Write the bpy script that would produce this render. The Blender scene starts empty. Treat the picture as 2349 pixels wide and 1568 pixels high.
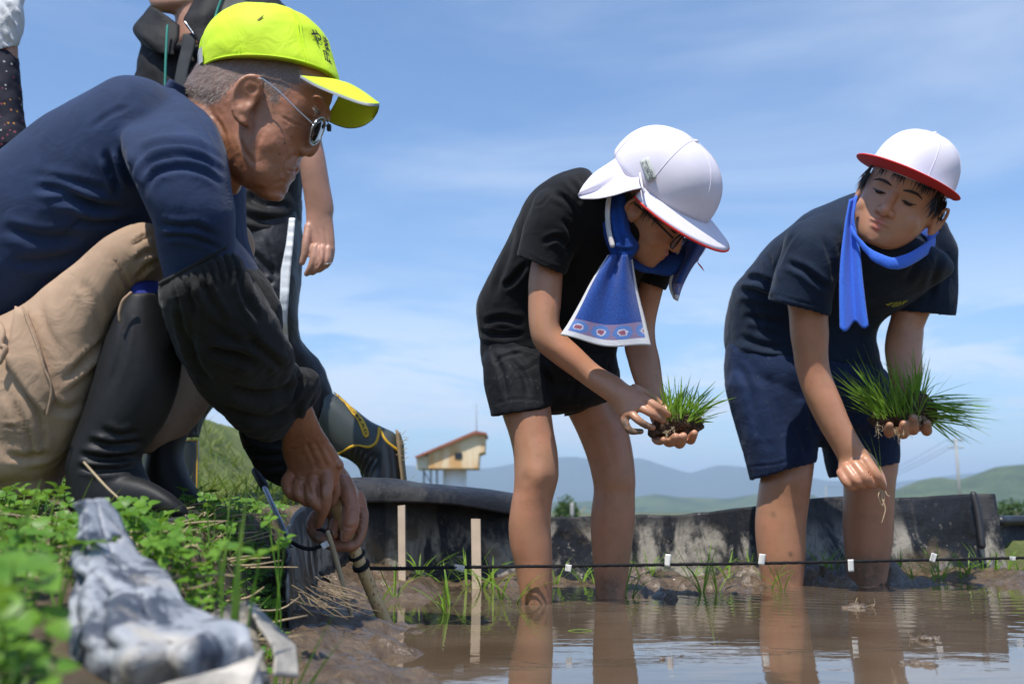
import bpy, bmesh, math, random
import numpy as np
from mathutils import Vector, Matrix

# ------------------------------------------------------------------ camera
F, CX, CY, HORIZON = 2280.0, 1174.0, 784.0, 1175.0      # pixels of a 2348 x 1568 picture
CAM_H = 0.19
PITCH = math.atan((HORIZON - CY) / F)
scene = bpy.context.scene
cam_data = bpy.data.cameras.new('camera')
cam_data.sensor_width = 36.0
cam_data.lens = 36.0 * F / 2348.0
cam_data.clip_start = 0.02
cam_data.clip_end = 30000.0
cam_data.dof.use_dof = True
cam_data.dof.focus_distance = 1.85
cam_data.dof.aperture_fstop = 5.6
cam = bpy.data.objects.new('camera', cam_data)
scene.collection.objects.link(cam)
cam.location = (0, 0, CAM_H)
cam.rotation_euler = (math.pi / 2 + PITCH, 0, 0)
scene.camera = cam

# ------------------------------------------------------------------ sky and sun
SUN_DIR = Vector((-0.18, -0.43, 0.885)).normalized()       # towards the sun
world = bpy.data.worlds.new('World')
scene.world = world
world.use_nodes = True
wn, wl = world.node_tree.nodes, world.node_tree.links
wn.clear()
w_out = wn.new('ShaderNodeOutputWorld')
w_bg = wn.new('ShaderNodeBackground')
w_sky = wn.new('ShaderNodeTexSky')
w_sky.sky_type = 'NISHITA'
w_sky.sun_disc = False
w_sky.sun_elevation = math.asin(SUN_DIR.z)
w_sky.sun_rotation = math.atan2(SUN_DIR.x, SUN_DIR.y)
w_sky.altitude = 100
w_sky.air_density = 1.1
w_sky.dust_density = 0.3
w_sky.ozone_density = 1.5
w_bg.inputs['Strength'].default_value = 0.115
w_geo = wn.new('ShaderNodeTexCoord')
w_sep = wn.new('ShaderNodeSeparateXYZ')
wl.new(w_geo.outputs['Generated'], w_sep.inputs[0])

def w_math(op, a, b=None, clamp=False):
    n = wn.new('ShaderNodeMath'); n.operation = op; n.use_clamp = clamp
    for i, s in enumerate((a, b)):
        if s is None: continue
        if isinstance(s, (int, float)): n.inputs[i].default_value = s
        else: wl.new(s, n.inputs[i])
    return n.outputs[0]

def w_noise(scale_xyz, offset, detail, rough, lo, hi, distort=0.0):
    m = wn.new('ShaderNodeMapping'); m.inputs['Scale'].default_value = scale_xyz
    m.inputs['Location'].default_value = offset
    wl.new(w_geo.outputs['Generated'], m.inputs[0])
    n = wn.new('ShaderNodeTexNoise'); n.inputs['Scale'].default_value = 1.0
    n.inputs['Detail'].default_value = detail; n.inputs['Roughness'].default_value = rough
    n.inputs['Distortion'].default_value = distort
    wl.new(m.outputs[0], n.inputs['Vector'])
    r = wn.new('ShaderNodeMapRange'); r.interpolation_type = 'SMOOTHSTEP'
    r.inputs['From Min'].default_value = lo; r.inputs['From Max'].default_value = hi
    wl.new(n.outputs[0], r.inputs['Value'])
    return r.outputs[0]

# thin high streaks everywhere, puffier cloud low over the horizon all the way round
w_streak = w_math('MULTIPLY', w_noise((1.6, 1.6, 9.0), (3.1, 0.4, 0.2), 7, 0.55, 0.45, 0.85, 0.6), 0.34)
w_low = wn.new('ShaderNodeMapRange'); w_low.interpolation_type = 'SMOOTHSTEP'
w_low.inputs['From Min'].default_value = 0.30; w_low.inputs['From Max'].default_value = 0.06
wl.new(w_sep.outputs['Z'], w_low.inputs['Value'])
w_puff = w_math('MULTIPLY', w_noise((4.5, 4.5, 17.0), (0.3, 1.7, 0.9), 8, 0.62, 0.40, 0.60, 0.5), w_low.outputs[0])
w_puff = w_math('MULTIPLY', w_puff, 0.95)
w_cloud = w_math('MAXIMUM', w_streak, w_puff, True)
w_mix = wn.new('ShaderNodeMix'); w_mix.data_type = 'RGBA'
wl.new(w_cloud, w_mix.inputs['Factor'])
w_wb = wn.new('ShaderNodeMix'); w_wb.data_type = 'RGBA'; w_wb.blend_type = 'MULTIPLY'; w_wb.inputs['Factor'].default_value = 1.0
w_wb.inputs['B'].default_value = (0.97, 1.15, 1.36, 1)                # the camera's white balance
wl.new(w_sky.outputs[0], w_wb.inputs['A']); wl.new(w_wb.outputs['Result'], w_mix.inputs['A'])
w_mix.inputs['B'].default_value = (7.4, 8.0, 8.8, 1)
wl.new(w_mix.outputs['Result'], w_bg.inputs['Color'])
wl.new(w_bg.outputs[0], w_out.inputs[0])

sun_data = bpy.data.lights.new('sun', 'SUN')
sun_data.energy = 4.8
sun_data.angle = math.radians(0.53)
sun_data.color = (1.0, 0.955, 0.89)
sun = bpy.data.objects.new('sun', sun_data)
scene.collection.objects.link(sun)
sun.rotation_euler = (-SUN_DIR).to_track_quat('-Z', 'Y').to_euler()

scene.view_settings.view_transform = 'Standard'
scene.view_settings.look = 'None'
scene.view_settings.exposure = 0.30
scene.view_settings.gamma = 1.0
scene.view_settings.use_curve_mapping = False
scene.cycles.use_denoising = True
scene.cycles.max_bounces = 6
scene.cycles.transparent_max_bounces = 8
scene.cycles.sample_clamp_indirect = 6.0
# ------------------------------------------------------------------ geometry helpers
rng = np.random.default_rng(7)
random.seed(7)
CAM = np.array([0.0, 0.0, CAM_H])
CP, SP = math.cos(PITCH), math.sin(PITCH)

def P(u, v, Y):
    """the point of the pixel's ray that lies at distance Y (world y) from the camera"""
    a, b = (u - CX) / F, (CY - v) / F
    d = np.array([a, CP - b * SP, SP + b * CP])
    return CAM + d * (Y / d[1])

def ground_hit(u, v, z=0.0):
    a, b = (u - CX) / F, (CY - v) / F
    d = np.array([a, CP - b * SP, SP + b * CP])
    return CAM + d * ((z - CAM_H) / d[2])

def size(n, Y):
    return n * Y * 1.01 / F

def project(co):
    r = co - CAM
    zc = r[:, 1] * CP + r[:, 2] * SP
    yc = -r[:, 1] * SP + r[:, 2] * CP
    return np.stack([CX + F * r[:, 0] / zc, CY - F * yc / zc], 1)

def nrm(a):
    a = np.asarray(a, float)
    return a / max(1e-9, np.linalg.norm(a))

def catmull(a, sub):
    a = np.asarray(a, float)
    if len(a) < 3 or sub < 2:
        if sub < 2: return a
        t = np.linspace(0, 1, sub * (len(a) - 1) + 1)[:, None]
        return a[0] * (1 - t) + a[-1] * t
    e = np.vstack([2 * a[0] - a[1], a, 2 * a[-1] - a[-2]])
    out = []
    for i in range(1, len(e) - 2):
        p0, p1, p2, p3 = e[i - 1], e[i], e[i + 1], e[i + 2]
        for t in np.arange(sub) / sub:
            out.append(0.5 * (2 * p1 + (p2 - p0) * t + (2 * p0 - 5 * p1 + 4 * p2 - p3) * t * t
                              + (3 * p1 - p0 - 3 * p2 + p3) * t ** 3))
    out.append(a[-1])
    return np.array(out)

def rings_mesh(rings, close=True):
    """list of (n,3) rings -> verts, faces with fan caps"""
    n = len(rings[0]); m = len(rings)
    v = np.vstack(rings)
    f = []
    for i in range(m - 1):
        a, b = i * n, (i + 1) * n
        for j in range(n):
            k = (j + 1) % n
            f.append((a + j, a + k, b + k, b + j))
    if close:
        c0, c1 = len(v), len(v) + 1
        v = np.vstack([v, rings[0].mean(0), rings[-1].mean(0)])
        for j in range(n):
            k = (j + 1) % n
            f.append((c0, k, j)); f.append((c1, (m - 1) * n + j, (m - 1) * n + k))
    return v, f

def cap_rings(c, ring, axis, r, steps=4):
    out = []
    for i in range(1, steps + 1):
        a = i / (steps + 0.35) * math.pi / 2
        out.append(c + (ring - c) * math.cos(a) + axis * r * math.sin(a))
    return out

def loft(nodes, sub=4, n=28, p=2.0, start='round', end='round', wall=0.006, deep=0.03, capk=0.8):
    """nodes: (uL,vL,uR,vR,Y,half depth[,dY]) - outline pairs traced on the picture, each ring has real depth"""
    a = np.array([list(x) + [0.0] * (7 - len(x)) for x in nodes], float)
    a = catmull(a, sub)
    ang = np.linspace(0, 2 * math.pi, n, endpoint=False)
    ca = np.sign(np.cos(ang)) * np.abs(np.cos(ang)) ** (2 / p)
    sa = np.sign(np.sin(ang)) * np.abs(np.sin(ang)) ** (2 / p)
    rings, cs, rs = [], [], []
    for uL, vL, uR, vR, Y, hd, dY in a:
        L, R = P(uL, vL, Y - dY / 2), P(uR, vR, Y + dY / 2)
        c, s = (L + R) / 2, (R - L) / 2
        V = nrm(c - CAM); sn = nrm(s)
        dep = nrm(V - sn * V.dot(sn)) * abs(hd)
        rings.append(c + ca[:, None] * s + sa[:, None] * dep)
        cs.append(c); rs.append(min(np.linalg.norm(s), abs(hd)))
    def axis(i, j): return nrm(cs[i] - cs[j])
    pre, post = [], []
    if start == 'round': pre = cap_rings(cs[0], rings[0], axis(0, 1), rs[0] * capk)[::-1]
    if end == 'round': post = cap_rings(cs[-1], rings[-1], axis(-1, -2), rs[-1] * capk)
    if end == 'open':
        k = 1 - wall / rs[-1]
        r1 = cs[-1] + (rings[-1] - cs[-1]) * k
        post = [r1, r1 + axis(-2, -1) * deep]
    if start == 'open':
        k = 1 - wall / rs[0]
        r1 = cs[0] + (rings[0] - cs[0]) * k
        pre = [r1 + axis(1, 0) * deep, r1]
    return rings_mesh(pre + rings + post)

def tube(pts, radii, n=12, sub=4, caps=True, flat=None):
    """round tube through 3-D points; radii scalar or list; flat=(axis, k) squashes along axis"""
    pts = np.asarray(pts, float)
    r = np.full(len(pts), radii, float) if np.isscalar(radii) else np.asarray(radii, float)
    a = catmull(np.hstack([pts, r[:, None]]), sub)
    p, r = a[:, :3], np.maximum(a[:, 3], 1e-5)
    t = np.gradient(p, axis=0); t /= np.linalg.norm(t, axis=1)[:, None] + 1e-12
    x = np.cross(t[0], [0, 0, 1.0])
    if np.linalg.norm(x) < 0.1: x = np.cross(t[0], [0, 1.0, 0])
    x = nrm(x)
    ang = np.linspace(0, 2 * math.pi, n, endpoint=False)
    rings = []
    for i in range(len(p)):
        x = nrm(x - t[i] * x.dot(t[i])); y = np.cross(t[i], x)
        rings.append(p[i] + r[i] * (np.cos(ang)[:, None] * x + np.sin(ang)[:, None] * y))
    if caps:
        rings = cap_rings(p[0], rings[0], -t[0], r[0], 3)[::-1] + rings + cap_rings(p[-1], rings[-1], t[-1], r[-1], 3)
    v, f = rings_mesh(rings)
    if flat is not None:
        ax, k = nrm(flat[0]), flat[1]
        c = p.mean(0)
        v = v - np.outer((v - c) @ ax, ax) * (1 - k)
    return v, f

def ptube(nodes, n=12, sub=4):
    """(u,v,Y,r px) nodes"""
    return tube([P(u, v, Y) for u, v, Y, r in nodes], [size(r, Y) for u, v, Y, r in nodes], n, sub)

def ball(c, rad, frame=None, n=20, m=12):
    fr = np.eye(3) if frame is None else np.asarray(frame, float)      # rows are axes
    th = np.linspace(0, math.pi, m + 1)[1:-1]
    ang = np.linspace(0, 2 * math.pi, n, endpoint=False)
    rings = []
    for t in th:
        l = np.stack([np.sin(t) * np.cos(ang) * rad[0], np.sin(t) * np.sin(ang) * rad[1],
                      np.full(n, math.cos(t) * rad[2])], 1)
        rings.append(np.asarray(c) + l @ fr)
    return rings_mesh(rings)

def pball(u, v, Y, ru, rv, hd, n=20):
    return ball(P(u, v, Y), (size(ru, Y), hd, size(rv, Y)), None, n)

def local(part, org, frame):
    v, f = part
    return np.asarray(org) + v @ np.asarray(frame, float), f

def merge(parts):
    vs, fs, o = [], [], 0
    for v, f in parts:
        vs.append(v); fs += [tuple(i + o for i in q) for q in f]; o += len(v)
    return np.vstack(vs), fs

def to_mesh(name, v, f, smooth=True):
    me = bpy.data.meshes.new(name)
    me.from_pydata(np.asarray(v).tolist(), [], f if isinstance(f, list) else f.tolist())
    if smooth: me.polygons.foreach_set('use_smooth', np.ones(len(me.polygons), bool))
    me.update()
    return me

def fix_normals(me):
    bm = bmesh.new(); bm.from_mesh(me)
    bmesh.ops.recalc_face_normals(bm, faces=bm.faces)
    bm.to_mesh(me); bm.free()

def get_co(me):
    c = np.empty(len(me.vertices) * 3); me.vertices.foreach_get('co', c); return c.reshape(-1, 3)

def set_co(me, c):
    me.vertices.foreach_set('co', np.ascontiguousarray(c, dtype=np.float32).ravel()); me.update()

def get_no(me):
    c = np.empty(len(me.vertices) * 3, dtype=np.float32); me.vertex_normals.foreach_get('vector', c)
    return c.reshape(-1, 3).astype(float)

def fuse(name, parts, voxel, it=6, fac=0.5):
    """one continuous skin over overlapping closed shapes"""
    me = to_mesh(name + '_raw', *merge(parts)); fix_normals(me)
    ob = bpy.data.objects.new(name + '_raw', me); scene.collection.objects.link(ob)
    m = ob.modifiers.new('r', 'REMESH'); m.mode = 'VOXEL'; m.voxel_size = voxel; m.use_smooth_shade = True
    if it:
        s = ob.modifiers.new('s', 'SMOOTH'); s.factor = fac; s.iterations = it
    dg = bpy.context.evaluated_depsgraph_get(); dg.update()
    out = bpy.data.meshes.new_from_object(ob.evaluated_get(dg), depsgraph=dg)
    bpy.data.objects.remove(ob); bpy.data.meshes.remove(me)
    out.name = name
    out.polygons.foreach_set('use_smooth', np.ones(len(out.polygons), bool))
    return out

def join_meshes(name, ms):
    bm = bmesh.new()
    for m in ms: bm.from_mesh(m)
    me = bpy.data.meshes.new(name); bm.to_mesh(me); bm.free()
    me.polygons.foreach_set('use_smooth', np.ones(len(me.polygons), bool))
    return me

def vnoise(p, seed=0):
    """smooth value noise, -1..1"""
    p = np.asarray(p, float); i = np.floor(p).astype(np.int64); f = p - i
    f = f * f * (3 - 2 * f)
    def h(ix, iy, iz):
        x = (ix * 374761393 + iy * 668265263 + iz * 2147483647 + seed * 974634777) & 0xffffffff
        x = ((x ^ (x >> 13)) * 1274126177) & 0xffffffff
        x = ((x ^ (x >> 16)) * 2246822519) & 0xffffffff
        return ((x ^ (x >> 15)) & 0xffffff) / 0x7fffff - 1.0
    r = 0
    for dx in (0, 1):
        for dy in (0, 1):
            for dz in (0, 1):
                w = (f[:, 0] if dx else 1 - f[:, 0]) * (f[:, 1] if dy else 1 - f[:, 1]) * (f[:, 2] if dz else 1 - f[:, 2])
                r = r + w * h(i[:, 0] + dx, i[:, 1] + dy, i[:, 2] + dz)
    return r

def fbm(p, seed=0, oct=4, gain=0.5):
    r, a = 0, 1.0
    p = np.asarray(p, float)
    for o in range(oct):
        r = r + a * vnoise(p, seed + o); p = p * 2.03; a *= gain
    return r

def wrinkle(me, amp, freq, seed=0, oct=3, stretch=(1, 1, 1), ridged=False):
    co, no = get_co(me), get_no(me)
    n = fbm(co * freq * np.array(stretch), seed, oct)
    if ridged: n = 0.35 - np.abs(n)
    set_co(me, co + no * (amp * n)[:, None])

def dist_poly(uv, poly):
    best = np.full(len(uv), 1e9)
    tt = np.zeros(len(uv))
    poly = np.asarray(poly, float)
    k = len(poly) - 1
    for i in range(k):
        a, b = poly[i], poly[i + 1]; d = b - a
        t = np.clip(((uv - a) @ d) / (d @ d + 1e-9), 0, 1)
        q = np.hypot(*(uv - a - t[:, None] * d).T)
        m = q < best
        best[m] = q[m]; tt[m] = (i + t[m]) / k
    return best, tt

def folds(me, lines, near=None):
    """sculpt cloth folds: (polyline in picture pixels, width px, depth m); only skin that faces the camera"""
    co, no = get_co(me), get_no(me)
    uv = project(co)
    view = co - CAM; view /= np.linalg.norm(view, axis=1)[:, None]
    facing = np.clip(-(no * view).sum(1) * 2.5, 0, 1)
    d = np.zeros(len(co))
    for poly, w, depth in lines:
        pl = catmull(poly, 5) if len(poly) > 2 else np.asarray(poly, float)
        lo, hi = pl.min(0) - 4 * w, pl.max(0) + 4 * w
        ix = np.nonzero((uv[:, 0] > lo[0]) & (uv[:, 0] < hi[0]) & (uv[:, 1] > lo[1]) & (uv[:, 1] < hi[1]) & (facing > 0))[0]
        if not len(ix): continue
        q, t = dist_poly(uv[ix], pl)
        taper = np.clip(np.sin(np.clip(t, 0, 1) * math.pi) * 1.6, 0, 1)
        g = np.exp(-(q / w) ** 2) - 0.55 * np.exp(-((q - 1.9 * w) / w) ** 2)
        d[ix] -= depth * g * taper
    if near is not None: facing = facing * (co[:, 1] < near)
    set_co(me, co + no * (d * facing)[:, None])

def brush(me, c, r, vec=None, amount=None):
    co = get_co(me)
    w = np.exp(-(np.linalg.norm(co - np.asarray(c), axis=1) / r) ** 2)
    if vec is not None: co = co + w[:, None] * np.asarray(vec)
    else: co = co + get_no(me) * (w * amount)[:, None]
    set_co(me, co)

def spots(me, name, items, default=0.0):
    """float point attribute: gaussian spots (centre, radius, value)"""
    co = get_co(me); val = np.full(len(co), default)
    for c, r, a in items:
        val = np.maximum(val, a * np.exp(-(np.linalg.norm(co - np.asarray(c), axis=1) / r) ** 4))
    at = me.attributes.new(name, 'FLOAT', 'POINT'); at.data.foreach_set('value', val.astype(np.float32))

# ------------------------------------------------------------------ objects
def link(o): scene.collection.objects.link(o); return o

def tag(o, label=None, cat=None, group=None, kind=None):
    for k, v in (('label', label), ('category', cat), ('group', group), ('kind', kind)):
        if v: o[k] = v
    return o

def thing(name, loc, label, cat, group=None):
    o = bpy.data.objects.new(name, None); link(o); o.location = tuple(loc); o.empty_display_size = 0.1
    return tag(o, label, cat, group)

def world_inv(o):
    m = Matrix.Translation(o.location) if o.parent is None else Matrix.Identity(4)
    if o.parent is not None: return None
    return m.inverted()

def put(name, me, mat, parent=None, label=None):
    """mesh in world coordinates -> object"""
    me.materials.clear()
    for m in (mat if isinstance(mat, (list, tuple)) else [mat]): me.materials.append(m)
    o = bpy.data.objects.new(name, me); link(o)
    if parent is not None:
        o.parent = parent
        if parent.type == 'EMPTY': o.matrix_parent_inverse = Matrix.Translation(-Vector(parent.location))
    if label: o['label'] = label
    return o

def part(name, geo, mat, parent=None, smooth=True, label=None, fix=True):
    me = to_mesh(name, geo[0], geo[1], smooth)
    if fix: fix_normals(me)
    return put(name, me, mat, parent, label)

def solo(name, geo, mat, label, cat, group=None, smooth=True, kind=None, fix=True):
    return tag(part(name, geo, mat, None, smooth, None, fix), label, cat, group, kind)

def struct(name, geo, mat, smooth=True):
    o = part(name, geo, mat, None, smooth); o['kind'] = 'structure'; return o

def grid(pts):
    """(m,n,3) array -> verts, faces"""
    m, n = pts.shape[:2]
    i = np.arange(m * n).reshape(m, n)
    f = np.stack([i[:-1, :-1], i[:-1, 1:], i[1:, 1:], i[1:, :-1]], -1).reshape(-1, 4)
    return pts.reshape(-1, 3), f.tolist()

def sheet(name, pts, mat, parent=None, thick=0.003, uv=True, label=None, sub=0):
    """cloth or plastic sheet with real thickness from an (m,n,3) grid, carries u,v attributes"""
    v, f = grid(pts)
    me = to_mesh(name, v, f)
    if uv:
        m, n = pts.shape[:2]
        uu, vv = np.meshgrid(np.linspace(0, 1, n), np.linspace(0, 1, m))
        for k, a in (('su', uu), ('sv', vv)):
            at = me.attributes.new(k, 'FLOAT', 'POINT'); at.data.foreach_set('value', a.ravel().astype(np.float32))
    o = put(name, me, mat, parent, label)
    s = o.modifiers.new('thickness', 'SOLIDIFY'); s.thickness = thick; s.offset = 0
    if sub:
        b = o.modifiers.new('smooth', 'SUBSURF'); b.levels = sub; b.render_levels = sub
    return o

def box(c, half, frame=None):
    fr = np.eye(3) if frame is None else np.asarray(frame, float)
    s = np.array([(x, y, z) for x in (-1, 1) for y in (-1, 1) for z in (-1, 1)], float) * np.asarray(half)
    v = np.asarray(c) + s @ fr
    return v, [(0, 1, 3, 2), (4, 6, 7, 5), (0, 4, 5, 1), (2, 3, 7, 6), (0, 2, 6, 4), (1, 5, 7, 3)]

# ------------------------------------------------------------------ materials
class Nodes:
    def __init__(s, name):
        s.mat = bpy.data.materials.new(name); s.mat.use_nodes = True
        s.t = s.mat.node_tree; s.t.nodes.clear()
        s.out = s.t.nodes.new('ShaderNodeOutputMaterial')
        s.b = s.t.nodes.new('ShaderNodeBsdfPrincipled')
        s.t.links.new(s.b.outputs[0], s.out.inputs[0])
        s.co = s.t.nodes.new('ShaderNodeTexCoord').outputs['Object']
    def set(s, sock, val):
        i = s.b.inputs[sock]
        if hasattr(val, 'links'): s.t.links.new(val, i)
        else: i.default_value = (*val, 1) if isinstance(val, tuple) and len(val) == 3 and i.type == 'RGBA' else val
    def inp(s, node, key, val):
        i = node.inputs[key]
        if hasattr(val, 'links'): s.t.links.new(val, i)
        elif val is not None: i.default_value = (*val, 1) if isinstance(val, tuple) and len(val) == 3 and i.type == 'RGBA' else val
    def noise(s, scale, detail=4, rough=0.55, stretch=None, distort=0.0, off=None):
        v = s.co
        if stretch or off:
            m = s.t.nodes.new('ShaderNodeMapping'); s.t.links.new(s.co, m.inputs[0])
            if stretch: m.inputs['Scale'].default_value = stretch
            if off: m.inputs['Location'].default_value = off
            v = m.outputs[0]
        n = s.t.nodes.new('ShaderNodeTexNoise'); s.t.links.new(v, n.inputs['Vector'])
        n.inputs['Scale'].default_value = scale; n.inputs['Detail'].default_value = detail
        n.inputs['Roughness'].default_value = rough; n.inputs['Distortion'].default_value = distort
        return n.outputs[0]
    def voronoi(s, scale, stretch=None, feature='F1'):
        v = s.co
        if stretch:
            m = s.t.nodes.new('ShaderNodeMapping'); s.t.links.new(s.co, m.inputs[0]); m.inputs['Scale'].default_value = stretch
            v = m.outputs[0]
        n = s.t.nodes.new('ShaderNodeTexVoronoi'); n.feature = feature
        s.t.links.new(v, n.inputs['Vector']); n.inputs['Scale'].default_value = scale
        return n
    def ramp(s, val, lo, hi, a=0.0, b=1.0):
        n = s.t.nodes.new('ShaderNodeMapRange'); n.interpolation_type = 'SMOOTHSTEP'
        s.t.links.new(val, n.inputs['Value'])
        n.inputs['From Min'].default_value = lo; n.inputs['From Max'].default_value = hi
        n.inputs['To Min'].default_value = a; n.inputs['To Max'].default_value = b
        return n.outputs[0]
    def mix(s, fac, a, b):
        n = s.t.nodes.new('ShaderNodeMix'); n.data_type = 'RGBA'
        s.inp(n, 'Factor', fac); s.inp(n, 'A', a); s.inp(n, 'B', b)
        return n.outputs['Result']
    def math(s, op, a, b=0.0, clamp=False):
        n = s.t.nodes.new('ShaderNodeMath'); n.operation = op; n.use_clamp = clamp
        for i, q in enumerate((a, b)):
            if hasattr(q, 'links'): s.t.links.new(q, n.inputs[i])
            else: n.inputs[i].default_value = q
        return n.outputs[0]
    def attr(s, name):
        n = s.t.nodes.new('ShaderNodeAttribute'); n.attribute_name = name; return n.outputs['Fac']
    def xyz(s):
        n = s.t.nodes.new('ShaderNodeSeparateXYZ'); s.t.links.new(s.co, n.inputs[0]); return n.outputs
    def bump(s, h, strength=0.3, dist=0.002, prev=None):
        n = s.t.nodes.new('ShaderNodeBump'); n.inputs['Strength'].default_value = strength
        n.inputs['Distance'].default_value = dist; s.t.links.new(h, n.inputs['Height'])
        if prev is not None: s.t.links.new(prev, n.inputs['Normal'])
        s.t.links.new(n.outputs[0], s.b.inputs['Normal'])
        return n.outputs[0]

def cloth_mat(name, col, rough=0.8, var=0.25, weave=1400, sheen=0.03, dust=0.0, dustcol=(0.4, 0.36, 0.3), bump=0.25, crease=0.0, spec=0.3):
    m = Nodes(name)
    c = m.mix(m.ramp(m.noise(9, 5), 0.35, 0.7), tuple(x * (1 - var) for x in col), tuple(min(1, x * (1 + var)) for x in col))
    if dust:
        c = m.mix(m.ramp(m.noise(70, 5, 0.7), 0.62, 0.75, 0, dust), c, dustcol)
    m.set('Base Color', c); m.set('Roughness', rough); m.set('Sheen Weight', sheen * 0.15); m.set('Specular IOR Level', spec)
    w = m.t.nodes.new('ShaderNodeTexWave'); w.inputs['Scale'].default_value = weave / 6.28
    m.t.links.new(m.co, w.inputs['Vector']); w.inputs['Distortion'].default_value = 0.6
    p = m.bump(w.outputs[0], bump * 0.5, 0.0004)
    if crease: m.bump(m.noise(22, 3, 0.5, distort=0.8), crease, 0.012, p)
    return m.mat

def plain_mat(name, col, rough=0.5, spec=0.5, metal=0.0, var=0.1, bump=0.1, scale=40, coat=0.0):
    m = Nodes(name)
    m.set('Base Color', m.mix(m.noise(scale, 5), tuple(x * (1 - var) for x in col), tuple(min(1, x * (1 + var)) for x in col)))
    m.set('Roughness', rough); m.set('Specular IOR Level', spec); m.set('Metallic', metal); m.set('Coat Weight', coat)
    if bump: m.bump(m.noise(scale * 3, 4), bump, 0.002)
    return m.mat

def skin_mat(name, col, ruddy, dark, freckle=0.0, rough=0.42, pores=0.15):
    m = Nodes(name)
    c = m.mix(m.ramp(m.noise(14, 4), 0.3, 0.7), col, ruddy)
    c = m.mix(m.ramp(m.noise(30, 5, 0.6, off=(5, 1, 2)), 0.45, 0.75, 0, 0.45), c, dark)
    c = m.mix(m.ramp(m.noise(90, 3, 0.6), 0.55, 0.8, 0, 0.35), c, dark)
    if freckle:
        v = m.voronoi(75); c = m.mix(m.math('MULTIPLY', m.ramp(v.outputs['Distance'], 0.10, 0.22, 1, 0), m.ramp(m.noise(25), 0.5, 0.62, 0, freckle)), c, (0.05, 0.02, 0.012))
    c = m.mix(m.attr('hair'), c, (0.085, 0.062, 0.05))
    c = m.mix(m.attr('lip'), c, (ruddy[0] * 1.05, ruddy[1] * 0.62, ruddy[2] * 0.75))
    c = m.mix(m.math('MULTIPLY', m.attr('mud'), m.ramp(m.noise(60, 5, 0.7), 0.30, 0.55)), c, (0.10, 0.085, 0.06))
    m.set('Base Color', c)
    m.set('Roughness', m.math('SUBTRACT', m.ramp(m.noise(200, 2), 0, 1, rough - 0.06, rough + 0.1), m.math('MULTIPLY', m.attr('mud'), 0.22)))
    m.set('Specular IOR Level', 0.55); m.set('Subsurface Weight', 0.12); m.set('Subsurface Radius', (0.006, 0.0025, 0.0012)); m.set('Subsurface Scale', 0.5)
    p = m.bump(m.noise(420, 3, 0.6), pores, 0.0012)
    m.bump(m.noise(55, 4, 0.6), pores * 0.6, 0.004, p)
    return m.mat
# ================================================================== the place
# ---- terrain height
def interp(x, xs, ys): return np.interp(x, xs, ys)
def sstep(x, a, b):
    t = np.clip((x - a) / (b - a), 0, 1); return t * t * (3 - 2 * t)

EDGE_Y = [0.0, 0.5, 0.7, 1.1, 1.5, 1.8, 2.3, 2.6, 3.0]
EDGE_X = [-0.03, -0.13, -0.18, -0.29, -0.36, -0.40, -0.46, -0.50, -0.52]
FAR_X = [-3.0, -0.5, -0.15, 0.3, 1.0, 2.0, 6.0]
FAR_Y = [2.64, 2.64, 2.80, 2.95, 3.06, 3.14, 3.20]

def bank_d(x, y):
    """metres inside the bank (positive) - the bank runs along the left side and behind the paddy"""
    return np.maximum(interp(y, EDGE_Y, EDGE_X) - x, (y - interp(x, FAR_X, FAR_Y)))

FEET = [(0.06, 2.20, 0.13), (0.245, 2.32, 0.16), (0.52, 2.45, 0.15), (0.72, 2.70, 0.16), (0.92, 2.76, 0.15), (0.35, 2.55, 0.15)]
def mud_h(x, y):
    x, y = np.asarray(x, float), np.asarray(y, float)
    p = np.stack([x, y, np.zeros_like(x)], -1).reshape(-1, 3)
    n1 = fbm(p * 9, 3, 3).reshape(x.shape); n2 = fbm(p * 34, 9, 3).reshape(x.shape); n3 = vnoise(p * 95, 4).reshape(x.shape)
    h = -0.034 + 0.010 * n1 + 0.005 * n2
    left = interp(y, EDGE_Y, EDGE_X)
    k = 1 - sstep(x - left, 0.04, 0.34 + 0.05 * n1)
    h = h + 0.054 * k
    g = interp(x, FAR_X, FAR_Y) - y
    h = h + (0.042 + 0.008 * n1) * (1 - sstep(g, 0.12, 0.62))
    for fx, fy, r in FEET:
        d = np.hypot(x - fx, (y - fy) * 0.8)
        h = h + 0.020 * np.exp(-((d - r * 0.75) / (r * 0.4)) ** 2) * (0.5 + 0.7 * n1 + 0.5 * n2) * (y > fy - 0.04)
    h = h + 0.0035 * n3 + 0.003 * np.abs(n2)
    return h

def bank_h(x, y):
    x, y = np.asarray(x, float), np.asarray(y, float)
    d = bank_d(x, y)
    p = np.stack([x, y, np.zeros_like(x)], -1).reshape(-1, 3)
    n = fbm(p * 5, 21, 3).reshape(x.shape); n2 = fbm(p * 22, 22, 2).reshape(x.shape)
    lo = 0.085 + 0.085 * sstep(y, 0.6, 1.35) + 0.03 * sstep(y, 1.6, 2.6)
    lo = lo * (1 - 0.5 * sstep(x, -0.35, 0.1) * sstep(y, 2.3, 2.6))
    h = -0.05 + (lo + 0.05) * sstep(d, -0.06, 0.10) + 0.05 * sstep(d, 0.1, 0.8) * sstep(y, 1.2, 2.5) * (1 - sstep(x, -0.5, 0.0))
    # a grassy rise further back on the left
    h = h + 0.50 * sstep(y, 3.2, 5.4) * (1 - sstep(x, -1.9, -1.15)) * (1 - 0.75 * sstep(y, 7.0, 10.0))
    return h + 0.012 * n + 0.005 * n2

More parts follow.
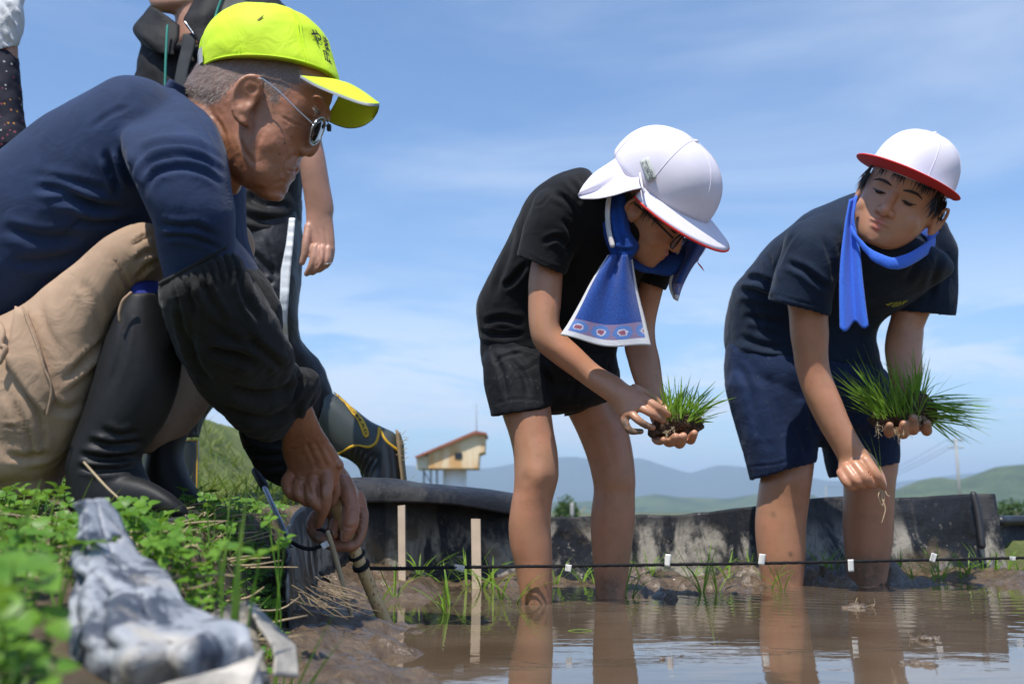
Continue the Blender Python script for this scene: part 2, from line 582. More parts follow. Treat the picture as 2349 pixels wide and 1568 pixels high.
# ---- soil, mud, water
m = Nodes('wet_mud')
wet = m.ramp(m.noise(6, 5), 0.4, 0.62)
c = m.mix(m.ramp(m.noise(26, 6, 0.65), 0.3, 0.7), (0.075, 0.050, 0.029), (0.155, 0.108, 0.066))
c = m.mix(m.ramp(m.noise(120, 3), 0.58, 0.75, 0, 0.5), c, (0.06, 0.04, 0.025))
m.set('Base Color', c); m.set('Roughness', m.ramp(wet, 0, 1, 0.10, 0.42)); m.set('Specular IOR Level', 0.7)
p = m.bump(m.noise(150, 5, 0.65), 0.7, 0.004)
m.bump(m.noise(38, 4, 0.6), 0.6, 0.012, p)
MUD = m.mat
m = Nodes('bank_soil')
c = m.mix(m.ramp(m.noise(12, 6, 0.65), 0.35, 0.65), (0.07, 0.048, 0.028), (0.16, 0.115, 0.07))
m.set('Base Color', m.mix(m.ramp(m.noise(30, 4), 0.5, 0.7, 0, 0.7), c, (0.06, 0.075, 0.02)))
m.set('Roughness', 0.92); m.bump(m.noise(90, 6, 0.7), 0.8, 0.01)
SOIL_N = m
turf = m.mix(m.ramp(m.noise(7, 5), 0.35, 0.65), (0.075, 0.11, 0.022), (0.15, 0.17, 0.05))
m.set('Base Color', m.mix(m.ramp(m.xyz()[1], 2.9, 3.3), m.b.inputs['Base Color'].links[0].from_socket, turf))
SOIL = m.mat
m = Nodes('field_ground')
c = m.mix(m.ramp(m.noise(0.03, 6), 0.35, 0.65), (0.06, 0.085, 0.03), (0.13, 0.12, 0.06))
m.set('Base Color', c); m.set('Roughness', 0.95)
FIELD = m.mat

g = np.linspace(-1, 1, 61)
gx, gy = np.meshgrid(np.sign(g) * np.abs(g) ** 3 * 7200, np.sign(g) * np.abs(g) ** 3 * 7200)
struct('ground', grid(np.stack([gx, gy + 3000, np.full_like(gx, -0.12)], -1)), FIELD)

def height_sheet(name, x0, x1, y0, y1, step, fn, mat):
    nx, ny = int((x1 - x0) / step) + 1, int((y1 - y0) / step) + 1
    X, Y = np.meshgrid(np.linspace(x0, x1, nx), np.linspace(y0, y1, ny))
    return struct(name, grid(np.stack([X, Y, fn(X, Y)], -1)), mat)
height_sheet('paddy_mud', -0.75, 2.6, 0.75, 3.3, 0.0085, mud_h, MUD)
bank = height_sheet('bank', -3.2, 6.0, -0.6, 9.0, 0.035, bank_h, SOIL)

m = Nodes('paddy_water')
m.set('Base Color', m.mix(m.ramp(m.noise(3, 5), 0.35, 0.7), (0.095, 0.066, 0.040), (0.150, 0.107, 0.068)))
m.set('Roughness', 0.02); m.set('IOR', 1.33); m.set('Specular IOR Level', 0.62)
def ring(cx, cy, freq, reach):
    mp = m.t.nodes.new('ShaderNodeVectorMath'); mp.operation = 'SUBTRACT'; m.t.links.new(m.co, mp.inputs[0]); mp.inputs[1].default_value = (cx, cy, 0)
    ln = m.t.nodes.new('ShaderNodeVectorMath'); ln.operation = 'LENGTH'; m.t.links.new(mp.outputs[0], ln.inputs[0])
    d = ln.outputs['Value']
    w = m.math('SINE', m.math('MULTIPLY', m.math('ADD', d, m.math('MULTIPLY', m.noise(3, 2), 0.10)), freq))
    return m.math('MULTIPLY', w, m.ramp(d, 0.05, reach, 1.0, 0.0))
h = m.math('ADD', ring(0.93, 2.72, 95, 1.5), m.math('MULTIPLY', ring(0.24, 2.28, 105, 0.7), 0.35))
h = m.math('ADD', h, m.math('MULTIPLY', ring(1.6, 2.2, 70, 1.6), 0.6))
h = m.math('ADD', h, m.math('MULTIPLY', m.noise(10, 3, 0.5, (1, 2.2, 1)), 1.5))
p = m.bump(h, 0.075, 0.0045)
WATER = m.mat
X, Y = np.meshgrid(np.linspace(-0.9, 14, 40), np.linspace(0.2, 3.35, 16))
struct('paddy_water', grid(np.stack([X, Y, np.zeros_like(X)], -1)), WATER)

# ---- far hills, mountains, town
def hills(name, Y0, ridge, depth, mat, rough, seed, extend=1.1):
    """ridge: (u, v) picture points of the skyline at distance Y0 + depth"""
    us = np.linspace(CX - 2348 * extend, CX + 2348 * extend, 260)
    ru = np.array([r[0] for r in ridge], float); rv = np.array([r[1] for r in ridge], float)
    vs = np.interp(us, ru, rv)
    vs = vs + rough * fbm(np.stack([us / 210, us * 0, us * 0], 1), seed, 5) * (1 + 2 * ((us < ru[0]) | (us > ru[-1])))
    k = np.linspace(0, 1, 14)
    pts = np.zeros((14, len(us), 3))
    for j, t in enumerate(k):
        D = Y0 + depth * t
        base = np.array([P(u, v, Y0 + depth) for u, v in zip(us, vs)])
        pts[j, :, 0] = base[:, 0] * D / (Y0 + depth); pts[j, :, 1] = D
        n = fbm(np.stack([us / 60, np.full_like(us, t * 5), us * 0], 1), seed + 5, 4)
        pts[j, :, 2] = np.maximum(-5, (base[:, 2]) * (t ** 0.8) * (1 + 0.18 * n * (1 - t) * 2) - 6 * (1 - t))
    back = pts[-1:].copy(); back[:, :, 1] += depth * 0.5; back[:, :, 2] = -20
    pts = np.concatenate([pts, back])
    return struct(name, grid(pts), mat)
m = Nodes('wooded_hillside')
c = m.mix(m.ramp(m.noise(0.012, 8, 0.7), 0.35, 0.65), (0.035, 0.065, 0.022), (0.105, 0.135, 0.04))
m.set('Base Color', c); m.set('Roughness', 0.95); m.bump(m.noise(0.05, 6, 0.7), 1.0, 9.0)
WOOD_HILL = m.mat
m = Nodes('far_mountain'); m.set('Base Color', m.mix(m.noise(0.002, 6), (0.05, 0.07, 0.05), (0.10, 0.11, 0.07))); m.set('Roughness', 0.95)
FAR_MT = m.mat
hills('mountain_range', 5200, [(-600, 1030), (300, 1020), (700, 1040), (900, 1065), (1120, 1072), (1270, 1050), (1312, 1047), (1400, 1062), (1470, 1050), (1512, 1066), (1581, 1085), (1651, 1066), (1760, 1078), (1900, 1100), (2040, 1104), (2200, 1085), (2400, 1060), (3000, 1040)], 900, FAR_MT, 3, 2)
hills('wooded_hills', 1900, [(-800, 1120), (0, 1128), (800, 1140), (1200, 1152), (1400, 1146), (1456, 1137), (1503, 1130), (1561, 1139), (1608, 1141), (1667, 1144), (1729, 1133), (1800, 1126), (1869, 1132), (1890, 1146), (2000, 1158), (2600, 1150), (3200, 1120)], 300, WOOD_HILL, 2, 5)
hills('wooded_hillside', 1150, [(-900, 1168), (1700, 1176), (1960, 1172), (2000, 1150), (2048, 1123), (2108, 1099), (2149, 1091), (2197, 1099), (2237, 1087), (2277, 1071), (2348, 1063), (2600, 1040), (3200, 1090)], 160, WOOD_HILL, 2, 8)

# rusty shed raised on a white concrete shaft
YB = 62.0
rust = Nodes('rusty_painted_steel')
k = rust.ramp(rust.noise(0.8, 6, 0.6, (1.5, 1.5, 0.35)), 0.34, 0.58)
rust.set('Base Color', rust.mix(k, (0.74, 0.60, 0.40), (0.58, 0.33, 0.13))); rust.set('Roughness', 0.75)
CREAM = plain_mat('pale_shed_wall', (0.62, 0.56, 0.42), 0.8, 0.2, var=0.2, scale=1.2)
ROOFM = plain_mat('rusty_red_roof', (0.30, 0.10, 0.06), 0.7, 0.3, var=0.4, scale=1.5)
DARKM = plain_mat('dark_opening', (0.02, 0.025, 0.03), 0.4, 0.4)
SHAFT = plain_mat('white_shaft', (0.78, 0.78, 0.76), 0.6, 0.3, var=0.08, scale=0.6)
STEEL = plain_mat('grey_steel', (0.24, 0.25, 0.26), 0.55, 0.4, var=0.2, scale=2)
shed = thing('water_tower_shed', P(1035, 1175, YB), 'small rust-stained cream shed with slanted roof raised on a white shaft', 'building')
def prism(poly, d0, d1):
    n = len(poly); a = [P(u, v, d0) for u, v in poly]
    b = [q + np.array([0, d1 - d0, 0]) for q in a]
    f = [tuple(range(n)), tuple(range(2 * n - 1, n - 1, -1))] + [(i, i + n, (i + 1) % n + n, (i + 1) % n) for i in range(n)]
    return np.array(a + b), f
part('wall', prism([(982, 1040), (1090, 995), (1112, 998), (1111, 1035), (1098, 1039), (1096, 1073), (982, 1073)], YB, YB + 3.2), rust.mat, shed, False)
part('side_wall', prism([(955, 1046), (981.5, 1044), (981.5, 1073.5), (955, 1074)], YB + 0.1, YB + 3.0), CREAM, shed, False)
part('roof', prism([(951, 1046), (1090, 987), (1116, 992), (1116, 997), (1091, 994), (953, 1050)], YB - 0.35, YB + 3.5), ROOFM, shed, False)
part('window', prism([(1043, 1038), (1060, 1038), (1060, 1052), (1043, 1052)], YB - 0.05, YB - 0.01), DARKM, shed, False)
c0, c1 = P(1043, 1073, YB + 1.4), P(1043, 1240, YB + 1.4)
part('shaft', tube([c0, c1], 0.74, 24, 1, False), SHAFT, shed)
for u in (972, 988, 1002):
    part('leg', tube([P(u, 1074, YB + 0.6), P(u, 1240, YB + 0.6)], 0.06, 6, 1, False), STEEL, shed)
part('brace', tube([P(972, 1080, YB + 0.6), P(1002, 1130, YB + 0.6)], 0.04, 6, 1, False), STEEL, shed)
part('antenna', tube([P(1093, 990, YB + 1), P(1092, 925, YB + 1)], 0.022, 6, 1, False), STEEL, shed)

POLEM = plain_mat('concrete_pole', (0.36, 0.35, 0.33), 0.8, 0.2, scale=1)
def utility_pole(u, vtop, Yp, r, arms, label):
    base = P(u, 1178, Yp); base[2] = -0.12
    top = P(u, vtop, Yp); h = top[2]
    t = thing('utility_pole', base, label, 'pole')
    part('shaft', tube([base, base + [0, 0, h]], [r, r * 0.7], 10, 2, False), POLEM, t)
    for a in arms:
        z = base + [0, 0, h - a]
        part('cross_arm', box(z, (0.9, 0.06, 0.06)), STEEL, t, False)
        for s in (-0.75, 0.0, 0.75):
            part('insulator', tube([z + [s, 0, 0.06], z + [s, 0, 0.28]], 0.06, 6, 1, False), SHAFT, t)
    return base + [0, 0, h]
pa = utility_pole(2204, 1003, 120, 0.20, (0.25, 1.1), 'tall grey utility pole at right in front of the wooded hillside')
pb = utility_pole(1897, 1114, 330, 0.22, (0.3, 1.2), 'small far utility pole above the black sheet between the right boy\'s legs')
WIRE = plain_mat('dark_cable', (0.05, 0.05, 0.05), 0.6, bump=0)
for dz, s in ((0.3, -0.75), (0.3, 0.75), (-0.55, 0.0)):
    a, b = pa + [s, 0, -0.25 + dz], pb + [s, 0, -0.3 + dz]
    t = np.linspace(0, 1, 20)[:, None]
    w = a * (1 - t) + b * t; w[:, 2] -= 2.2 * 4 * (t * (1 - t))[:, 0]
    solo('power_line', tube(w, 0.02, 5, 1, False), WIRE, ('nearer' if s < 0 else 'farther' if s > 0 else 'lowest') + ' thin power line sagging between the two utility poles', 'cable', 'power lines between the poles')

# ---- leaves and blades
def leaf_mat(name, a, b, trans=0.35, rough=0.45, scale=30):
    m = Nodes(name)
    c = m.mix(m.ramp(m.noise(scale, 3), 0.3, 0.7), a, b)
    m.set('Base Color', c); m.set('Roughness', rough); m.set('Specular IOR Level', 0.4)
    tr = m.t.nodes.new('ShaderNodeBsdfTranslucent'); m.t.links.new(m.mix(0.25, c, (0.35, 0.5, 0.03)), tr.inputs[0])
    mx = m.t.nodes.new('ShaderNodeMixShader'); mx.inputs[0].default_value = trans
    m.t.links.new(m.b.outputs[0], mx.inputs[1]); m.t.links.new(tr.outputs[0], mx.inputs[2]); m.t.links.new(mx.outputs[0], m.out.inputs[0])
    return m.mat
RICE = leaf_mat('rice_leaf', (0.15, 0.31, 0.028), (0.29, 0.46, 0.055), 0.48)
CLOVER = leaf_mat('clover_leaf', (0.075, 0.20, 0.018), (0.17, 0.33, 0.035), 0.38)
GRASS = leaf_mat('grass_blade', (0.07, 0.16, 0.02), (0.17, 0.27, 0.045), 0.35)
BUSH = leaf_mat('bush_leaf', (0.03, 0.075, 0.015), (0.07, 0.13, 0.03), 0.25)
FARGR = leaf_mat('far_grass', (0.085, 0.15, 0.02), (0.20, 0.24, 0.06), 0.3, 0.7, 4)
STRAW = plain_mat('dry_straw', (0.40, 0.31, 0.19), 0.8, 0.2, var=0.4, scale=25)

def blade(base, d, length, width, bend, side=None, n=6, twist=0.0):
    """one tapered grass blade; returns verts, faces"""
    d = nrm(d); b = np.asarray(base, float)
    out = nrm(np.asarray(bend[:3], float)) if np.linalg.norm(bend[:3]) > 1e-6 else np.array([0, 0, 1.0])
    k = bend[3]
    s = nrm(np.cross(d, out)) if side is None else nrm(side)
    v = []
    for i in range(n + 1):
        t = i / n
        p = b + d * length * (t - 0.18 * k * t * t) + out * length * k * t ** 2.1
        w = width * (0.55 + 0.9 * t - 1.45 * t * t) if t < 1 else 0
        ss = s * math.cos(twist * t) + np.cross(d, s) * math.sin(twist * t)
        v += [p - ss * max(w, 0.00005), p + ss * max(w, 0.00005)]
    f = [(2 * i, 2 * i + 1, 2 * i + 3, 2 * i + 2) for i in range(n)]
    return np.array(v), f

def rand_unit_xy():
    a = random.uniform(0, 2 * math.pi); return np.array([math.cos(a), math.sin(a), 0])

def tuft(base, count, length, width, spread, droop=0.5, up=(0, 0, 1), n=6):
    ps = []
    up = nrm(up)
    for _ in range(count):
        o = rand_unit_xy()
        d = nrm(up + o * random.uniform(0.1, 1) * spread)
        L = length * random.uniform(0.6, 1.1)
        bd = nrm(o + np.array([0, 0, -0.5]))
        ps.append(blade(np.asarray(base) + o * random.uniform(0, 0.006), d, L, width * random.uniform(0.7, 1.2),
                        (*bd, droop * random.uniform(0.1, 1.1)), n=n, twist=random.uniform(-0.9, 0.9)))
    return merge(ps)

def leaflet(c, ax, side, L, W, fold=0.25, n=8):
    """oval leaflet with a folded midrib"""
    ax, side = nrm(ax), nrm(side); up = np.cross(ax, side)
    mid, le, ri = [], [], []
    for i in range(n + 1):
        t = i / n; w = W * (math.sin(math.pi * (t ** 0.8)) ** 0.75 if 0 < t < 1 else 0.02)
        q = c + ax * L * t + up * (-0.10 * L * (2 * t - 1) ** 2)
        mid.append(q); le.append(q - side * w + up * w * fold); ri.append(q + side * w + up * w * fold)
    v = np.array(mid + le + ri); N = n + 1; f = []
    for i in range(n):
        f += [(i, i + 1, N + i + 1, N + i), (i, 2 * N + i, 2 * N + i + 1, i + 1)]
    return v, f

def clover_leaf(top, r, tilt=0.5, rot=None):
    """three leaflets around a point"""
    rot = random.uniform(0, 6.28) if rot is None else rot
    nx, ny = random.uniform(-tilt, tilt), random.uniform(-tilt, tilt) - 0.25
    up = nrm([nx, ny, 1]); a = nrm(np.cross(up, [0.3, 1, 0.1])); b = np.cross(up, a)
    out = []
    for k in range(3):
        t = rot + k * 2.094 + random.uniform(-0.15, 0.15)
        ax = a * math.cos(t) + b * math.sin(t)
        out.append(leaflet(np.asarray(top) + ax * r * 0.12, nrm(ax + up * random.uniform(-0.35, 0.3)), np.cross(up, ax), r * random.uniform(0.9, 1.15), r * random.uniform(0.42, 0.56), random.uniform(0.05, 0.4)))
    return out

def bush(name, c, r, n, mat, label, leaf, lump=6):
    t = thing(name, (c[0], c[1], -0.1), label, 'bush')
    ps = []
    cs = [np.array(c) + np.array([random.uniform(-1, 1) * r[0] * 0.6, random.uniform(-1, 1) * r[1] * 0.6, random.uniform(-0.3, 0.8) * r[2] * 0.7]) for _ in range(lump)]
    for i in range(n):
        q = random.choice(cs); d = nrm(rng.normal(size=3))
        p = q + d * np.array(r) * 0.5 * random.uniform(0.55, 1.05)
        ps.append(leaflet(p, nrm(rng.normal(size=3)), nrm(rng.normal(size=3)), leaf * random.uniform(0.6, 1.3), leaf * 0.4, 0.1, 3))
    part('crown', merge(ps), mat, t, False, fix=False)
    for k in range(4):
        part('stem', tube([(c[0], c[1], -0.1), np.array((c[0], c[1], c[2])) + rng.normal(size=3) * np.array(r) * 0.3], [r[0] * 0.05, r[0] * 0.02], 6, 2), STRAW, t)
bush('shrub', P(1312, 1172, 42), (0.75, 0.6, 0.62), 900, BUSH, 'small dark green shrub beyond the sheet between the left boy\'s legs', 0.13)
bush('shrub', P(2345, 1172, 30), (0.75, 0.6, 0.42), 700, BUSH, 'low green shrub at the far right beyond the end of the sheet', 0.10)
tag(part('white_marker_post', tube([P(1312, 1180, 40), P(1312, 1156, 40)], 0.08, 8, 1), POLEM), 'pale blurred post in front of the shrub between the left boy\'s legs', 'post')
# ================================================================== sheet along the banks, stakes, plants of the bank
m = Nodes('muddy_black_sheet')
streak = m.noise(7, 6, 0.65, (1, 1, 0.35), 0.9)
spot = m.noise(40, 5, 0.7)
k = m.math('MAXIMUM', m.ramp(streak, 0.45, 0.58), m.ramp(spot, 0.60, 0.67), True)
k = m.math('MULTIPLY', k, m.ramp(m.noise(15, 6, 0.7, off=(1, 5, 3)), 0.38, 0.52, 0.25, 1.0))
z = m.xyz()[2]
low = m.ramp(z, 0.19, 0.10)                                   # splashed mud dries on the lower half
k = m.math('MULTIPLY', k, m.math('ADD', m.math('MULTIPLY', low, 0.85), 0.10), True)
c = m.mix(k, (0.016, 0.017, 0.020), (0.34, 0.31, 0.26))
c = m.mix(m.math('MULTIPLY', m.ramp(m.noise(5, 5, 0.6, off=(4, 2, 1)), 0.56, 0.66, 0, 0.75), low), c, (0.14, 0.10, 0.055))
m.set('Base Color', c); m.set('Roughness', m.ramp(k, 0, 1, 0.42, 0.85)); m.set('Specular IOR Level', 0.30)
m.bump(m.noise(28, 5, 0.6), 0.5, 0.012)
SHEET = m.mat
m = Nodes('grey_dusty_sheet')
k = m.ramp(m.noise(24, 7, 0.68, (1, 1, 0.55), 1.2), 0.42, 0.56)
c = m.mix(k, (0.050, 0.060, 0.082), (0.31, 0.325, 0.35))
c = m.mix(m.ramp(m.noise(9, 5, 0.6, off=(2, 7, 1)), 0.52, 0.68, 0, 0.8), c, (0.50, 0.44, 0.35))
m.set('Base Color', c); m.set('Roughness', 0.55); m.bump(m.noise(35, 5, 0.65), 0.6, 0.006)
GREY_SHEET = m.mat

def strip_between(top, bot, nu, nv, noise_amp=0.006, seed=0, freq=6):
    T = np.array([P(*t) for t in top]); B = np.array([P(*b) if len(b) == 3 and b[1] > 100 else b for b in bot], float)
    s = nu // (len(T) - 1)
    T, B = catmull(T, s), catmull(B, s)
    k = np.linspace(0, 1, nv)[:, None, None]
    pts = T[None] * (1 - k) + B[None] * k
    n = fbm(pts.reshape(-1, 3) * freq, seed, 4).reshape(pts.shape[:2])
    pts[:, :, 1] += noise_amp * n * 1.5; pts[:, :, 2] += noise_amp * 0.6 * n * np.linspace(1, 0, nv)[:, None]
    pts[:, :, 0] += noise_amp * 0.7 * n
    return pts

top = [(655, 1292, 1.52), (660, 1225, 1.78), (696, 1158, 2.2), (795, 1112, 2.57), (900, 1120, 2.68), (1030, 1135, 2.80), (1180, 1176, 2.88), (1350, 1181, 2.94), (1450, 1181, 2.97), (1560, 1179, 3.0),
       (1620, 1170, 3.02), (1740, 1160, 3.05), (1850, 1146, 3.07), (1950, 1142, 3.09), (2050, 1139, 3.10), (2150, 1135, 3.11), (2281, 1131, 3.13)]
def foot(t, z=-0.03, dy=-0.05):
    q = P(*t); return (q[0] + (0.03 if t[2] < 2.5 else 0.0), q[1] + dy, z)
pts = strip_between(top, [foot(t) for t in top], 320, 26, 0.010, 3, 5)
levee = thing('levee_sheet', (0.2, 2.85, 0), 'long mud-streaked black plastic sheet lining the far edge of the paddy', 'plastic sheet')
sheet('main_sheet', pts, SHEET, levee, 0.004)
flap_t = [(795, 1097, 2.60), (860, 1097, 2.64), (950, 1105, 2.70), (1060, 1116, 2.78), (1178, 1131, 2.86), (1215, 1150, 2.90)]
flap_b = [(795, 1150, 2.53), (860, 1152, 2.58), (950, 1152, 2.63), (1060, 1160, 2.70), (1178, 1181, 2.80), (1215, 1184, 2.86)]
fl = strip_between(flap_t, flap_b, 60, 14, 0.006, 11, 6)
kk = np.linspace(0, 1, 14)
fl[:, :, 1] -= (0.022 * np.sin(kk * math.pi))[:, None]; fl[:, :, 2] += (0.006 * np.sin(kk * math.pi))[:, None]
sheet('folded_flap', fl, SHEET, levee, 0.004, label='glossy black top edge folded over')
bk = np.stack([fl[0], fl[0] + [0.0, 0.09, -0.03], fl[0] + [0.0, 0.16, -0.10]])
sheet('back_flap', bk, SHEET, levee, 0.004)
low = [(2262, 1150, 3.16), (2300, 1188, 3.2), (2400, 1194, 3.25), (2600, 1196, 3.3)]
pts = strip_between(low, [foot(t) for t in low], 40, 12, 0.008, 5, 5)
t2 = thing('levee_sheet', (1.9, 3.2, 0), 'short low black sheet at the far right edge past the end of the long one', 'plastic sheet')
sheet('main_sheet', pts, SHEET, t2, 0.004)
part('pipe', tube([P(2296, 1194, 3.14), P(2345, 1193, 3.2), P(2600, 1193, 3.3)], 0.016, 12, 3), plain_mat('black_pipe', (0.02, 0.022, 0.026), 0.4), t2)
BATTEN = plain_mat('dark_batten', (0.018, 0.018, 0.02), 0.5)
part('batten', tube([P(2232, 1134, 3.085), P(2243, 1180, 3.07), P(2252, 1250, 3.05)], 0.011, 8, 4), BATTEN, levee)
WOOD = plain_mat('weathered_board', (0.50, 0.40, 0.30), 0.8, 0.2, var=0.25, scale=22)
for u0, v0, u1, v1, Yd, w, lab in ((921, 1158, 925, 1300, 2.50, 8.5, 'thin weathered wooden stake before the sheet, nearer the man\'s hands'), (1091, 1190, 1094, 1310, 2.62, 10.5, 'thin weathered wooden stake before the sheet, nearer the left boy\'s leg')):
    a, b = P(u0, v0, Yd), P(u1, v1, Yd - 0.02); b[2] = -0.05
    ax = nrm(b - a); sx = nrm(np.cross(ax, [0, 1, 0])); fr = np.array([sx, np.cross(sx, ax), ax])
    v, f = box((a + b) / 2, (size(w, Yd), 0.005, np.linalg.norm(b - a) / 2), fr)
    v = v + rng.normal(size=v.shape) * 0.0008
    solo('wooden_stake', (v, f), WOOD, lab, 'stake', 'stakes before the sheet', False)

# grey torn sheet in the foreground
rows = [(178, 1150, 206, 1140, 0.86), (168, 1190, 232, 1190, 0.85), (152, 1230, 252, 1240, 0.83), (140, 1270, 285, 1285, 0.81), (125, 1320, 340, 1335, 0.78), (112, 1380, 400, 1390, 0.75),
        (100, 1440, 470, 1440, 0.72), (95, 1490, 522, 1475, 0.70), (92, 1540, 535, 1510, 0.69), (88, 1600, 560, 1580, 0.70), (80, 1700, 600, 1690, 0.72)]
rr = catmull(np.array(rows, float), 5)
pts = np.array([[P(a + (c - a) * t, b + (d - b) * t, Yv) for t in np.linspace(0, 1, 44)] for a, b, c, d, Yv in rr])
n = fbm(pts.reshape(-1, 3) * 16, 31, 4).reshape(pts.shape[:2]); r2 = np.abs(fbm(pts.reshape(-1, 3) * np.array([30, 30, 12]), 32, 2)).reshape(pts.shape[:2])
tt = np.linspace(-1, 1, 44)[None, :]
pts[:, :, 1] += 0.009 * n + 0.016 * r2 + 0.04 * tt ** 2 - 0.012 * np.abs(np.sin(tt * 5.5 + 2.2 * np.linspace(0, 1, len(pts))[:, None]))
pts[:, :, 2] += 0.004 * n
v, f = grid(pts)
uv = project(v)
hole = np.hypot((uv[:, 0] - 262) / 24, (uv[:, 1] - 1240) / 13) < 1
f = [q for q in f if not all(hole[i] for i in q)]
gs = part('torn_sheet', (v, f), GREY_SHEET, None, fix=False)
tag(gs, 'torn peaked piece of dusty grey plastic sheet in the near foreground', 'plastic sheet')
sm = gs.modifiers.new('thickness', 'SOLIDIFY'); sm.thickness = 0.003
def scrap(name, rows, mat, label, seed, amp=0.01):
    rr = catmull(np.array(rows, float), 4)
    pts = np.array([[P(a + (c - a) * t, b + (d - b) * t, Yv + dY * t) for t in np.linspace(0, 1, 18)] for a, b, c, d, Yv, dY in rr])
    n = fbm(pts.reshape(-1, 3) * 18, seed, 3).reshape(pts.shape[:2])
    pts[:, :, 1] += amp * n; pts[:, :, 2] += amp * 0.4 * n
    o = sheet(name, pts, mat, None, 0.003); tag(o, label, 'plastic sheet'); return o
scrap('sheet_scrap', [(430, 1432, 500, 1405, 0.84, 0.02), (470, 1450, 572, 1378, 0.84, 0.05), (500, 1480, 592, 1440, 0.82, 0.06), (515, 1530, 600, 1500, 0.80, 0.06), (520, 1600, 612, 1580, 0.78, 0.05)], SHEET, 'dark folded scrap of plastic sheet right of the torn grey peak', 41)
m = Nodes('pale_mud_caked_sheet'); m.set('Base Color', m.mix(m.ramp(m.noise(22, 5), 0.35, 0.7), (0.26, 0.24, 0.21), (0.62, 0.56, 0.47))); m.set('Roughness', 0.75); m.bump(m.noise(60, 4), 0.5, 0.004)
PALE_SHEET = m.mat
scrap('sheet_scrap', [(572, 1382, 580, 1380, 0.88, 0.01), (590, 1420, 640, 1440, 0.86, 0.02), (615, 1470, 672, 1480, 0.85, 0.02), (625, 1510, 676, 1505, 0.84, 0.02), (622, 1560, 680, 1560, 0.83, 0.02)], PALE_SHEET, 'pale mud-caked scrap of sheet with a pointed tip beside the mud', 42, 0.006)
scrap('sheet_scrap', [(560, 1520, 600, 1500, 0.70, 0.02), (470, 1550, 590, 1530, 0.68, 0.02), (360, 1580, 585, 1560, 0.66, 0.02), (340, 1660, 590, 1640, 0.66, 0.02)], PALE_SHEET, 'crumpled pale piece of sheet along the bottom edge of the picture', 43, 0.012)

# leaning steel rod with a black cap
rod = thing('ground_rod', P(666, 1250, 1.78), 'leaning grey steel rod with a black cap behind the man\'s far sleeve', 'rod')
part('shaft', tube([P(600, 1104, 1.86), P(668, 1250, 1.78)], 0.0045, 10, 2), plain_mat('galvanised_rod', (0.42, 0.44, 0.47), 0.35, metal=0.6, scale=60), rod)
part('cap', tube([P(587, 1080, 1.87), P(606, 1114, 1.857)], 0.0085, 12, 2), BATTEN, rod)

# ---- ground cover on the bank
BX, BY = np.linspace(-3.2, 6.0, 461), np.linspace(-0.6, 9.0, 481)
BZ = bank_h(*np.meshgrid(BX, BY))
def on_bank(x, y):
    i, j = (x + 3.2) / 0.02, (y + 0.6) / 0.02
    a, b = int(i), int(j); s, t = i - a, j - b
    return (BZ[b, a] * (1 - s) + BZ[b, a + 1] * s) * (1 - t) + (BZ[b + 1, a] * (1 - s) + BZ[b + 1, a + 1] * s) * t
leaves, blades_, straws = [], [], []
def bank_spot(y0, y1, depth):
    while True:
        y = random.uniform(y0, y1); e = float(interp(y, EDGE_Y, EDGE_X))
        x = e - random.uniform(-0.03, depth)
        u = CX + F * x / (y * 1.0)
        if u > -260: return x, y
def clear_of_boot(x, y):
    u = CX + F * x / y
    return not (y > 1.22 and 100 < u < 430 and y < 1.75)
for i in range(1500):
    x, y = bank_spot(0.92, 1.75, 0.75) if i < 1000 else bank_spot(1.5, 2.6, 0.9)
    if not clear_of_boot(x, y): continue
    z = on_bank(x, y)
    h = random.uniform(0.012, 0.050) * (0.5 if y > 1.5 else 1.0)
    top = np.array([x + random.uniform(-0.01, 0.01), y + random.uniform(-0.01, 0.01), z + h])
    r = random.uniform(0.007, 0.0165)
    leaves += clover_leaf(top, r)
    leaves.append(tube([(x, y, z - 0.01), top], 0.0007, 4, 1, False))
for i in range(420):
    y = random.uniform(0.42, 0.86); x = float(interp(y, EDGE_Y, EDGE_X)) - random.uniform(0.06, 0.42)
    if CX + F * x / y > 95 - 120 * (y - 0.6): continue
    z = on_bank(x, y); h = random.uniform(0.015, 0.075)
    top = np.array([x + random.uniform(-0.012, 0.012), y + random.uniform(-0.012, 0.012), z + h])
    leaves += clover_leaf(top, random.uniform(0.008, 0.016)); leaves.append(tube([(x, y, z - 0.01), top], 0.0007, 4, 1, False))
for i in range(1700):
    x, y = bank_spot(0.5, 2.3, 0.9)
    if y < 0.88 and CX + F * x / y > 100: continue
    if not clear_of_boot(x, y) and random.random() < 0.8: continue
    z = on_bank(x, y); o = rand_unit_xy()
    L = random.uniform(0.03, 0.09) * (0.6 if y > 1.3 else 1)
    blades_.append(blade((x, y, z - 0.005), [o[0] * 0.5, o[1] * 0.5, 1], L, random.uniform(0.0009, 0.0022), (*nrm(o - [0, 0, 0.3]), random.uniform(0.1, 0.8)), n=5))
for i in range(420):
    x, y = bank_spot(0.9, 1.75, 0.7); z = on_bank(x, y)
    o = rand_unit_xy(); L = random.uniform(0.03, 0.11)
    a = np.array([x, y, z + random.uniform(0.001, 0.014)]); b = a + o * L + [0, 0, random.uniform(-0.008, 0.02)]
    straws.append(tube([a, (a + b) / 2 + rng.normal(size=3) * 0.005, b], [0.0011, 0.0013, 0.0006], 4, 3, False))
solo('clover_cover', merge(leaves), CLOVER, 'mat of small green clover leaves covering the near bank', 'clover', kind='stuff', fix=False)
solo('bank_grass', merge(blades_), GRASS, 'scattered fine green grass growing through the clover bank', 'grass', kind='stuff', fix=False)
solo('straw_litter', merge(straws), STRAW, 'dry straw scattered over the bank by the man\'s boots', 'straw', kind='stuff', fix=False)
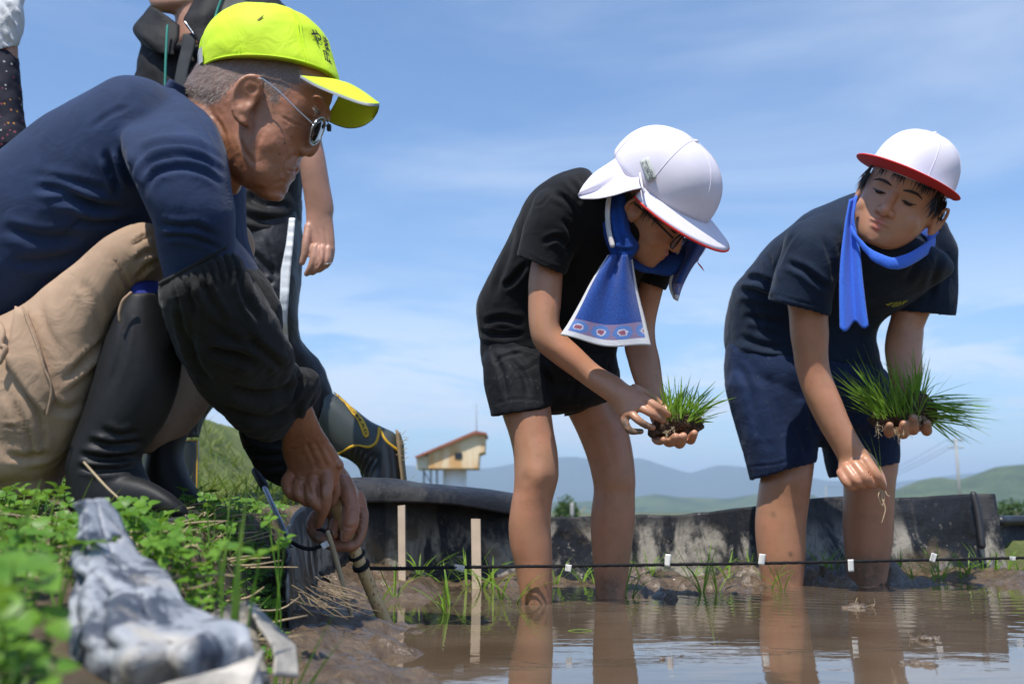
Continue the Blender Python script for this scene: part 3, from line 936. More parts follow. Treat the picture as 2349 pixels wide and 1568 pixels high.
# the grassy rise behind
bl = []
for i in range(6200):
    x = random.uniform(-2.3, -0.35); y = random.uniform(2.75, 5.6)
    if bank_d(np.array([x]), np.array([y]))[0] < 0.10: continue
    z = on_bank(x, y); o = rand_unit_xy()
    bl.append(blade((x, y, z - 0.01), [o[0] * 0.6, o[1] * 0.6, 1], random.uniform(0.04, 0.13), random.uniform(0.002, 0.005), (*nrm(o - [0, 0, 0.3]), random.uniform(0.2, 0.9)), n=4))
for i in range(1800):
    x = random.uniform(-0.2, 3.2); y = random.uniform(3.05, 3.9)
    if bank_d(np.array([x]), np.array([y]))[0] < 0.10: continue
    z = on_bank(x, y); o = rand_unit_xy()
    bl.append(blade((x, y, z - 0.01), [o[0], o[1], 0.8], random.uniform(0.015, 0.03), random.uniform(0.001, 0.002), (*nrm(o - [0, 0, 0.3]), random.uniform(0.2, 0.9)), n=3))
solo('rough_grass', merge(bl), FARGR, 'rough sunlit grass on the rise behind the crouching man', 'grass', kind='stuff', fix=False)

# ---- separate plants in front (each its own thing)
def clover_plant(u, v, Y, heads, label, r=0.014, lean=0.02):
    q = P(u, v, Y); q[2] = on_bank(q[0], q[1])
    t = thing('clover_plant', q, label, 'clover', 'single clover plants')
    for (hu, hv, hr, rot) in heads:
        top = P(hu, hv, Y + random.uniform(-0.012, 0.012))
        part('stem', tube([q, (q + top) / 2 + rng.normal(size=3) * 0.004, top], 0.0010, 6, 4), CLOVER, t)
        for lf in clover_leaf(top, size(hr, Y), 0.45, rot): part('leaflet', lf, CLOVER, t, fix=False)
clover_plant(560, 1390, 0.86, [(596, 1270, 46, 0.3), (545, 1255, 34, 1.4), (500, 1262, 34, 2.2)], 'large clover with broad bright leaves in front of the pale stick scrap')
clover_plant(480, 1370, 0.95, [(470, 1290, 40, 0.9), (430, 1265, 36, 0.1)], 'clover with broad leaves left of the largest clover, above the torn sheet')
clover_plant(640, 1290, 1.15, [(640, 1215, 22, 0.5), (655, 1235, 26, 1.9), (615, 1190, 20, 1.1)], 'clover at the bank\'s edge under the man\'s near hand')
clover_plant(400, 1330, 1.05, [(375, 1262, 26, 0.2), (415, 1240, 22, 1.4)], 'clover between the torn sheet\'s peak and the broad-leaved clovers')
clover_plant(60, 1480, 0.55, [(90, 1330, 80, 0.4), (30, 1290, 70, 1.5), (110, 1420, 60, 0.9)], 'very blurred clover at the left picture edge before the torn sheet')
clover_plant(40, 1560, 0.50, [(50, 1520, 85, 0.2), (120, 1540, 60, 2.0), (10, 1420, 70, 1.1)], 'very blurred clover in the bottom left corner')
clover_plant(140, 1330, 0.80, [(200, 1240, 40, 0.2), (150, 1215, 34, 1.3), (90, 1260, 40, 0.7)], 'clover behind the left flank of the torn sheet')
clover_plant(250, 1180, 1.2, [(285, 1150, 24, 0.5), (300, 1165, 20, 2.0)], 'small clover just behind the torn sheet\'s tip')
def grass_plant(u, v, Y, specs, label, mat=GRASS):
    q = P(u, v, Y); q[2] = on_bank(q[0], q[1]) - 0.005
    t = thing('grass_plant', q, label, 'grass', 'single grass plants')
    for (tu, tv, w) in specs:
        top = P(tu, tv, Y); d = top - q; L = np.linalg.norm(d)
        part('blade', blade(q + rng.normal(size=3) * 0.003, d, L, size(w, Y), (*nrm([d[0], 0.02, -0.3]), 0.10), side=(1, 0.25, 0), n=8), mat, t, fix=False)
grass_plant(538, 1340, 0.80, [(548, 1110, 11), (585, 1010, 7), (520, 1180, 6)], 'tall blurred grass blades rising between the man\'s boot and sleeve')
grass_plant(20, 1260, 0.95, [(98, 1066, 10), (60, 1120, 6), (10, 1140, 7)], 'tall yellow-green grass blade at the left edge below the trousers')
grass_plant(615, 1330, 0.95, [(800, 1395, 5), (690, 1460, 6), (760, 1350, 4), (650, 1480, 5)], 'long thin grass arching out over the mud beside the stick')
grass_plant(500, 1250, 1.2, [(517, 1072, 4), (480, 1130, 4), (505, 1120, 3), (540, 1160, 4)], 'thin dark grass standing in front of the man\'s far boot')
grass_plant(640, 1500, 0.95, [(640, 1420, 5), (655, 1400, 4), (625, 1440, 4), (760, 1445, 3)], 'short pale grass growing from the mud at the sheet scraps')
def straw_thing(pts, r, label, mat=STRAW):
    q = [P(*a) for a in pts]
    o = solo('dry_stalk', tube(q, r, 8, 4), mat, label, 'stalk', 'dry stalks on the bank')
straw_thing([(193, 1060, 1.22), (240, 1112, 1.20), (270, 1140, 1.18)], [0.0014, 0.0014, 0.0011], 'dry stalk leaning on the toe of the man\'s near boot')
straw_thing([(752, 1220, 1.58), (770, 1280, 1.60), (806, 1410, 1.63)], [0.0034, 0.0042, 0.0036], 'split weathered stalk standing just left of the bamboo stick')
straw_thing([(735, 1312, 1.56), (768, 1346, 1.60)], [0.003, 0.0026], 'short black twig crossing the split stalk', BATTEN)
st = []
for i in range(45):
    a = P(random.uniform(665, 770), random.uniform(1320, 1375), random.uniform(1.38, 1.5))
    b = a + np.array([random.uniform(0.02, 0.07), random.uniform(-0.03, 0.03), -random.uniform(0.008, 0.03)])
    st.append(tube([a, (a + b) / 2 + rng.normal(size=3) * 0.006, b], [0.0006, 0.0006, 0.0003], 4, 3, False))
solo('dry_root_clump', merge(st), plain_mat('weathered_root', (0.27, 0.205, 0.13), 0.85, 0.2, var=0.4, scale=40), 'matted clump of dry grass roots at the mud\'s edge left of the stick', 'roots', kind='stuff', fix=False)

# ---- rice seedlings already planted
SEED = [(905, 1370, 5, 92), (870, 1385, 3, 70), (960, 1345, 3, 60), (1030, 1385, 4, 78), (1022, 1398, 3, 60), (1105, 1345, 5, 85), (1130, 1350, 4, 70), (1150, 1370, 4, 80), (1180, 1380, 4, 95), (1070, 1325, 4, 82), (975, 1320, 3, 60), (1275, 1312, 4, 52), (1335, 1310, 4, 55), (1430, 1360, 6, 95), (1445, 1365, 4, 70),
        (1470, 1340, 3, 55), (1410, 1350, 4, 60), (1490, 1325, 4, 60), (1610, 1355, 6, 90), (1645, 1350, 5, 80), (1670, 1335, 4, 60), (1655, 1278, 4, 60), (1585, 1300, 3, 45), (1765, 1345, 3, 62), (1795, 1350, 3, 70), (1880, 1290, 6, 70), (1900, 1300, 5, 70), (1912, 1310, 4, 55), (1993, 1325, 4, 60), (2060, 1300, 4, 60), (2035, 1330, 3, 50), (2150, 1290, 6, 68), (2158, 1320, 4, 60),
        (2140, 1310, 3, 50), (2252, 1275, 4, 50), (2205, 1315, 4, 50), (2220, 1300, 5, 46), (2310, 1320, 4, 55), (2335, 1300, 4, 45), (1020, 1330, 3, 50), (1365, 1320, 3, 45), (1510, 1300, 3, 44), (1720, 1290, 3, 40), (2090, 1288, 4, 44), (2280, 1290, 4, 44)]
def seed_label(u, v):
    near = 'nearer' if v > 1335 else 'farther'
    for lim, where in ((1000, 'beside the bamboo stick and first stake'), (1170, 'between the second stake and the left child'), (1350, 'between the left child\'s legs'), (1470, 'at the left child\'s farther foot'),
                       (1600, 'midway between the two children'), (1740, 'just left of the right child\'s legs'), (1860, 'in front of the right child\'s nearer leg'), (1945, 'between the right child\'s legs'), (2080, 'at the right child\'s farther leg'), (2190, 'just right of the right child\'s legs'), (9999, 'near the right end of the rope')):
        if u < lim: return near, where
def seed_name(u, v):
    b = seed_label(u, v); row = sorted(q[0] for q in SEED if seed_label(q[0], q[1]) == b); k = row.index(u)
    which = '' if len(row) == 1 else ('leftmost ', 'second-from-left ', 'third-from-left ', 'fourth-from-left ', 'fifth-from-left ', 'sixth-from-left ')[k]
    return which + b[0] + ' rice seedling ' + b[1]
for i, (u, v, n, hpx) in enumerate(SEED):
    q = ground_hit(u, v, 0.004)
    lim = float(interp(q[0], FAR_X, FAR_Y)) - 0.16
    if q[1] > lim: q = P(u, v, min(lim, 2.35 + 0.012 * (1400 - v) * random.uniform(0.4, 1)) if lim > 2.4 else lim)
    hh = size(hpx * 1.15, q[1])
    z = float(mud_h(np.array([q[0]]), np.array([q[1]]))[0]); base = np.array([q[0], q[1], max(z, 0.0) - 0.008])
    ps = []
    for j in range(n + 2):
        o = rand_unit_xy(); o[1] *= 0.5
        L = (hh * 1.15 + 0.012) * random.uniform(0.65, 1.12)
        ps.append(blade(base + o * 0.004, [o[0] * 0.45, o[1] * 0.4, 1], L, random.uniform(0.0024, 0.0042), (*nrm(o * 1.2 - [0, 0, 0.35]), random.choice([0.05, 0.15, 0.3, 0.55, 0.8])), n=7, twist=random.uniform(-0.8, 0.8)))
    s = solo('rice_seedling', merge(ps), RICE, seed_name(u, v), 'rice seedling', 'rice seedlings planted in the paddy', fix=False)
solo('floating_leaf', leaflet(ground_hit(1278, 1443, 0.002), (1, 0.06, 0), (0, 1, 0), 0.075, 0.006, 0.05), RICE, 'single green blade lying flat on the water between the left boy\'s legs', 'leaf', fix=False)
# bits of stubble and mud standing out of the water
def clod(u, v, r, label, twigs=6):
    r *= 0.8
    q = ground_hit(u, v, 0.0)
    t = thing('mud_clod', q, label, 'clod', 'clods in the paddy water')
    me = fuse('lump', [ball(q + rng.normal(size=3) * [r * 0.7, r * 0.4, 0.001], (r * random.uniform(0.4, 0.7), r * 0.5, r * random.uniform(0.18, 0.34))) for _ in range(5)], r * 0.10, 1)
    wrinkle(me, r * 0.12, 2.2 / r, 5, 3); put('lump', me, MUD, t)
    for k in range(twigs):
        a = q + np.array([random.uniform(-1, 1) * r, random.uniform(-0.4, 0.4) * r, 0.0]); b = a + [random.uniform(-1, 1) * r * 0.7, 0, random.uniform(0.15, 0.75) * r]
        part('twig', tube([a, (a + b) / 2 + rng.normal(size=3) * r * 0.1, b], r * 0.028, 5, 3), STRAW if k % 3 == 0 else MUD, t)
clod(1975, 1392, 0.034, 'stubble clod rising from the water before the right boy\'s far leg', 9)
clod(2118, 1465, 0.024, 'small twiggy clod in the water right of the right boy\'s legs')
clod(2105, 1522, 0.022, 'flat wet clod near the bottom edge right of the right boy\'s legs', 2)
clod(1520, 1512, 0.006, 'tiny dark clod in the open water between the two boys', 1)
clod(1115, 1425, 0.012, 'crumbly clod at the mud\'s edge left of the left boy\'s reflection', 3)
clod(1690, 1360, 0.011, 'tiny pale clod in the water left of the right boy\'s near leg', 3)
# ================================================================== the crouching man
SKIN_MAN = skin_mat('tanned_skin', (0.33, 0.145, 0.073), (0.42, 0.170, 0.088), (0.22, 0.090, 0.046), 0.8, 0.40, 0.30)
NAVY = cloth_mat('navy_jersey', (0.017, 0.032, 0.080), 0.80, 0.18, 1600, 0.6, 0.10, (0.2, 0.22, 0.28), 0.4, 0.22, spec=0.18)
KHAKI = cloth_mat('khaki_cotton', (0.40, 0.275, 0.185), 0.88, 0.10, 1200, 0.1, 0.06, (0.2, 0.15, 0.1), 0.4, 0.40, spec=0.15)
BLACK_COVER = cloth_mat('black_cotton', (0.020, 0.020, 0.019), 0.85, 0.25, 1200, 0.5, 0.08, (0.2, 0.18, 0.15), 0.4, 0.45, spec=0.15)
RUBBER = plain_mat('black_rubber', (0.011, 0.011, 0.012), 0.58, 0.35, var=0.3, scale=30, bump=0.25)
NEON = cloth_mat('neon_yellow_nylon', (0.62, 0.84, 0.035), 0.65, 0.05, 900, 0.1, 0.0, bump=0.15, crease=0.28, spec=0.25)
GREY_TRIM = cloth_mat('grey_reflective_trim', (0.22, 0.23, 0.25), 0.5, 0.1, 900)
SILVER = plain_mat('silver_metal', (0.72, 0.72, 0.70), 0.22, metal=1.0, bump=0)
HAIR_GREY = plain_mat('grey_hair', (0.30, 0.265, 0.235), 0.6, 0.4, var=0.5, scale=300)
HAIR_ROOT = plain_mat('short_hair_base', (0.12, 0.07, 0.045), 0.8, 0.2, var=0.4, scale=120, bump=0.5)
DARK_LENS = plain_mat('dark_lens', (0.010, 0.012, 0.012), 0.04, 0.9, var=0.0, bump=0, coat=1.0)
NAIL = plain_mat('nail', (0.50, 0.29, 0.22), 0.35, 0.5, scale=80)
INK = plain_mat('black_print', (0.012, 0.012, 0.014), 0.6, bump=0)

man = thing('person', P(230, 1180, 1.42), 'crouching person in neon yellow cap, navy shirt and khaki trousers gripping a stick', 'person')
YH = 1.46                                                   # sagittal plane of the head
poly_hair = [(416, 175), (416, 196), (436, 226), (462, 240), (492, 238), (520, 215), (545, 176)]
def inside(uv, poly):
    poly = np.array(poly, float); r = np.zeros(len(uv), bool); j = len(poly) - 1
    for i in range(len(poly)):
        a, b = poly[i], poly[j]
        cnd = ((a[1] > uv[:, 1]) != (b[1] > uv[:, 1])) & (uv[:, 0] < (b[0] - a[0]) * (uv[:, 1] - a[1]) / (b[1] - a[1] + 1e-9) + a[0])
        r ^= cnd; j = i
    return r
side_hair = [(598, 176), (604, 200), (612, 222), (625, 240), (640, 236), (645, 215), (662, 205), (676, 190), (680, 176)]
# ---- head, neck
head = [loft([(505, 66, 700, 70, YH, .058), (482, 100, 742, 112, YH, .073), (462, 140, 760, 160, YH, .078), (430, 190, 764, 205, YH, .079), (432, 215, 757, 236, YH, .078), (452, 250, 742, 266, YH, .075),
              (474, 285, 724, 300, YH, .073), (492, 318, 706, 330, YH, .0725), (508, 345, 692, 356, YH, .070), (520, 375, 682, 384, YH, .064), (534, 402, 672, 408, YH, .055), (556, 425, 659, 428, YH, .043), (585, 441, 648, 443, YH, .030)], 4, 36, 2.15),
        loft([(452, 215, 560, 330, YH, .058), (440, 228, 548, 432, YH, .062), (415, 250, 505, 446, YH + .01, .066), (370, 285, 455, 470, YH + .02, .075)], 5, 28),
        ptube([(738, 268, YH, 12), (731, 300, YH, 12), (719, 330, YH, 16), (708, 343, YH, 19)]),
        ball(P(694, 346, YH - .014), (.011, .009, .010)), ball(P(694, 346, YH + .014), (.011, .009, .010)),
        pball(738, 250, YH, 18, 13, .050),
        pball(676, 382, YH, 9, 9, .024), pball(667, 401, YH, 9, 9, .022),
        pball(645, 425, YH, 16, 20, .024)]
for s in (-1, 1):                                           # ears
    Ye = YH + s * .083
    head += [loft([(545, 190, 600, 180, Ye, .011), (533, 215, 598, 215, Ye, .012), (532, 245, 578, 250, Ye, .011), (538, 270, 572, 272, Ye - s * .004, .009), (552, 284, 572, 284, Ye - s * .006, .007)], 4, 20),
             ptube([(596, 222, Ye - s * .004, 5), (602, 196, Ye + s * .004, 6), (585, 176, Ye + s * .008, 7), (556, 182, Ye + s * .010, 7), (536, 210, Ye + s * .012, 6), (533, 240, Ye + s * .010, 6), (540, 266, Ye + s * .006, 7), (556, 281, Ye + s * .002, 9)], 10, 5)]
hm = fuse('head', head, 0.0024, 9, 0.5)
fw = nrm(P(760, 300, YH) - P(660, 262, YH)); dn = nrm(P(640, 440, YH) - P(735, 215, YH)); nearv = np.array([0, -1.0, 0])
for s in (-1, 1):
    brush(hm, P(566, 226, YH + s * .092), .013, vec=(0, -s * .009, 0))
    brush(hm, P(578, 206, YH + s * .090), .007, vec=(0, -s * .004, 0))
    brush(hm, P(716, 284, YH + s * .040), .016, vec=-fw * .007)                 # eye socket
    brush(hm, P(700, 372, YH + s * .030), .010, vec=-fw * .002)
    brush(hm, P(605, 365, YH + s * .070), .026, vec=(0, -s * .004, 0))          # hollow cheek
    brush(hm, P(590, 405, YH + s * .055), .020, vec=(0, s * .004, 0))           # jaw
brush(hm, P(686, 394, YH), .006, vec=-fw * .004)
for s in (-1, 1): brush(hm, P(640, 318, YH + s * .070), .024, vec=(0, s * .006, 0))
folds(hm, [([(690, 352), (668, 362), (652, 385), (648, 405)], 5, .0012), ([(690, 392), (670, 393), (655, 389)], 2.6, .0014), ([(490, 262), (512, 300), (522, 345)], 4, .0014), ([(470, 262), (498, 310), (510, 355)], 4, .0012), ([(640, 265), (672, 282), (700, 292)], 3, .001),
           ([(600, 300), (592, 330), (585, 370)], 5, .0010), ([(628, 425), (640, 418), (655, 415)], 4, .0014), ([(545, 300), (560, 345), (590, 385)], 5, .0009), ([(700, 262), (715, 274), (732, 270)], 3, .0012), ([(536, 418), (570, 428), (610, 436)], 5, .0015)])
wrinkle(hm, .0006, 90, 3, 3)
# ---- near arm, hand; far arm, hand (bare parts and inside the sleeves)
arm_n = [loft([(380, 470, 510, 460, 1.30, .042), (400, 600, 500, 590, 1.30, .040), (440, 700, 560, 660, 1.34, .040), (560, 880, 650, 820, 1.46, .034), (640, 975, 712, 925, 1.56, .028), (647, 1008, 732, 972, 1.60, .027), (647, 1036, 756, 1012, 1.64, .027), (660, 1072, 779, 1048, 1.665, .029), (674, 1098, 783, 1075, 1.675, .029), (684, 1120, 776, 1105, 1.68, .026)], 5, 28, 2.2),
         ptube([(668, 1085, 1.665, 14), (657, 1104, 1.652, 13), (664, 1128, 1.645, 13), (690, 1142, 1.655, 12)]),
         ptube([(690, 1098, 1.66, 15), (682, 1128, 1.640, 14), (704, 1148, 1.645, 13.5), (728, 1150, 1.66, 12)]),
         ptube([(718, 1098, 1.655, 15), (712, 1136, 1.636, 14.5), (728, 1158, 1.642, 14), (745, 1158, 1.66, 12)]),
         ptube([(748, 1090, 1.655, 16), (748, 1128, 1.640, 15), (744, 1160, 1.645, 14), (734, 1190, 1.66, 12), (728, 1203, 1.668, 10)]),
         ptube([(770, 1060, 1.68, 14), (779, 1066, 1.66, 10)]),
         ptube([(752, 1085, 1.70, 15), (768, 1120, 1.71, 14), (762, 1150, 1.715, 12)])]
am = fuse('arm', arm_n, 0.0022, 5)
folds(am, [([(700, 1010), (716, 1045), (730, 1080)], 4, .0012), ([(722, 1010), (738, 1045), (752, 1075)], 4, .0012), ([(745, 1020), (758, 1045), (768, 1068)], 4, .0010), ([(672, 1092), (690, 1096), (710, 1088)], 3.5, .0016), ([(650, 1030), (690, 1028), (735, 1012)], 4, .0009),
           ([(678, 1100), (690, 1110), (700, 1125)], 4, .0018), ([(704, 1105), (708, 1120), (716, 1140)], 4, .0018), ([(734, 1105), (732, 1125), (736, 1150)], 4, .0018)])
wrinkle(am, .0006, 110, 8, 3)
arm_f = [loft([(540, 800, 610, 780, 1.70, .036), (600, 960, 670, 930, 1.74, .032), (700, 1075, 760, 1035, 1.76, .028), (735, 1100, 795, 1080, 1.77, .027), (752, 1125, 815, 1112, 1.775, .028), (760, 1160, 830, 1150, 1.78, .028), (752, 1195, 835, 1190, 1.785, .026), (745, 1225, 830, 1228, 1.785, .022)], 5, 28, 2.2),
         ptube([(788, 1108, 1.745, 22), (803, 1150, 1.725, 20), (804, 1190, 1.715, 19.5), (801, 1205, 1.713, 19), (793, 1228, 1.712, 14)]),
         ptube([(822, 1140, 1.79, 15), (832, 1180, 1.775, 13), (828, 1222, 1.758, 12), (812, 1250, 1.748, 12), (795, 1252, 1.742, 11)]),
         ptube([(770, 1170, 1.80, 14), (728, 1180, 1.785, 14), (713, 1205, 1.76, 13), (728, 1232, 1.745, 12.5), (752, 1238, 1.745, 11)]),
         ptube([(775, 1215, 1.79, 14), (745, 1228, 1.765, 13.5), (760, 1250, 1.745, 13), (800, 1252, 1.742, 13)]),
         ptube([(790, 1190, 1.79, 13), (768, 1196, 1.75, 11), (764, 1220, 1.727, 10.5), (766, 1226, 1.725, 9)])]
fm = fuse('arm', arm_f, 0.0022, 5)
folds(fm, [([(790, 1170), (805, 1168), (820, 1160)], 3, .001), ([(786, 1204), (800, 1210), (816, 1206)], 3, .001), ([(770, 1130), (782, 1150), (788, 1165)], 3, .001), ([(822, 1165), (830, 1168), (838, 1165)], 3, .0016), ([(822, 1185), (830, 1188), (838, 1185)], 3, .0016), ([(820, 1212), (828, 1214), (836, 1210)], 3, .0016)])
wrinkle(fm, .0006, 110, 9, 3)
legs_in = fuse('core', [loft([(40, 560, 330, 560, 1.47, .10), (180, 430, 400, 470, 1.47, .12), (360, 300, 460, 420, 1.47, .08)], 4, 20)], 0.01, 2)
body = join_meshes('body', [hm, am, fm, legs_in])
spots(body, 'lip', [(P(679, 387, YH), .009, .35), (P(670, 399, YH), .008, .35)])
hu = project(get_co(body)); hu = hu + (rng.normal(size=hu.shape) * 3.5);  hb = np.isfinite(hu[:, 0]) & (inside(hu, poly_hair) | inside(hu, side_hair) | ((hu[:, 1] < 192) & (hu[:, 1] > 60) & (hu[:, 0] > 405) & (hu[:, 0] < 690) & (np.abs(get_co(body)[:, 1] - YH) < .0815)))
ha = body.attributes.new('hair', 'FLOAT', 'POINT'); ha.data.foreach_set('value', (hb * .75).astype(np.float32))
spots(body, 'mud', [(P(728, 1238, 1.74), .016, .6)])
put('body', body, SKIN_MAN, man)
def nail(c, ax, nrmv, L, W):
    ax, nz = nrm(ax), nrm(nrmv); sd = np.cross(nz, ax)
    pts = np.array([[c + ax * L * (i / 6 - .5) + sd * W * (j / 6 - .5) * (1 - .25 * (i / 6) ** 4) - nz * 0.0016 * (2 * j / 6 - 1) ** 2 for j in range(7)] for i in range(7)])
    return grid(pts)
part('nail', nail(P(791, 1229, 1.7035), P(790, 1240, 1.71) - P(797, 1205, 1.705), (0.1, -1, -.25), .016, .0145), NAIL, man)

# ---- short grey hair on the back and side of the head, eyebrow
hz, hno = get_co(hm), get_no(hm)
uvh = project(hz)
uvj = uvh + rng.normal(size=uvh.shape) * 5
mask = inside(uvj, poly_hair) | inside(uvj, side_hair) | ((uvj[:, 1] < 192) & (uvh[:, 0] > 400) & (uvh[:, 0] < 690)) | ((uvh[:, 1] < 200) & (uvh[:, 0] < 545)) | ((uvh[:, 1] < 190) & (uvh[:, 0] > 600) & (uvh[:, 0] < 680))
mask &= ~((uvh[:, 0] > 526) & (uvh[:, 0] < 606) & (np.abs(hz[:, 1] - YH) > .0815))
idx = np.nonzero(mask)[0]; idx = rng.choice(idx, min(9000, len(idx)), False)
hs = []
for i in idx:
    n = hno[i]; d = nrm(n * 0.40 + dn * 0.95 + rng.normal(size=3) * 0.22 - fw * 0.30)
    L = random.uniform(.004, .0075)
    s_ = nrm(np.cross(d, n)) * 0.00026
    hs.append((np.array([hz[i] - s_, hz[i] + s_, hz[i] + d * L]), [(0, 1, 2)]))
hair = tag(part('hair', merge(hs), HAIR_GREY, man, False, fix=False), kind='stuff')
eb = []
for s in (-1, 1):
    for k in range(60):
        t = random.random(); a = P(728 - 16 * t + random.uniform(-3, 3), 246 + 12 * (1 - t) + random.uniform(-4, 4), YH + s * (.022 + .038 * t))
        a = a + fw * .004 + [0, s * .004, 0]
        d = nrm(fw * 0.7 + dn * 0.5 + np.array([0, s * .6, 0]) + rng.normal(size=3) * .35); L = random.uniform(.006, .012)
        sd = nrm(np.cross(d, [0, 1, .2])) * .0004; eb.append((np.array([a - sd, a + sd, a + d * L]), [(0, 1, 2)]))
tag(part('eyebrow', merge(eb), plain_mat('dark_grey_brow', (0.13, 0.10, 0.085), 0.6, 0.3, var=0.5, scale=300), man, False, fix=False), kind='stuff')

# ---- cap
cap = bpy.data.objects.new('cap', None)
rowsC = [(464, 180, 777, 190, .0855), (464, 165, 775, 178, .0865), (463, 140, 766, 150, .0870), (465, 112, 757, 118, .0845), (474, 88, 750, 90, .0790), (490, 60, 727, 62, .0660), (512, 42, 694, 43, .0490), (541, 31, 660, 31, .0320), (572, 25.5, 618, 26, .0130)]
CAPR = catmull(np.array(rowsC), 12)
def cap_ring(t):
    x = min(max(t, 0.0), 1.0) * (len(CAPR) - 1); i = min(int(x), len(CAPR) - 2); return CAPR[i] * (1 - x + i) + CAPR[i + 1] * (x - i)
def cap_pt(t, ang, off=0.0):
    """t 0..1 from hem to button, ang 0 = front, pi/2 = side nearest the camera"""
    uL, vL, uR, vR, hd = cap_ring(t)
    L, R = P(uL, vL, YH), P(uR, vR, YH); c, s = (L + R) / 2, (R - L) / 2
    k = 1 + off / max(.02, np.linalg.norm(s))
    return c + (s * math.cos(ang) + np.array([0, -1, 0]) * hd * math.sin(ang)) * k
NA = 96
rings = [np.array([cap_pt(t, a) for a in np.linspace(0, 2 * math.pi, NA, endpoint=False)]) for t in np.linspace(0, 1, 60)]
for r_, t in zip(rings, np.linspace(0, 1, 60)):              # soft dents of the fabric
    for j in range(NA):
        a = 2 * math.pi * j / NA
        r_[j] += nrm(r_[j] - rings[0].mean(0)) * (0.0022 * math.sin(a * 3 + 5 * t) * (1 - t) + 0.0012 * vnoise(np.array([[a * 4, t * 6, 1.0]]), 3)[0])
inner = [rings[0] * .97 + rings[0].mean(0) * .03, rings[2] * .95 + rings[2].mean(0) * .05]
crown = part('cap', rings_mesh(inner[::-1] + rings), NEON, man)
def on_crown(name, pts_ta, r, mat, off=.0004, n=6):
    return part(name, tube([cap_pt(t, a, off) for t, a in pts_ta], r, n, 1, False), mat, crown)
for a in (0.85, 1.83, 2.95, 4.45, 5.43):
    on_crown('seam', [(t, a - .028) for t in np.linspace(.02, .97, 40)], .0010, NEON)
    on_crown('seam', [(t, a + .028) for t in np.linspace(.02, .97, 40)], .0010, NEON)
on_crown('hem', [(.015, a) for a in np.linspace(.5, 2 * math.pi - .5, 80)], .0013, NEON)
# brim: arched plate; near edge, middle and far edge traced
bt = [(690, 176, 777, 187, 748, 272, 745, 190), (725, 196, 800, 194, 772, 284, 775, 196), (772, 216, 822, 206, 800, 291, 806, 205), (821, 234, 842, 219, 830, 287, 836, 222), (852, 240, 858, 231, 853, 273, 856, 240)]
br = []
for (un, vn, um, vm, uf, vf, _, _) in bt:
    br.append(np.array([P(un, vn, YH - .072), P(um, vm, YH - .028), P(um + 3, vm + (vf - vm) * .30, YH + .020), P(uf + 4, vf - 6, YH + .058), P(uf, vf, YH + .074)]))
br.append(np.array([P(867, 240, YH - .042), P(869, 238, YH - .015), P(869, 243, YH + .012), P(865, 255, YH + .034), P(858, 266, YH + .052)]))
B = np.array([catmull(r_, 6) for r_ in br]); B = np.stack([catmull(B[:, j], 5) for j in range(B.shape[1])], 1)
brim = sheet('brim', B, NEON, crown, .0035)
edge = [B[i, 0] for i in range(len(B))] + [B[-1, j] for j in range(1, B.shape[1])] + [B[i, -1] for i in range(len(B) - 2, -1, -1)]
e = np.array(edge); cB = B.reshape(-1, 3).mean(0)
inn = e + (cB - e) / np.linalg.norm(cB - e, axis=1)[:, None] * .0105
up_ = np.array([0, 0, .0030])
part('reflective_edge', grid(np.stack([e + (e - cB) * .012 - up_ * .9, e + (e - cB) * .014 + up_ * .6, inn + up_ * .95])), GREY_TRIM, brim, fix=False)
# strap at the back, print
part('strap', grid(np.array([[cap_pt(t, a, .0035) for a in np.linspace(2.62, 3.7, 20)] for t in (.03, .10, .17, .24)])), GREY_TRIM, crown, fix=False)
part('strap_tab', grid(np.array([[cap_pt(t, a, .005) for a in np.linspace(2.50, 2.66, 6)] for t in (.035, .10, .17, .235)])), cloth_mat('white_tape', (0.6, 0.6, 0.58)), crown, fix=False)
def text_geo(body_, size_, spacing=1.0):
    cu = bpy.data.curves.new('txt', 'FONT'); cu.body = body_; cu.size = size_; cu.extrude = 0; cu.offset = size_ * .018
    cu.align_x = 'LEFT'; cu.space_character = spacing; cu.resolution_u = 3
    o = bpy.data.objects.new('txt', cu); link(o)
    dg = bpy.context.evaluated_depsgraph_get(); dg.update()
    me = bpy.data.meshes.new_from_object(o.evaluated_get(dg), depsgraph=dg)
    bm = bmesh.new(); bm.from_mesh(me)
    bmesh.ops.triangulate(bm, faces=bm.faces); bmesh.ops.subdivide_edges(bm, edges=[e_ for e_ in bm.edges if e_.calc_length() > size_ * .12], cuts=2)
    v = np.array([q.co[:] for q in bm.verts]); f = [tuple(x.index for x in q.verts) for q in bm.faces]
    bm.free(); bpy.data.objects.remove(o); bpy.data.curves.remove(cu)
    return v, f
for body_, sz, a0, t0 in (('やま', .024, .66, .33), ('広', .019, .47, .20)):
    v, f = text_geo(body_, sz)
    w = np.array([cap_pt(t0 + q[1] / .15, a0 - q[0] / .088, .0016) for q in v])
    uL = w.copy()
    part('lettering', (w, f), INK, crown, False, fix=False)
part('stain', tube([cap_pt(.34, 1.56, .0), cap_pt(.40, 1.50, .0002), cap_pt(.47, 1.42, .0)], [.0010, .0026, .0008], 8, 4, flat=((0, 1, 0), .25)), plain_mat('mud_stain', (0.20, 0.15, 0.03), 0.8), crown)

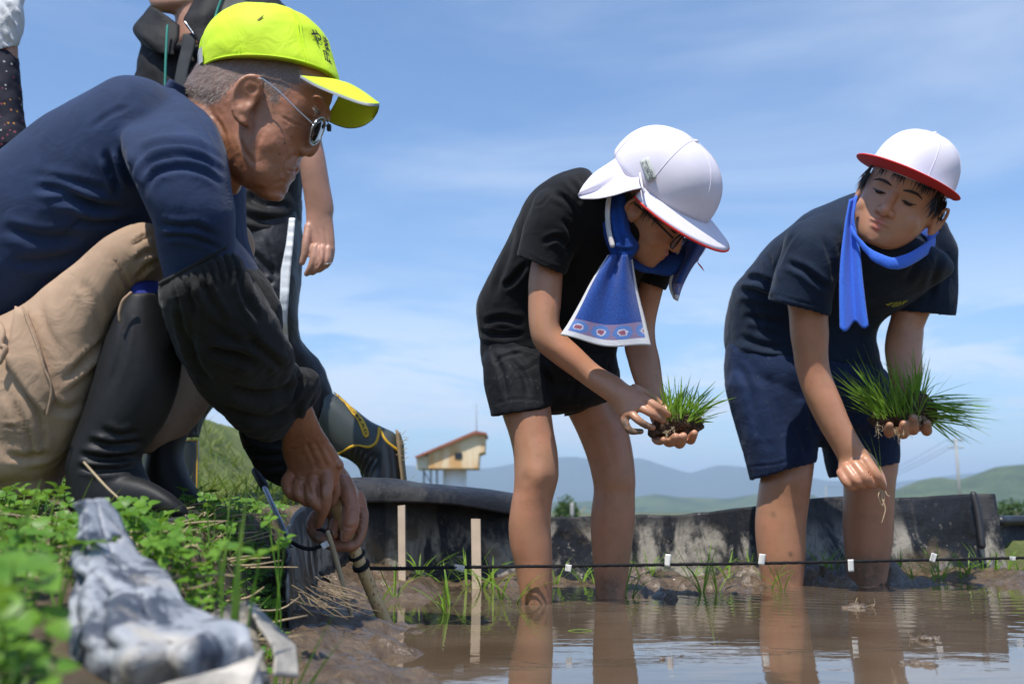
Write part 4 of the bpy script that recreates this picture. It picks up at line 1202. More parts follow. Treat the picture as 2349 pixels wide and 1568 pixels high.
# ---- glasses with dark flip lenses
gl = part('glasses', tube([P(594, 181, YH - .092), P(606, 184, YH - .090), P(640, 211, YH - .086), P(680, 250, YH - .080), P(716, 284, YH - .070)], .0011, 8, 5), SILVER, man)
part('temple_arm', tube([P(594, 181, YH + .092), P(640, 211, YH + .086), P(716, 284, YH + .070)], .0011, 8, 5), SILVER, gl)
for s in (-1, 1):
    c = P(722, 299, YH + s * .036) + fw * .004
    nf = nrm(fw * .95 + dn * 0.10 + np.array([0, s * .06 + .06, 0]))
    upv = nrm(-dn - nf * (-dn).dot(nf)); sd = np.cross(nf, upv)
    ang = np.linspace(0, 2 * math.pi, 40, endpoint=False)
    rimp = [c + sd * math.cos(a) * .0270 + upv * math.sin(a) * .0215 for a in ang]
    v, f = tube(rimp + [rimp[0]], .0011, 8, 1, False)
    rim = part('rim', (v, f), SILVER, gl)
    disc = [c + (np.array(rimp) - c) * k + nf * .003 * (1 - k * k) for k in (.04, .35, .7, 1.0)]
    part('lens', rings_mesh(disc), DARK_LENS, rim)
part('bridge', tube([P(738, 286, YH - .010) + fw * .006, P(741, 283, YH) + fw * .009, P(738, 286, YH + .010) + fw * .006], .0013, 8, 5), SILVER, gl)
part('clip', box(P(738, 287, YH - .012) + fw * .012, (.003, .004, .0045)), INK, gl, False)
part('clip_lever', tube([P(744, 274, YH - .004) + fw * .004, P(742, 284, YH - .006) + fw * .010], .0009, 6, 2), INK, gl)

# ---- shirt
sh = [loft([(-330, 760, -120, 1010, 1.50, .14), (-230, 600, -20, 900, 1.50, .165), (-100, 475, 60, 820, 1.49, .172), (10, 402, 150, 735, 1.485, .178), (128, 316, 260, 650, 1.475, .185), (235, 267, 370, 575, 1.465, .188), (305, 232, 445, 515, 1.46, .175), (362, 219, 495, 455, 1.46, .13), (392, 222, 512, 420, 1.46, .09), (408, 216, 516, 408, 1.46, .075)], 5, 48, 2.3, 'round', 'flat'),
      loft([(318, 232, 420, 222, 1.40, .05), (290, 285, 478, 268, 1.335, .068), (290, 335, 508, 332, 1.29, .076), (305, 385, 518, 388, 1.27, .076), (328, 435, 526, 440, 1.265, .072), (348, 480, 535, 485, 1.265, .066), (361, 520, 536, 522, 1.27, .060), (367, 575, 536, 565, 1.285, .055), (380, 640, 540, 600, 1.30, .052)], 5, 36, 2.2),
      loft([(470, 330, 550, 350, 1.66, .07), (490, 430, 556, 440, 1.70, .065), (500, 520, 560, 530, 1.70, .055), (520, 620, 590, 610, 1.70, .05), (560, 720, 620, 700, 1.70, .05)], 5, 24)]
shm = fuse('shirt', sh, 0.0046, 8)
folds(shm, [([(240, 342), (262, 398), (276, 440)], 8, .0075), ([(246, 362), (258, 408), (272, 446)], 6, .0055), ([(276, 340), (290, 388), (298, 425)], 8, .008), ([(308, 362), (304, 398), (312, 432)], 6, .006),
            ([(320, 372), (340, 338), (400, 328), (462, 340), (508, 372)], 7, .0055), ([(330, 408), (345, 372), (405, 356), (470, 368), (515, 402)], 7, .0065), ([(338, 440), (352, 402), (408, 386), (466, 395), (512, 425)], 7, .0045),
            ([(74, 425), (140, 438), (225, 472), (300, 480)], 10, .008), ([(110, 455), (180, 466), (250, 485)], 9, .006), ([(70, 400), (170, 420), (250, 440)], 9, .004), ([(160, 505), (230, 512), (300, 505)], 9, .005), ([(0, 520), (90, 545), (190, 545)], 12, .005), ([(20, 600), (110, 600), (180, 580)], 12, .005),
            ([(365, 512), (410, 520), (450, 520), (500, 545)], 7, .005), ([(366, 545), (410, 540), (460, 550), (510, 575)], 6, .004), ([(205, 300), (255, 262), (300, 245)], 6, .0018), ([(440, 240), (470, 285), (500, 335)], 6, .004), ([(400, 268), (450, 300), (490, 345)], 8, .003),
            ([(120, 560), (170, 515), (232, 470)], 3, .0025)])
folds(shm, [([(245, 300), (262, 290), (280, 268), (310, 245)], 2.5, -.0012), ([(232, 335), (240, 370), (262, 435)], 2.5, .0012)])
wrinkle(shm, .0016, 14, 4, 3)
put('shirt', shm, NAVY, man)
col = [np.array([P(398, 214, YH - .052), P(414, 196, YH - .040), P(424, 190, YH), P(414, 196, YH + .040)])]
collar = loft([(386, 216, 452, 238, YH, .060), (398, 204, 452, 222, YH, .062), (414, 194, 452, 214, YH, .060)], 4, 36, 2, 'flat', 'open', .004, .02)
part('collar', collar, NAVY, man)

# ---- sleeve covers
sl = [loft([(369, 650, 514, 568, 1.30, .058), (368, 672, 545, 585, 1.30, .068), (376, 700, 578, 635, 1.315, .076), (388, 738, 608, 684, 1.335, .080), (404, 782, 636, 735, 1.36, .080), (428, 838, 660, 780, 1.39, .077), (464, 900, 676, 822, 1.43, .072), (512, 955, 688, 850, 1.48, .066), (566, 996, 702, 868, 1.52, .058), (612, 1014, 716, 888, 1.552, .050), (648, 1004, 716, 915, 1.575, .044)], 6, 44, 2.2, 'flat', 'open', .006, .03),
      loft([(668, 938, 690, 846, 1.53, .05), (690, 960, 716, 850, 1.545, .052), (700, 955, 732, 862, 1.555, .048), (704, 938, 736, 882, 1.56, .036)], 5, 30, 2.2)]
slm = fuse('sleeve', sl, 0.0036, 6)
fl_ = [([(398 + i * 15.5, 640 - i * 8.2), (404 + i * 16.5, 664 - i * 8.0), (412 + i * 17, 700 - i * 7)], 3.2, .0048) for i in range(9)]
fl_ += [([(425, 640), (440, 690), (445, 730)], 8, .006), ([(460, 640), (490, 700), (520, 745)], 9, .006), ([(540, 610), (565, 680), (600, 740)], 8, .005), ([(470, 800), (530, 812), (590, 835)], 10, .008), ([(430, 750), (450, 830), (490, 890)], 9, .006), ([(520, 880), (580, 905), (640, 900), (676, 878)], 11, .009),
        ([(500, 925), (560, 955), (620, 960), (670, 935)], 10, .007), ([(560, 770), (610, 810), (655, 850)], 9, .005), ([(470, 720), (520, 770), (560, 790)], 9, .004), ([(680, 850), (690, 875), (678, 905), (655, 930)], 5, .007), ([(410, 690), (418, 760), (440, 810)], 6, .005)]
folds(slm, fl_)
wrinkle(slm, .0030, 22, 12, 3); wrinkle(slm, .0010, 60, 13, 2)
put('sleeve_cover', slm, BLACK_COVER, man, 'loose black arm cover gathered at the elbow')
part('elastic_frill', tube([P(u, v, Yv) for u, v, Yv in ((369, 650, 1.262), (400, 634, 1.248), (440, 612, 1.243), (480, 588, 1.248), (514, 568, 1.262))], .0035, 8, 6), BLACK_COVER, man)
slf = [loft([(520, 610, 580, 600, 1.70, .05), (530, 720, 640, 690, 1.71, .055), (535, 850, 650, 800, 1.72, .055), (545, 960, 665, 900, 1.735, .055), (560, 1030, 690, 960, 1.75, .05), (590, 1080, 705, 1010, 1.76, .045), (625, 1108, 715, 1050, 1.765, .040), (660, 1122, 722, 1062, 1.77, .034)], 6, 32, 2.1, 'round', 'open', .006, .03)]
sfm = fuse('sleeve', slf, 0.0040, 5)
folds(sfm, [([(560, 1020), (600, 1038), (650, 1040)], 6, .006), ([(575, 1050), (610, 1066), (650, 1066)], 6, .006), ([(560, 985), (600, 1010), (650, 1018)], 6, .006), ([(590, 1080), (620, 1090), (650, 1088)], 5, .005)])
wrinkle(sfm, .003, 24, 15, 3)
put('sleeve_cover', sfm, BLACK_COVER, man, 'black arm cover on the far arm')

# ---- trousers
tr = [loft([(-330, 700, -190, 1090, 1.46, .17), (-180, 760, -40, 1125, 1.44, .15), (-40, 748, 80, 1122, 1.40, .11), (50, 712, 165, 1040, 1.385, .092), (110, 668, 215, 915, 1.375, .085), (175, 618, 250, 800, 1.365, .080), (240, 560, 290, 715, 1.36, .076), (300, 528, 325, 672, 1.36, .070), (345, 520, 362, 650, 1.365, .060), (368, 540, 384, 632, 1.37, .046)], 5, 40, 2.3),
      loft([(-120, 930, 60, 900, 1.42, .09), (-60, 1030, 140, 1000, 1.40, .085), (-40, 1090, 150, 1070, 1.40, .075), (0, 1112, 130, 1100, 1.40, .05)], 5, 30, 2.2),
      loft([(-200, 800, -100, 1080, 1.60, .12), (60, 740, 150, 960, 1.68, .085), (240, 600, 320, 800, 1.73, .078), (400, 510, 450, 690, 1.75, .070), (490, 480, 520, 660, 1.755, .062), (535, 510, 545, 620, 1.76, .045)], 5, 30, 2.2),
      loft([(440, 560, 548, 580, 1.76, .06), (420, 680, 540, 690, 1.76, .062), (395, 800, 520, 800, 1.75, .062), (360, 920, 478, 925, 1.74, .06), (335, 1000, 430, 990, 1.735, .055), (325, 1045, 392, 1030, 1.73, .04)], 5, 28, 2.1, 'round', 'open')]
tm = fuse('trousers', tr, 0.0050, 7)
folds(tm, [([(255, 545), (268, 600), (292, 650), (305, 680)], 5, .004), ([(300, 565), (330, 545), (350, 540)], 5, .004), ([(305, 600), (335, 580), (362, 575)], 5, .005), ([(312, 640), (340, 610), (368, 600)], 5, .006), ([(150, 870), (200, 820), (245, 775)], 7, .006), ([(135, 900), (190, 855), (240, 800)], 8, -.003), ([(90, 690), (110, 760), (150, 830)], 9, .003), ([(60, 870), (90, 960), (100, 1040)], 8, .005), ([(20, 900), (60, 990), (80, 1060)], 8, .006), ([(0, 980), (35, 975), (60, 972)], 3, .004), ([(100, 920), (150, 940), (190, 920)], 10, .004), ([(10, 1040), (60, 1050), (120, 1040)], 8, .005), ([(180, 640), (215, 690), (235, 750)], 10, .003)])
wrinkle(tm, .0020, 11, 18, 3)
trousers = put('trousers', tm, KHAKI, man)
def patch(name, rows, mat, parent, dY=-.004, seed=1, nv=12):
    """flap lying on the near side of a garment: rows of (u,v,Y)"""
    A = np.array([catmull(np.array([P(*q) for q in r]), 5) for r in rows]); A = np.stack([catmull(A[:, j], 5) for j in range(A.shape[1])], 1)
    return sheet(name, A, mat, parent, .003)
patch('cargo_pocket', [[(36, 702, 1.300), (62, 712, 1.292)], [(18, 800, 1.288), (90, 790, 1.283)], [(14, 828, 1.286), (106, 850, 1.283)], [(60, 900, 1.290), (120, 895, 1.290)], [(104, 952, 1.300), (126, 912, 1.300)]], KHAKI, trousers)
part('pocket_seam', tube([P(52, 705, 1.287), P(84, 790, 1.276), P(100, 840, 1.276), P(118, 890, 1.283), P(108, 950, 1.292)], .0016, 6, 5), KHAKI, trousers)
part('drawstring', tube([P(-4, 740, 1.30), P(6, 762, 1.29), P(2, 790, 1.285), P(12, 800, 1.285), P(-2, 830, 1.285)], .004, 8, 5), KHAKI, trousers)
part('hem', tube([P(300, 672, 1.287), P(282, 690, 1.285), P(274, 715, 1.287), P(275, 735, 1.290)], .0022, 8, 5), KHAKI, trousers)

# ---- boots
bo = [loft([(302, 672, 392, 668, 1.365, .060), (272, 730, 402, 735, 1.365, .066), (246, 800, 408, 810, 1.365, .068), (222, 880, 400, 890, 1.365, .066), (196, 960, 372, 965, 1.365, .062), (172, 1020, 338, 1015, 1.365, .056), (160, 1058, 318, 1050, 1.365, .052), (158, 1092, 330, 1086, 1.365, .050), (164, 1130, 352, 1128, 1.365, .049), (166, 1172, 360, 1176, 1.365, .047)], 5, 32, 2.2, 'open', 'flat', .005, .03),
      loft([(180, 1085, 180, 1180, 1.365, .042), (260, 1085, 260, 1184, 1.36, .047), (330, 1098, 332, 1188, 1.355, .049), (385, 1126, 386, 1194, 1.35, .047), (418, 1152, 418, 1196, 1.347, .038)], 5, 28, 2.6)]
bm_ = fuse('boot', bo, 0.0038, 5)
folds(bm_, [([(200, 1010), (260, 1020), (330, 1012)], 7, .007), ([(180, 1040), (240, 1052), (312, 1044)], 7, .007), ([(175, 1070), (240, 1078), (315, 1070)], 6, .005), ([(290, 720), (280, 800), (250, 900)], 8, .002), ([(230, 980), (270, 1000), (320, 990)], 8, .004)])
boot = put('boot', bm_, RUBBER, man)
part('sole', loft([(160, 1176, 160, 1196, 1.362, .046), (270, 1180, 270, 1200, 1.358, .050), (360, 1186, 360, 1205, 1.352, .051), (428, 1180, 428, 1206, 1.346, .040)], 5, 24, 3.0), plain_mat('boot_sole', (0.03, 0.032, 0.034), 0.65, 0.3, bump=0.6, scale=120), boot)
SOCK = cloth_mat('blue_ribbed_knit', (0.022, 0.035, 0.22), 0.9, 0.2, 3000)
part('sock', loft([(312, 662, 372, 655, 1.362, .050), (308, 678, 384, 672, 1.362, .054), (300, 705, 392, 700, 1.362, .055)], 6, 40, 2.1), SOCK, boot)
bf = [loft([(400, 880, 500, 880, 1.75, .05), (350, 1020, 420, 1010, 1.74, .05), (335, 1100, 430, 1090, 1.74, .048), (330, 1150, 470, 1145, 1.74, .046)], 5, 24, 2.2)]
put('boot', fuse('boot', bf, .006, 4), RUBBER, man)

# ---- what he holds: bamboo stick with the planting line tied to it
m = Nodes('speckled_bamboo')
v_ = m.voronoi(170, (1, 1, 0.45))
c = m.mix(m.ramp(m.noise(30, 4), 0.3, 0.7), (0.56, 0.34, 0.13), (0.68, 0.46, 0.21))
c = m.mix(m.math('MULTIPLY', m.ramp(v_.outputs['Distance'], 0.16, 0.34, 1, 0), m.ramp(m.noise(40, 3), 0.40, 0.56)), c, (0.20, 0.075, 0.025))
m.set('Base Color', c); m.set('Roughness', 0.38); m.bump(m.noise(90, 4), 0.25, 0.002)
BAMBOO = m.mat
stick = thing('bamboo_stick', P(878, 1412, 1.80), 'speckled bamboo stick the crouching man pushes into the mud', 'stick')
SA, SB = P(752, 1118, 1.742), P(880, 1418, 1.79)
part('cane', tube([SA, SA * .66 + SB * .34, SA * .62 + SB * .38, SA * .58 + SB * .42, SB, SB + (SB - SA) * .08], [.0108, .0110, .0114, .0110, .0117, .0117], 20, 4, True), BAMBOO, stick)
for k in (.30, .385, .80):
    q = SA * (1 - k) + SB * k; ax = nrm(SB - SA)
    part('node_ring', tube([q - ax * .0012, q + ax * .0012], .0121, 20, 1), BAMBOO, stick)
# ================================================================== the two children
SKIN_BOY = skin_mat('child_skin', (0.46, 0.235, 0.132), (0.52, 0.240, 0.140), (0.35, 0.160, 0.085), 0.0, 0.38, 0.12)
BLACK_T = cloth_mat('black_jersey', (0.0050, 0.0056, 0.0072), 0.82, 0.2, 1800, 0.5, 0.03, (0.12, 0.12, 0.12), 0.3, 0.25, spec=0.22)
BLACK_S = cloth_mat('black_shorts_nylon', (0.007, 0.0075, 0.010), 0.72, 0.2, 1800, 0.1, 0.45, (0.24, 0.21, 0.17), 0.2, 0.4, spec=0.25)
NAVY_T = cloth_mat('dark_navy_jersey', (0.008, 0.018, 0.040), 0.80, 0.2, 1800, 0.5, 0.04, (0.15, 0.15, 0.16), 0.3, 0.28, spec=0.22)
NAVY_S = cloth_mat('navy_shorts', (0.010, 0.022, 0.062), 0.80, 0.2, 1500, 0.3, 0.4, (0.22, 0.18, 0.13), 0.3, 0.35, spec=0.2)
CAP_WHITE = cloth_mat('white_cap_cotton', (0.74, 0.70, 0.78), 0.85, 0.03, 1500, 0.05, bump=0.3, crease=0.05)
CAP_RED = cloth_mat('red_cap_lining', (0.62, 0.035, 0.030), 0.8, 0.08, 1500, 0.1)
HAIR_BLACK = plain_mat('black_hair', (0.010, 0.008, 0.008), 0.42, 0.5, var=0.4, scale=200)
FRAME_BLACK = plain_mat('black_plastic_frame', (0.010, 0.010, 0.014), 0.25, 0.6, bump=0)
SOILM = Nodes('root_soil')
SOILM.set('Base Color', SOILM.mix(SOILM.ramp(SOILM.noise(140, 5, 0.7), 0.35, 0.65), (0.035, 0.020, 0.012), (0.13, 0.075, 0.042))); SOILM.set('Roughness', 0.85); SOILM.bump(SOILM.noise(160, 5, 0.7), 1.0, 0.006)
SOILM = SOILM.mat
ROOT = plain_mat('pale_root', (0.52, 0.40, 0.24), 0.7, 0.3, var=0.3, scale=90)

def frame_of(fwd, up):
    z = nrm(up); x = nrm(np.asarray(fwd, float) - z * np.dot(fwd, z)); return np.array([x, np.cross(z, x), z])

def kid_head(org, fr, k=1.0, wide=1.0):
    W = lambda part_: local(part_, org, np.asarray(fr) * k)
    sec = [(-.104, .034, .070, .020), (-.098, .008, .082, .034), (-.084, -.018, .087, .047), (-.064, -.042, .087, .057), (-.042, -.060, .085, .0640), (-.020, -.075, .083, .0685), (0, -.085, .080, .0705),
           (.020, -.091, .086, .0720), (.045, -.093, .086, .0725), (.070, -.086, .075, .068), (.090, -.066, .054, .055), (.102, -.036, .024, .034)]
    rings = []
    a = np.linspace(0, 2 * math.pi, 36, endpoint=False)
    for z, xb, xf, hw in catmull(np.array(sec), 4):
        ca, sa = np.cos(a), np.sin(a)
        ca = np.sign(ca) * np.abs(ca) ** .92; sa = np.sign(sa) * np.abs(sa) ** .92
        rings.append(np.stack([(xb + xf) / 2 + (xf - xb) / 2 * ca, hw * wide * sa, np.full(36, z)], 1))
    ps = [rings_mesh(rings),
          tube([(.080, 0, .004), (.088, 0, -.014), (.095, 0, -.030), (.094, 0, -.036)], [.008, .0085, .011, .0105], 14),
          ball((.086, .0125, -.036), (.010, .0085, .008)), ball((.086, -.0125, -.036), (.010, .0085, .008)),
          ball((.084, 0, -.0575), (.0095, .021, .0065)), ball((.082, 0, -.0690), (.0095, .018, .0070)), ball((.072, 0, -.092), (.014, .018, .012)),
          tube([(-.028, 0, -.055), (-.042, 0, -.095), (-.058, 0, -.128)], [.050, .044, .040], 20)]
    for s in (-1, 1):
        ps += [ball((.047, s * .034 * wide, -.036), (.028, .026, .030)), ball((-.004, s * .075 * wide, -.012), (.017, .0075, .029)),
               tube([(.010, s * .075 * wide, -.012), (.006, s * .083 * wide, .014), (-.010, s * .087 * wide, .016), (-.019, s * .087 * wide, -.006), (-.012, s * .082 * wide, -.034), (-.002, s * .076 * wide, -.040)], .0042, 8)]
    me = fuse('head', [W(q) for q in ps], .0024 * k, 9)
    L = lambda *p_: org + np.array(p_) @ fr * k
    for s in (-1, 1):
        brush(me, L(.086, s * .031, .003), .013 * k, vec=-fr[0] * .0065 * k)
        brush(me, L(.082, s * .032, .000), .008 * k, vec=fr[0] * .0038 * k)
        brush(me, L(-.002, s * .086 * wide, -.008), .010 * k, vec=-fr[1] * s * .006 * k)
        brush(me, L(.092, s * .007, -.042), .004 * k, vec=fr[2] * .003 * k)
    brush(me, L(.095, 0, -.0632), .005 * k, vec=-fr[0] * .003 * k)
    return me, L

def face_bits(L, fr, k, parent, close=0.5, wide=1.0):
    """eyelid slits and eyebrows"""
    for s in (-1, 1):
        pts = [L(.0765, s * .0165, -.0025), L(.0815, s * .025, -.0030 + .002 * (1 - close)), L(.0805, s * .034, -.0030), L(.0735, s * .0455, -.0005)]
        part('eyelash', tube(pts, [.0008 * k, .0017 * k, .0018 * k, .0008 * k], 8, 5), HAIR_BLACK, parent)
        pts = [L(.0855, s * .013, .0165), L(.0860, s * .026, .0190), L(.0800, s * .040, .0190), L(.0700, s * .051, .0140)]
        part('eyebrow', tube(pts, [.0016 * k, .0028 * k, .0024 * k, .0009 * k], 8, 5, flat=(fr[0], .5)), HAIR_BLACK, parent)

def school_cap(C, fr, k, parent, flap=None, brim_drop=0.012, rx=.112, ry=.094, rz=.098, brim_w=.062, tilt=0.0):
    """white dome of six panels over a red-lined brim; C is the centre of the cap's rim"""
    fr = np.asarray(fr)
    L = lambda x, y, z: C + np.array([x, y, z]) @ fr * k
    def dome(a, e, off=0.0):
        ce, se = math.cos(e), math.sin(e)
        r = 1 + .012 * math.cos(6 * a) * ce ** .5
        return L((rx + off) * r * ce ** .82 * math.cos(a) - .004, (ry + off) * r * ce ** .82 * math.sin(a), (rz + off) * se ** .92 if se > 0 else -.035 * (-se) )
    A = np.linspace(0, 2 * math.pi, 72, endpoint=False); E = np.linspace(-.35, math.pi / 2 - .01, 26)
    inner = np.array([L((rx - .004) * math.cos(a) - .004, (ry - .004) * math.sin(a), -.008) for a in A])
    crown = part('cap', rings_mesh([inner] + [np.array([dome(a, e) for a in A]) for e in E]), CAP_WHITE, parent)
    for i in range(6):
        a = math.pi / 6 + i * math.pi / 3
        part('seam', tube([dome(a, e, .0002) for e in np.linspace(-.2, math.pi / 2 - .02, 26)], .0007 * k, 6, 1, False), CAP_WHITE, crown)
    part('button', ball(dome(0, math.pi / 2 - .01), (.006 * k, .006 * k, .004 * k)), CAP_WHITE, crown)
    # brim
    def brim_pt(a, r, lift=0.0):
        w = brim_w * max(0.0, math.cos(a * .93)) ** .62
        x = (rx - .004) * math.cos(a) - .004; y = (ry - .004) * math.sin(a)
        q = L(x + r * w * math.cos(a) * 1.05, y + r * w * math.sin(a) * .95, -.006 - brim_drop * r ** 1.3 - .005 * (math.sin(a) ** 2) * (.4 + .6 * r) + tilt * r * math.cos(a) + lift)
        return q
    aa = np.linspace(-1.62, 1.62, 60); rr_ = np.linspace(0, 1, 9)
    sheet('brim', np.array([[brim_pt(a, r) for a in aa] for r in rr_]), CAP_WHITE, crown, .0022 * k)
    sheet('brim_lining', np.array([[brim_pt(a, r, -.0034) for a in aa] for r in rr_]), CAP_RED, crown, .002 * k, label='red underside of the brim')
    part('brim_piping', tube([brim_pt(a, 1.01, -.0017) for a in aa], .0022 * k, 8, 1), CAP_RED, crown)
    return crown, dome, brim_pt, L

def finger(nodes): return ptube(nodes, 12, 5)

# ------------------------------------------------------------------ left boy
boy = thing('person', (0.12, 2.25, -0.1), 'stooping child in black shirt and shorts, white cap with neck flap, patterned blue towel', 'person', 'children planting rice')
fr1 = frame_of((.73, -.11, -.66), (.53, -.53, .66))
C1 = P(1524, 424, 1.93)
org1 = C1 - fr1[2] * .052
h1, L1 = kid_head(org1, fr1, 1.0)
arm1 = [loft([(1250, 500, 1300, 505, 2.00, .030), (1216, 612, 1291, 624, 2.00, .038), (1211, 690, 1287, 690, 2.00, .0365), (1214, 755, 1283, 742, 2.00, .036), (1228, 796, 1296, 766, 2.00, .035), (1268, 831, 1328, 796, 2.00, .034), (1311, 862, 1374, 839, 2.0, .030), (1358, 896, 1418, 864, 1.99, .025), (1400, 926, 1441, 882, 1.98, .020), (1413, 946, 1470, 895, 1.975, .0165), (1424, 958, 1483, 914, 1.97, .015)], 5, 26),
        finger([(1472, 912, 1.968, 11), (1503, 930, 1.958, 10), (1520, 942, 1.962, 9), (1533, 951, 1.97, 7.5)]),
        finger([(1456, 928, 1.968, 11), (1487, 944, 1.955, 10), (1506, 956, 1.962, 9), (1520, 964, 1.97, 7.5)]),
        finger([(1440, 940, 1.97, 10.5), (1462, 962, 1.955, 9.5), (1482, 975, 1.96, 8.5), (1497, 980, 1.97, 7.5)]),
        finger([(1428, 950, 1.975, 10), (1436, 974, 1.965, 9), (1446, 988, 1.965, 8.5), (1470, 989, 1.97, 7)]),
        finger([(1455, 890, 1.985, 11), (1490, 908, 1.995, 10), (1515, 928, 1.995, 9), (1532, 942, 1.985, 7.5)])]
am1 = fuse('arm', arm1, .0024, 5)
arm2 = [loft([(1480, 560, 1545, 580, 2.12, .040), (1464, 645, 1522, 660, 2.13, .036), (1452, 720, 1504, 735, 2.15, .035), (1432, 785, 1503, 780, 2.15, .035), (1440, 830, 1513, 826, 2.13, .034), (1456, 880, 1521, 885, 2.11, .029), (1478, 925, 1530, 925, 2.09, .024), (1488, 955, 1565, 952, 2.07, .018), (1500, 985, 1592, 975, 2.045, .015)], 5, 24),
        finger([(1508, 985, 2.05, 10), (1503, 1005, 2.02, 10), (1512, 1012, 1.995, 9), (1522, 1008, 1.975, 8)]),
        finger([(1530, 985, 2.05, 12), (1530, 1010, 2.02, 12), (1540, 1012, 1.985, 12), (1549, 1001, 1.962, 9.5)]),
        finger([(1552, 985, 2.05, 12), (1556, 1013, 2.02, 12.5), (1560, 1014, 1.985, 13), (1567, 1000, 1.962, 10)]),
        finger([(1574, 980, 2.05, 11), (1582, 1006, 2.02, 11.5), (1585, 1005, 1.99, 11.5), (1592, 993, 1.966, 9)])]
am2 = fuse('arm', arm2, .0024, 5)
leg1 = [loft([(1145, 830, 1250, 840, 2.18, .045), (1145, 895, 1258, 895, 2.17, .056), (1150, 945, 1263, 935, 2.165, .062), (1166, 994, 1270, 988, 2.16, .058), (1177, 1042, 1279, 1038, 2.155, .056), (1179, 1094, 1281, 1090, 2.155, .055), (1177, 1126, 1274, 1122, 2.16, .052), (1172, 1154, 1266, 1154, 2.165, .053), (1166, 1205, 1263, 1203, 2.175, .055), (1170, 1255, 1266, 1255, 2.18, .051), (1182, 1303, 1267, 1303, 2.185, .045), (1194, 1373, 1266, 1373, 2.19, .038), (1205, 1440, 1264, 1440, 2.19, .034), (1196, 1520, 1270, 1520, 2.19, .040)], 5, 28)]
lm1 = fuse('leg', leg1, .0034, 4)
brush(lm1, P(1228, 1085, 2.10), .028, vec=(0, -.005, 0)); brush(lm1, P(1228, 1125, 2.11), .022, vec=(0, -.003, 0)); brush(lm1, P(1200, 1100, 2.10), .012, vec=(0, .003, 0)); brush(lm1, P(1260, 1105, 2.10), .012, vec=(0, .003, 0))
leg2 = [loft([(1285, 830, 1385, 840, 2.28, .045), (1290, 885, 1400, 885, 2.285, .056), (1294, 930, 1410, 932, 2.29, .062), (1324, 994, 1438, 980, 2.295, .058), (1346, 1050, 1452, 1044, 2.295, .056), (1359, 1102, 1457, 1098, 2.295, .054), (1361, 1128, 1456, 1128, 2.30, .052), (1356, 1168, 1456, 1165, 2.305, .054), (1354, 1205, 1455, 1203, 2.31, .054), (1357, 1258, 1448, 1258, 2.315, .048), (1362, 1320, 1440, 1320, 2.32, .040), (1366, 1362, 1434, 1362, 2.32, .036), (1370, 1430, 1430, 1430, 2.32, .034), (1362, 1500, 1436, 1500, 2.32, .04)], 5, 28)]
lm2 = fuse('leg', leg2, .0034, 4)
core = fuse('core', [loft([(1340, 450, 1410, 500, 1.99, .03), (1250, 500, 1420, 560, 2.06, .07), (1130, 680, 1400, 700, 2.2, .09), (1130, 800, 1390, 820, 2.23, .09)], 4, 20)], .01, 2)
b1 = join_meshes('body', [h1, am1, am2, lm1, lm2, core])
spots(b1, 'lip', [(L1(.092, 0, -.058), .010, .8), (L1(.090, 0, -.069), .009, .8)])
spots(b1, 'mud', [(P(1230, 1368, 2.15), .030, .55), (P(1400, 1345, 2.28), .030, .6), (P(1215, 1350, 2.15), .012, .8), (P(1240, 1160, 2.11), .005, .7), (P(1238, 1085, 2.10), .002, 1), (P(1441, 978, 1.965), .020, 1.0), (P(1462, 990, 1.965), .016, 1.0), (P(1480, 972, 1.955), .016, .8), (P(1508, 960, 1.96), .013, .5), (P(1265, 990, 1.965), .001, 0)])
put('body', b1, SKIN_BOY, boy)
face_bits(L1, fr1, 1.0, boy, .9)
# hair at the temple and nape
hz = []
for i in range(420):
    s = random.choice((-1, 1)); t = random.random()
    a = L1(.050 - .13 * t + random.uniform(-.006, .006), s * (.066 + .008 * math.sin(t * 3.0)), .028 + random.uniform(-.008, .01) - .03 * t)
    d = nrm(-fr1[2] + fr1[1] * s * .12 + rng.normal(size=3) * .12 + fr1[0] * .12); Lh = random.uniform(.018, .034) * (1.25 if t < .25 else 1)
    hz.append(blade(a, d, Lh, .0010, (*(-fr1[1] * s), .08), side=fr1[0], n=3))
tag(part('hair', merge(hz), HAIR_BLACK, boy, fix=False), kind='stuff')
cap1, dome1, brim1, LC1 = school_cap(C1, fr1, 1.07, boy, brim_drop=.016)
# neck flap
fp = [[(1470, 322, 1.925), (1440, 345, 1.91), (1400, 372, 1.90), (1362, 398, 1.885), (1338, 425, 1.87)],
      [(1466, 350, 1.895), (1440, 372, 1.885), (1402, 398, 1.875), (1362, 424, 1.86), (1328, 442, 1.85)],
      [(1464, 390, 1.865), (1438, 405, 1.87), (1402, 424, 1.87), (1366, 440, 1.865), (1326, 450, 1.86)],
      [(1466, 420, 1.84), (1440, 430, 1.845), (1404, 442, 1.845), (1368, 450, 1.845), (1332, 455, 1.845)],
      [(1470, 432, 1.832), (1442, 438, 1.835), (1406, 449, 1.838), (1370, 456, 1.84), (1338, 456, 1.84)]]
A = np.array([catmull(np.array([P(*q) for q in r]), 5) for r in fp]); A = np.stack([catmull(A[:, j], 5) for j in range(A.shape[1])], 1)
far_half = A[::-1].copy()
nf = nrm(np.cross(A[0, -1] - A[0, 0], A[-1, 0] - A[0, 0]))
sheet('neck_flap', A, CAP_WHITE, cap1, .0022, label='white sun flap hanging from the back of the cap')
B2 = np.stack([A[0] + np.array([.0, .05, -.006]) * t + np.array([0.01, 0, -.012]) * t * t for t in np.linspace(0, 1.6, 8)])
sheet('neck_flap_far', B2, CAP_WHITE, cap1, .0022)
part('flap_band', tube([P(1473, 316, 1.975), P(1468, 345, 1.905), P(1467, 390, 1.855), P(1472, 425, 1.83), P(1477, 440, 1.828)], .0022, 8, 6), CAP_WHITE, cap1)
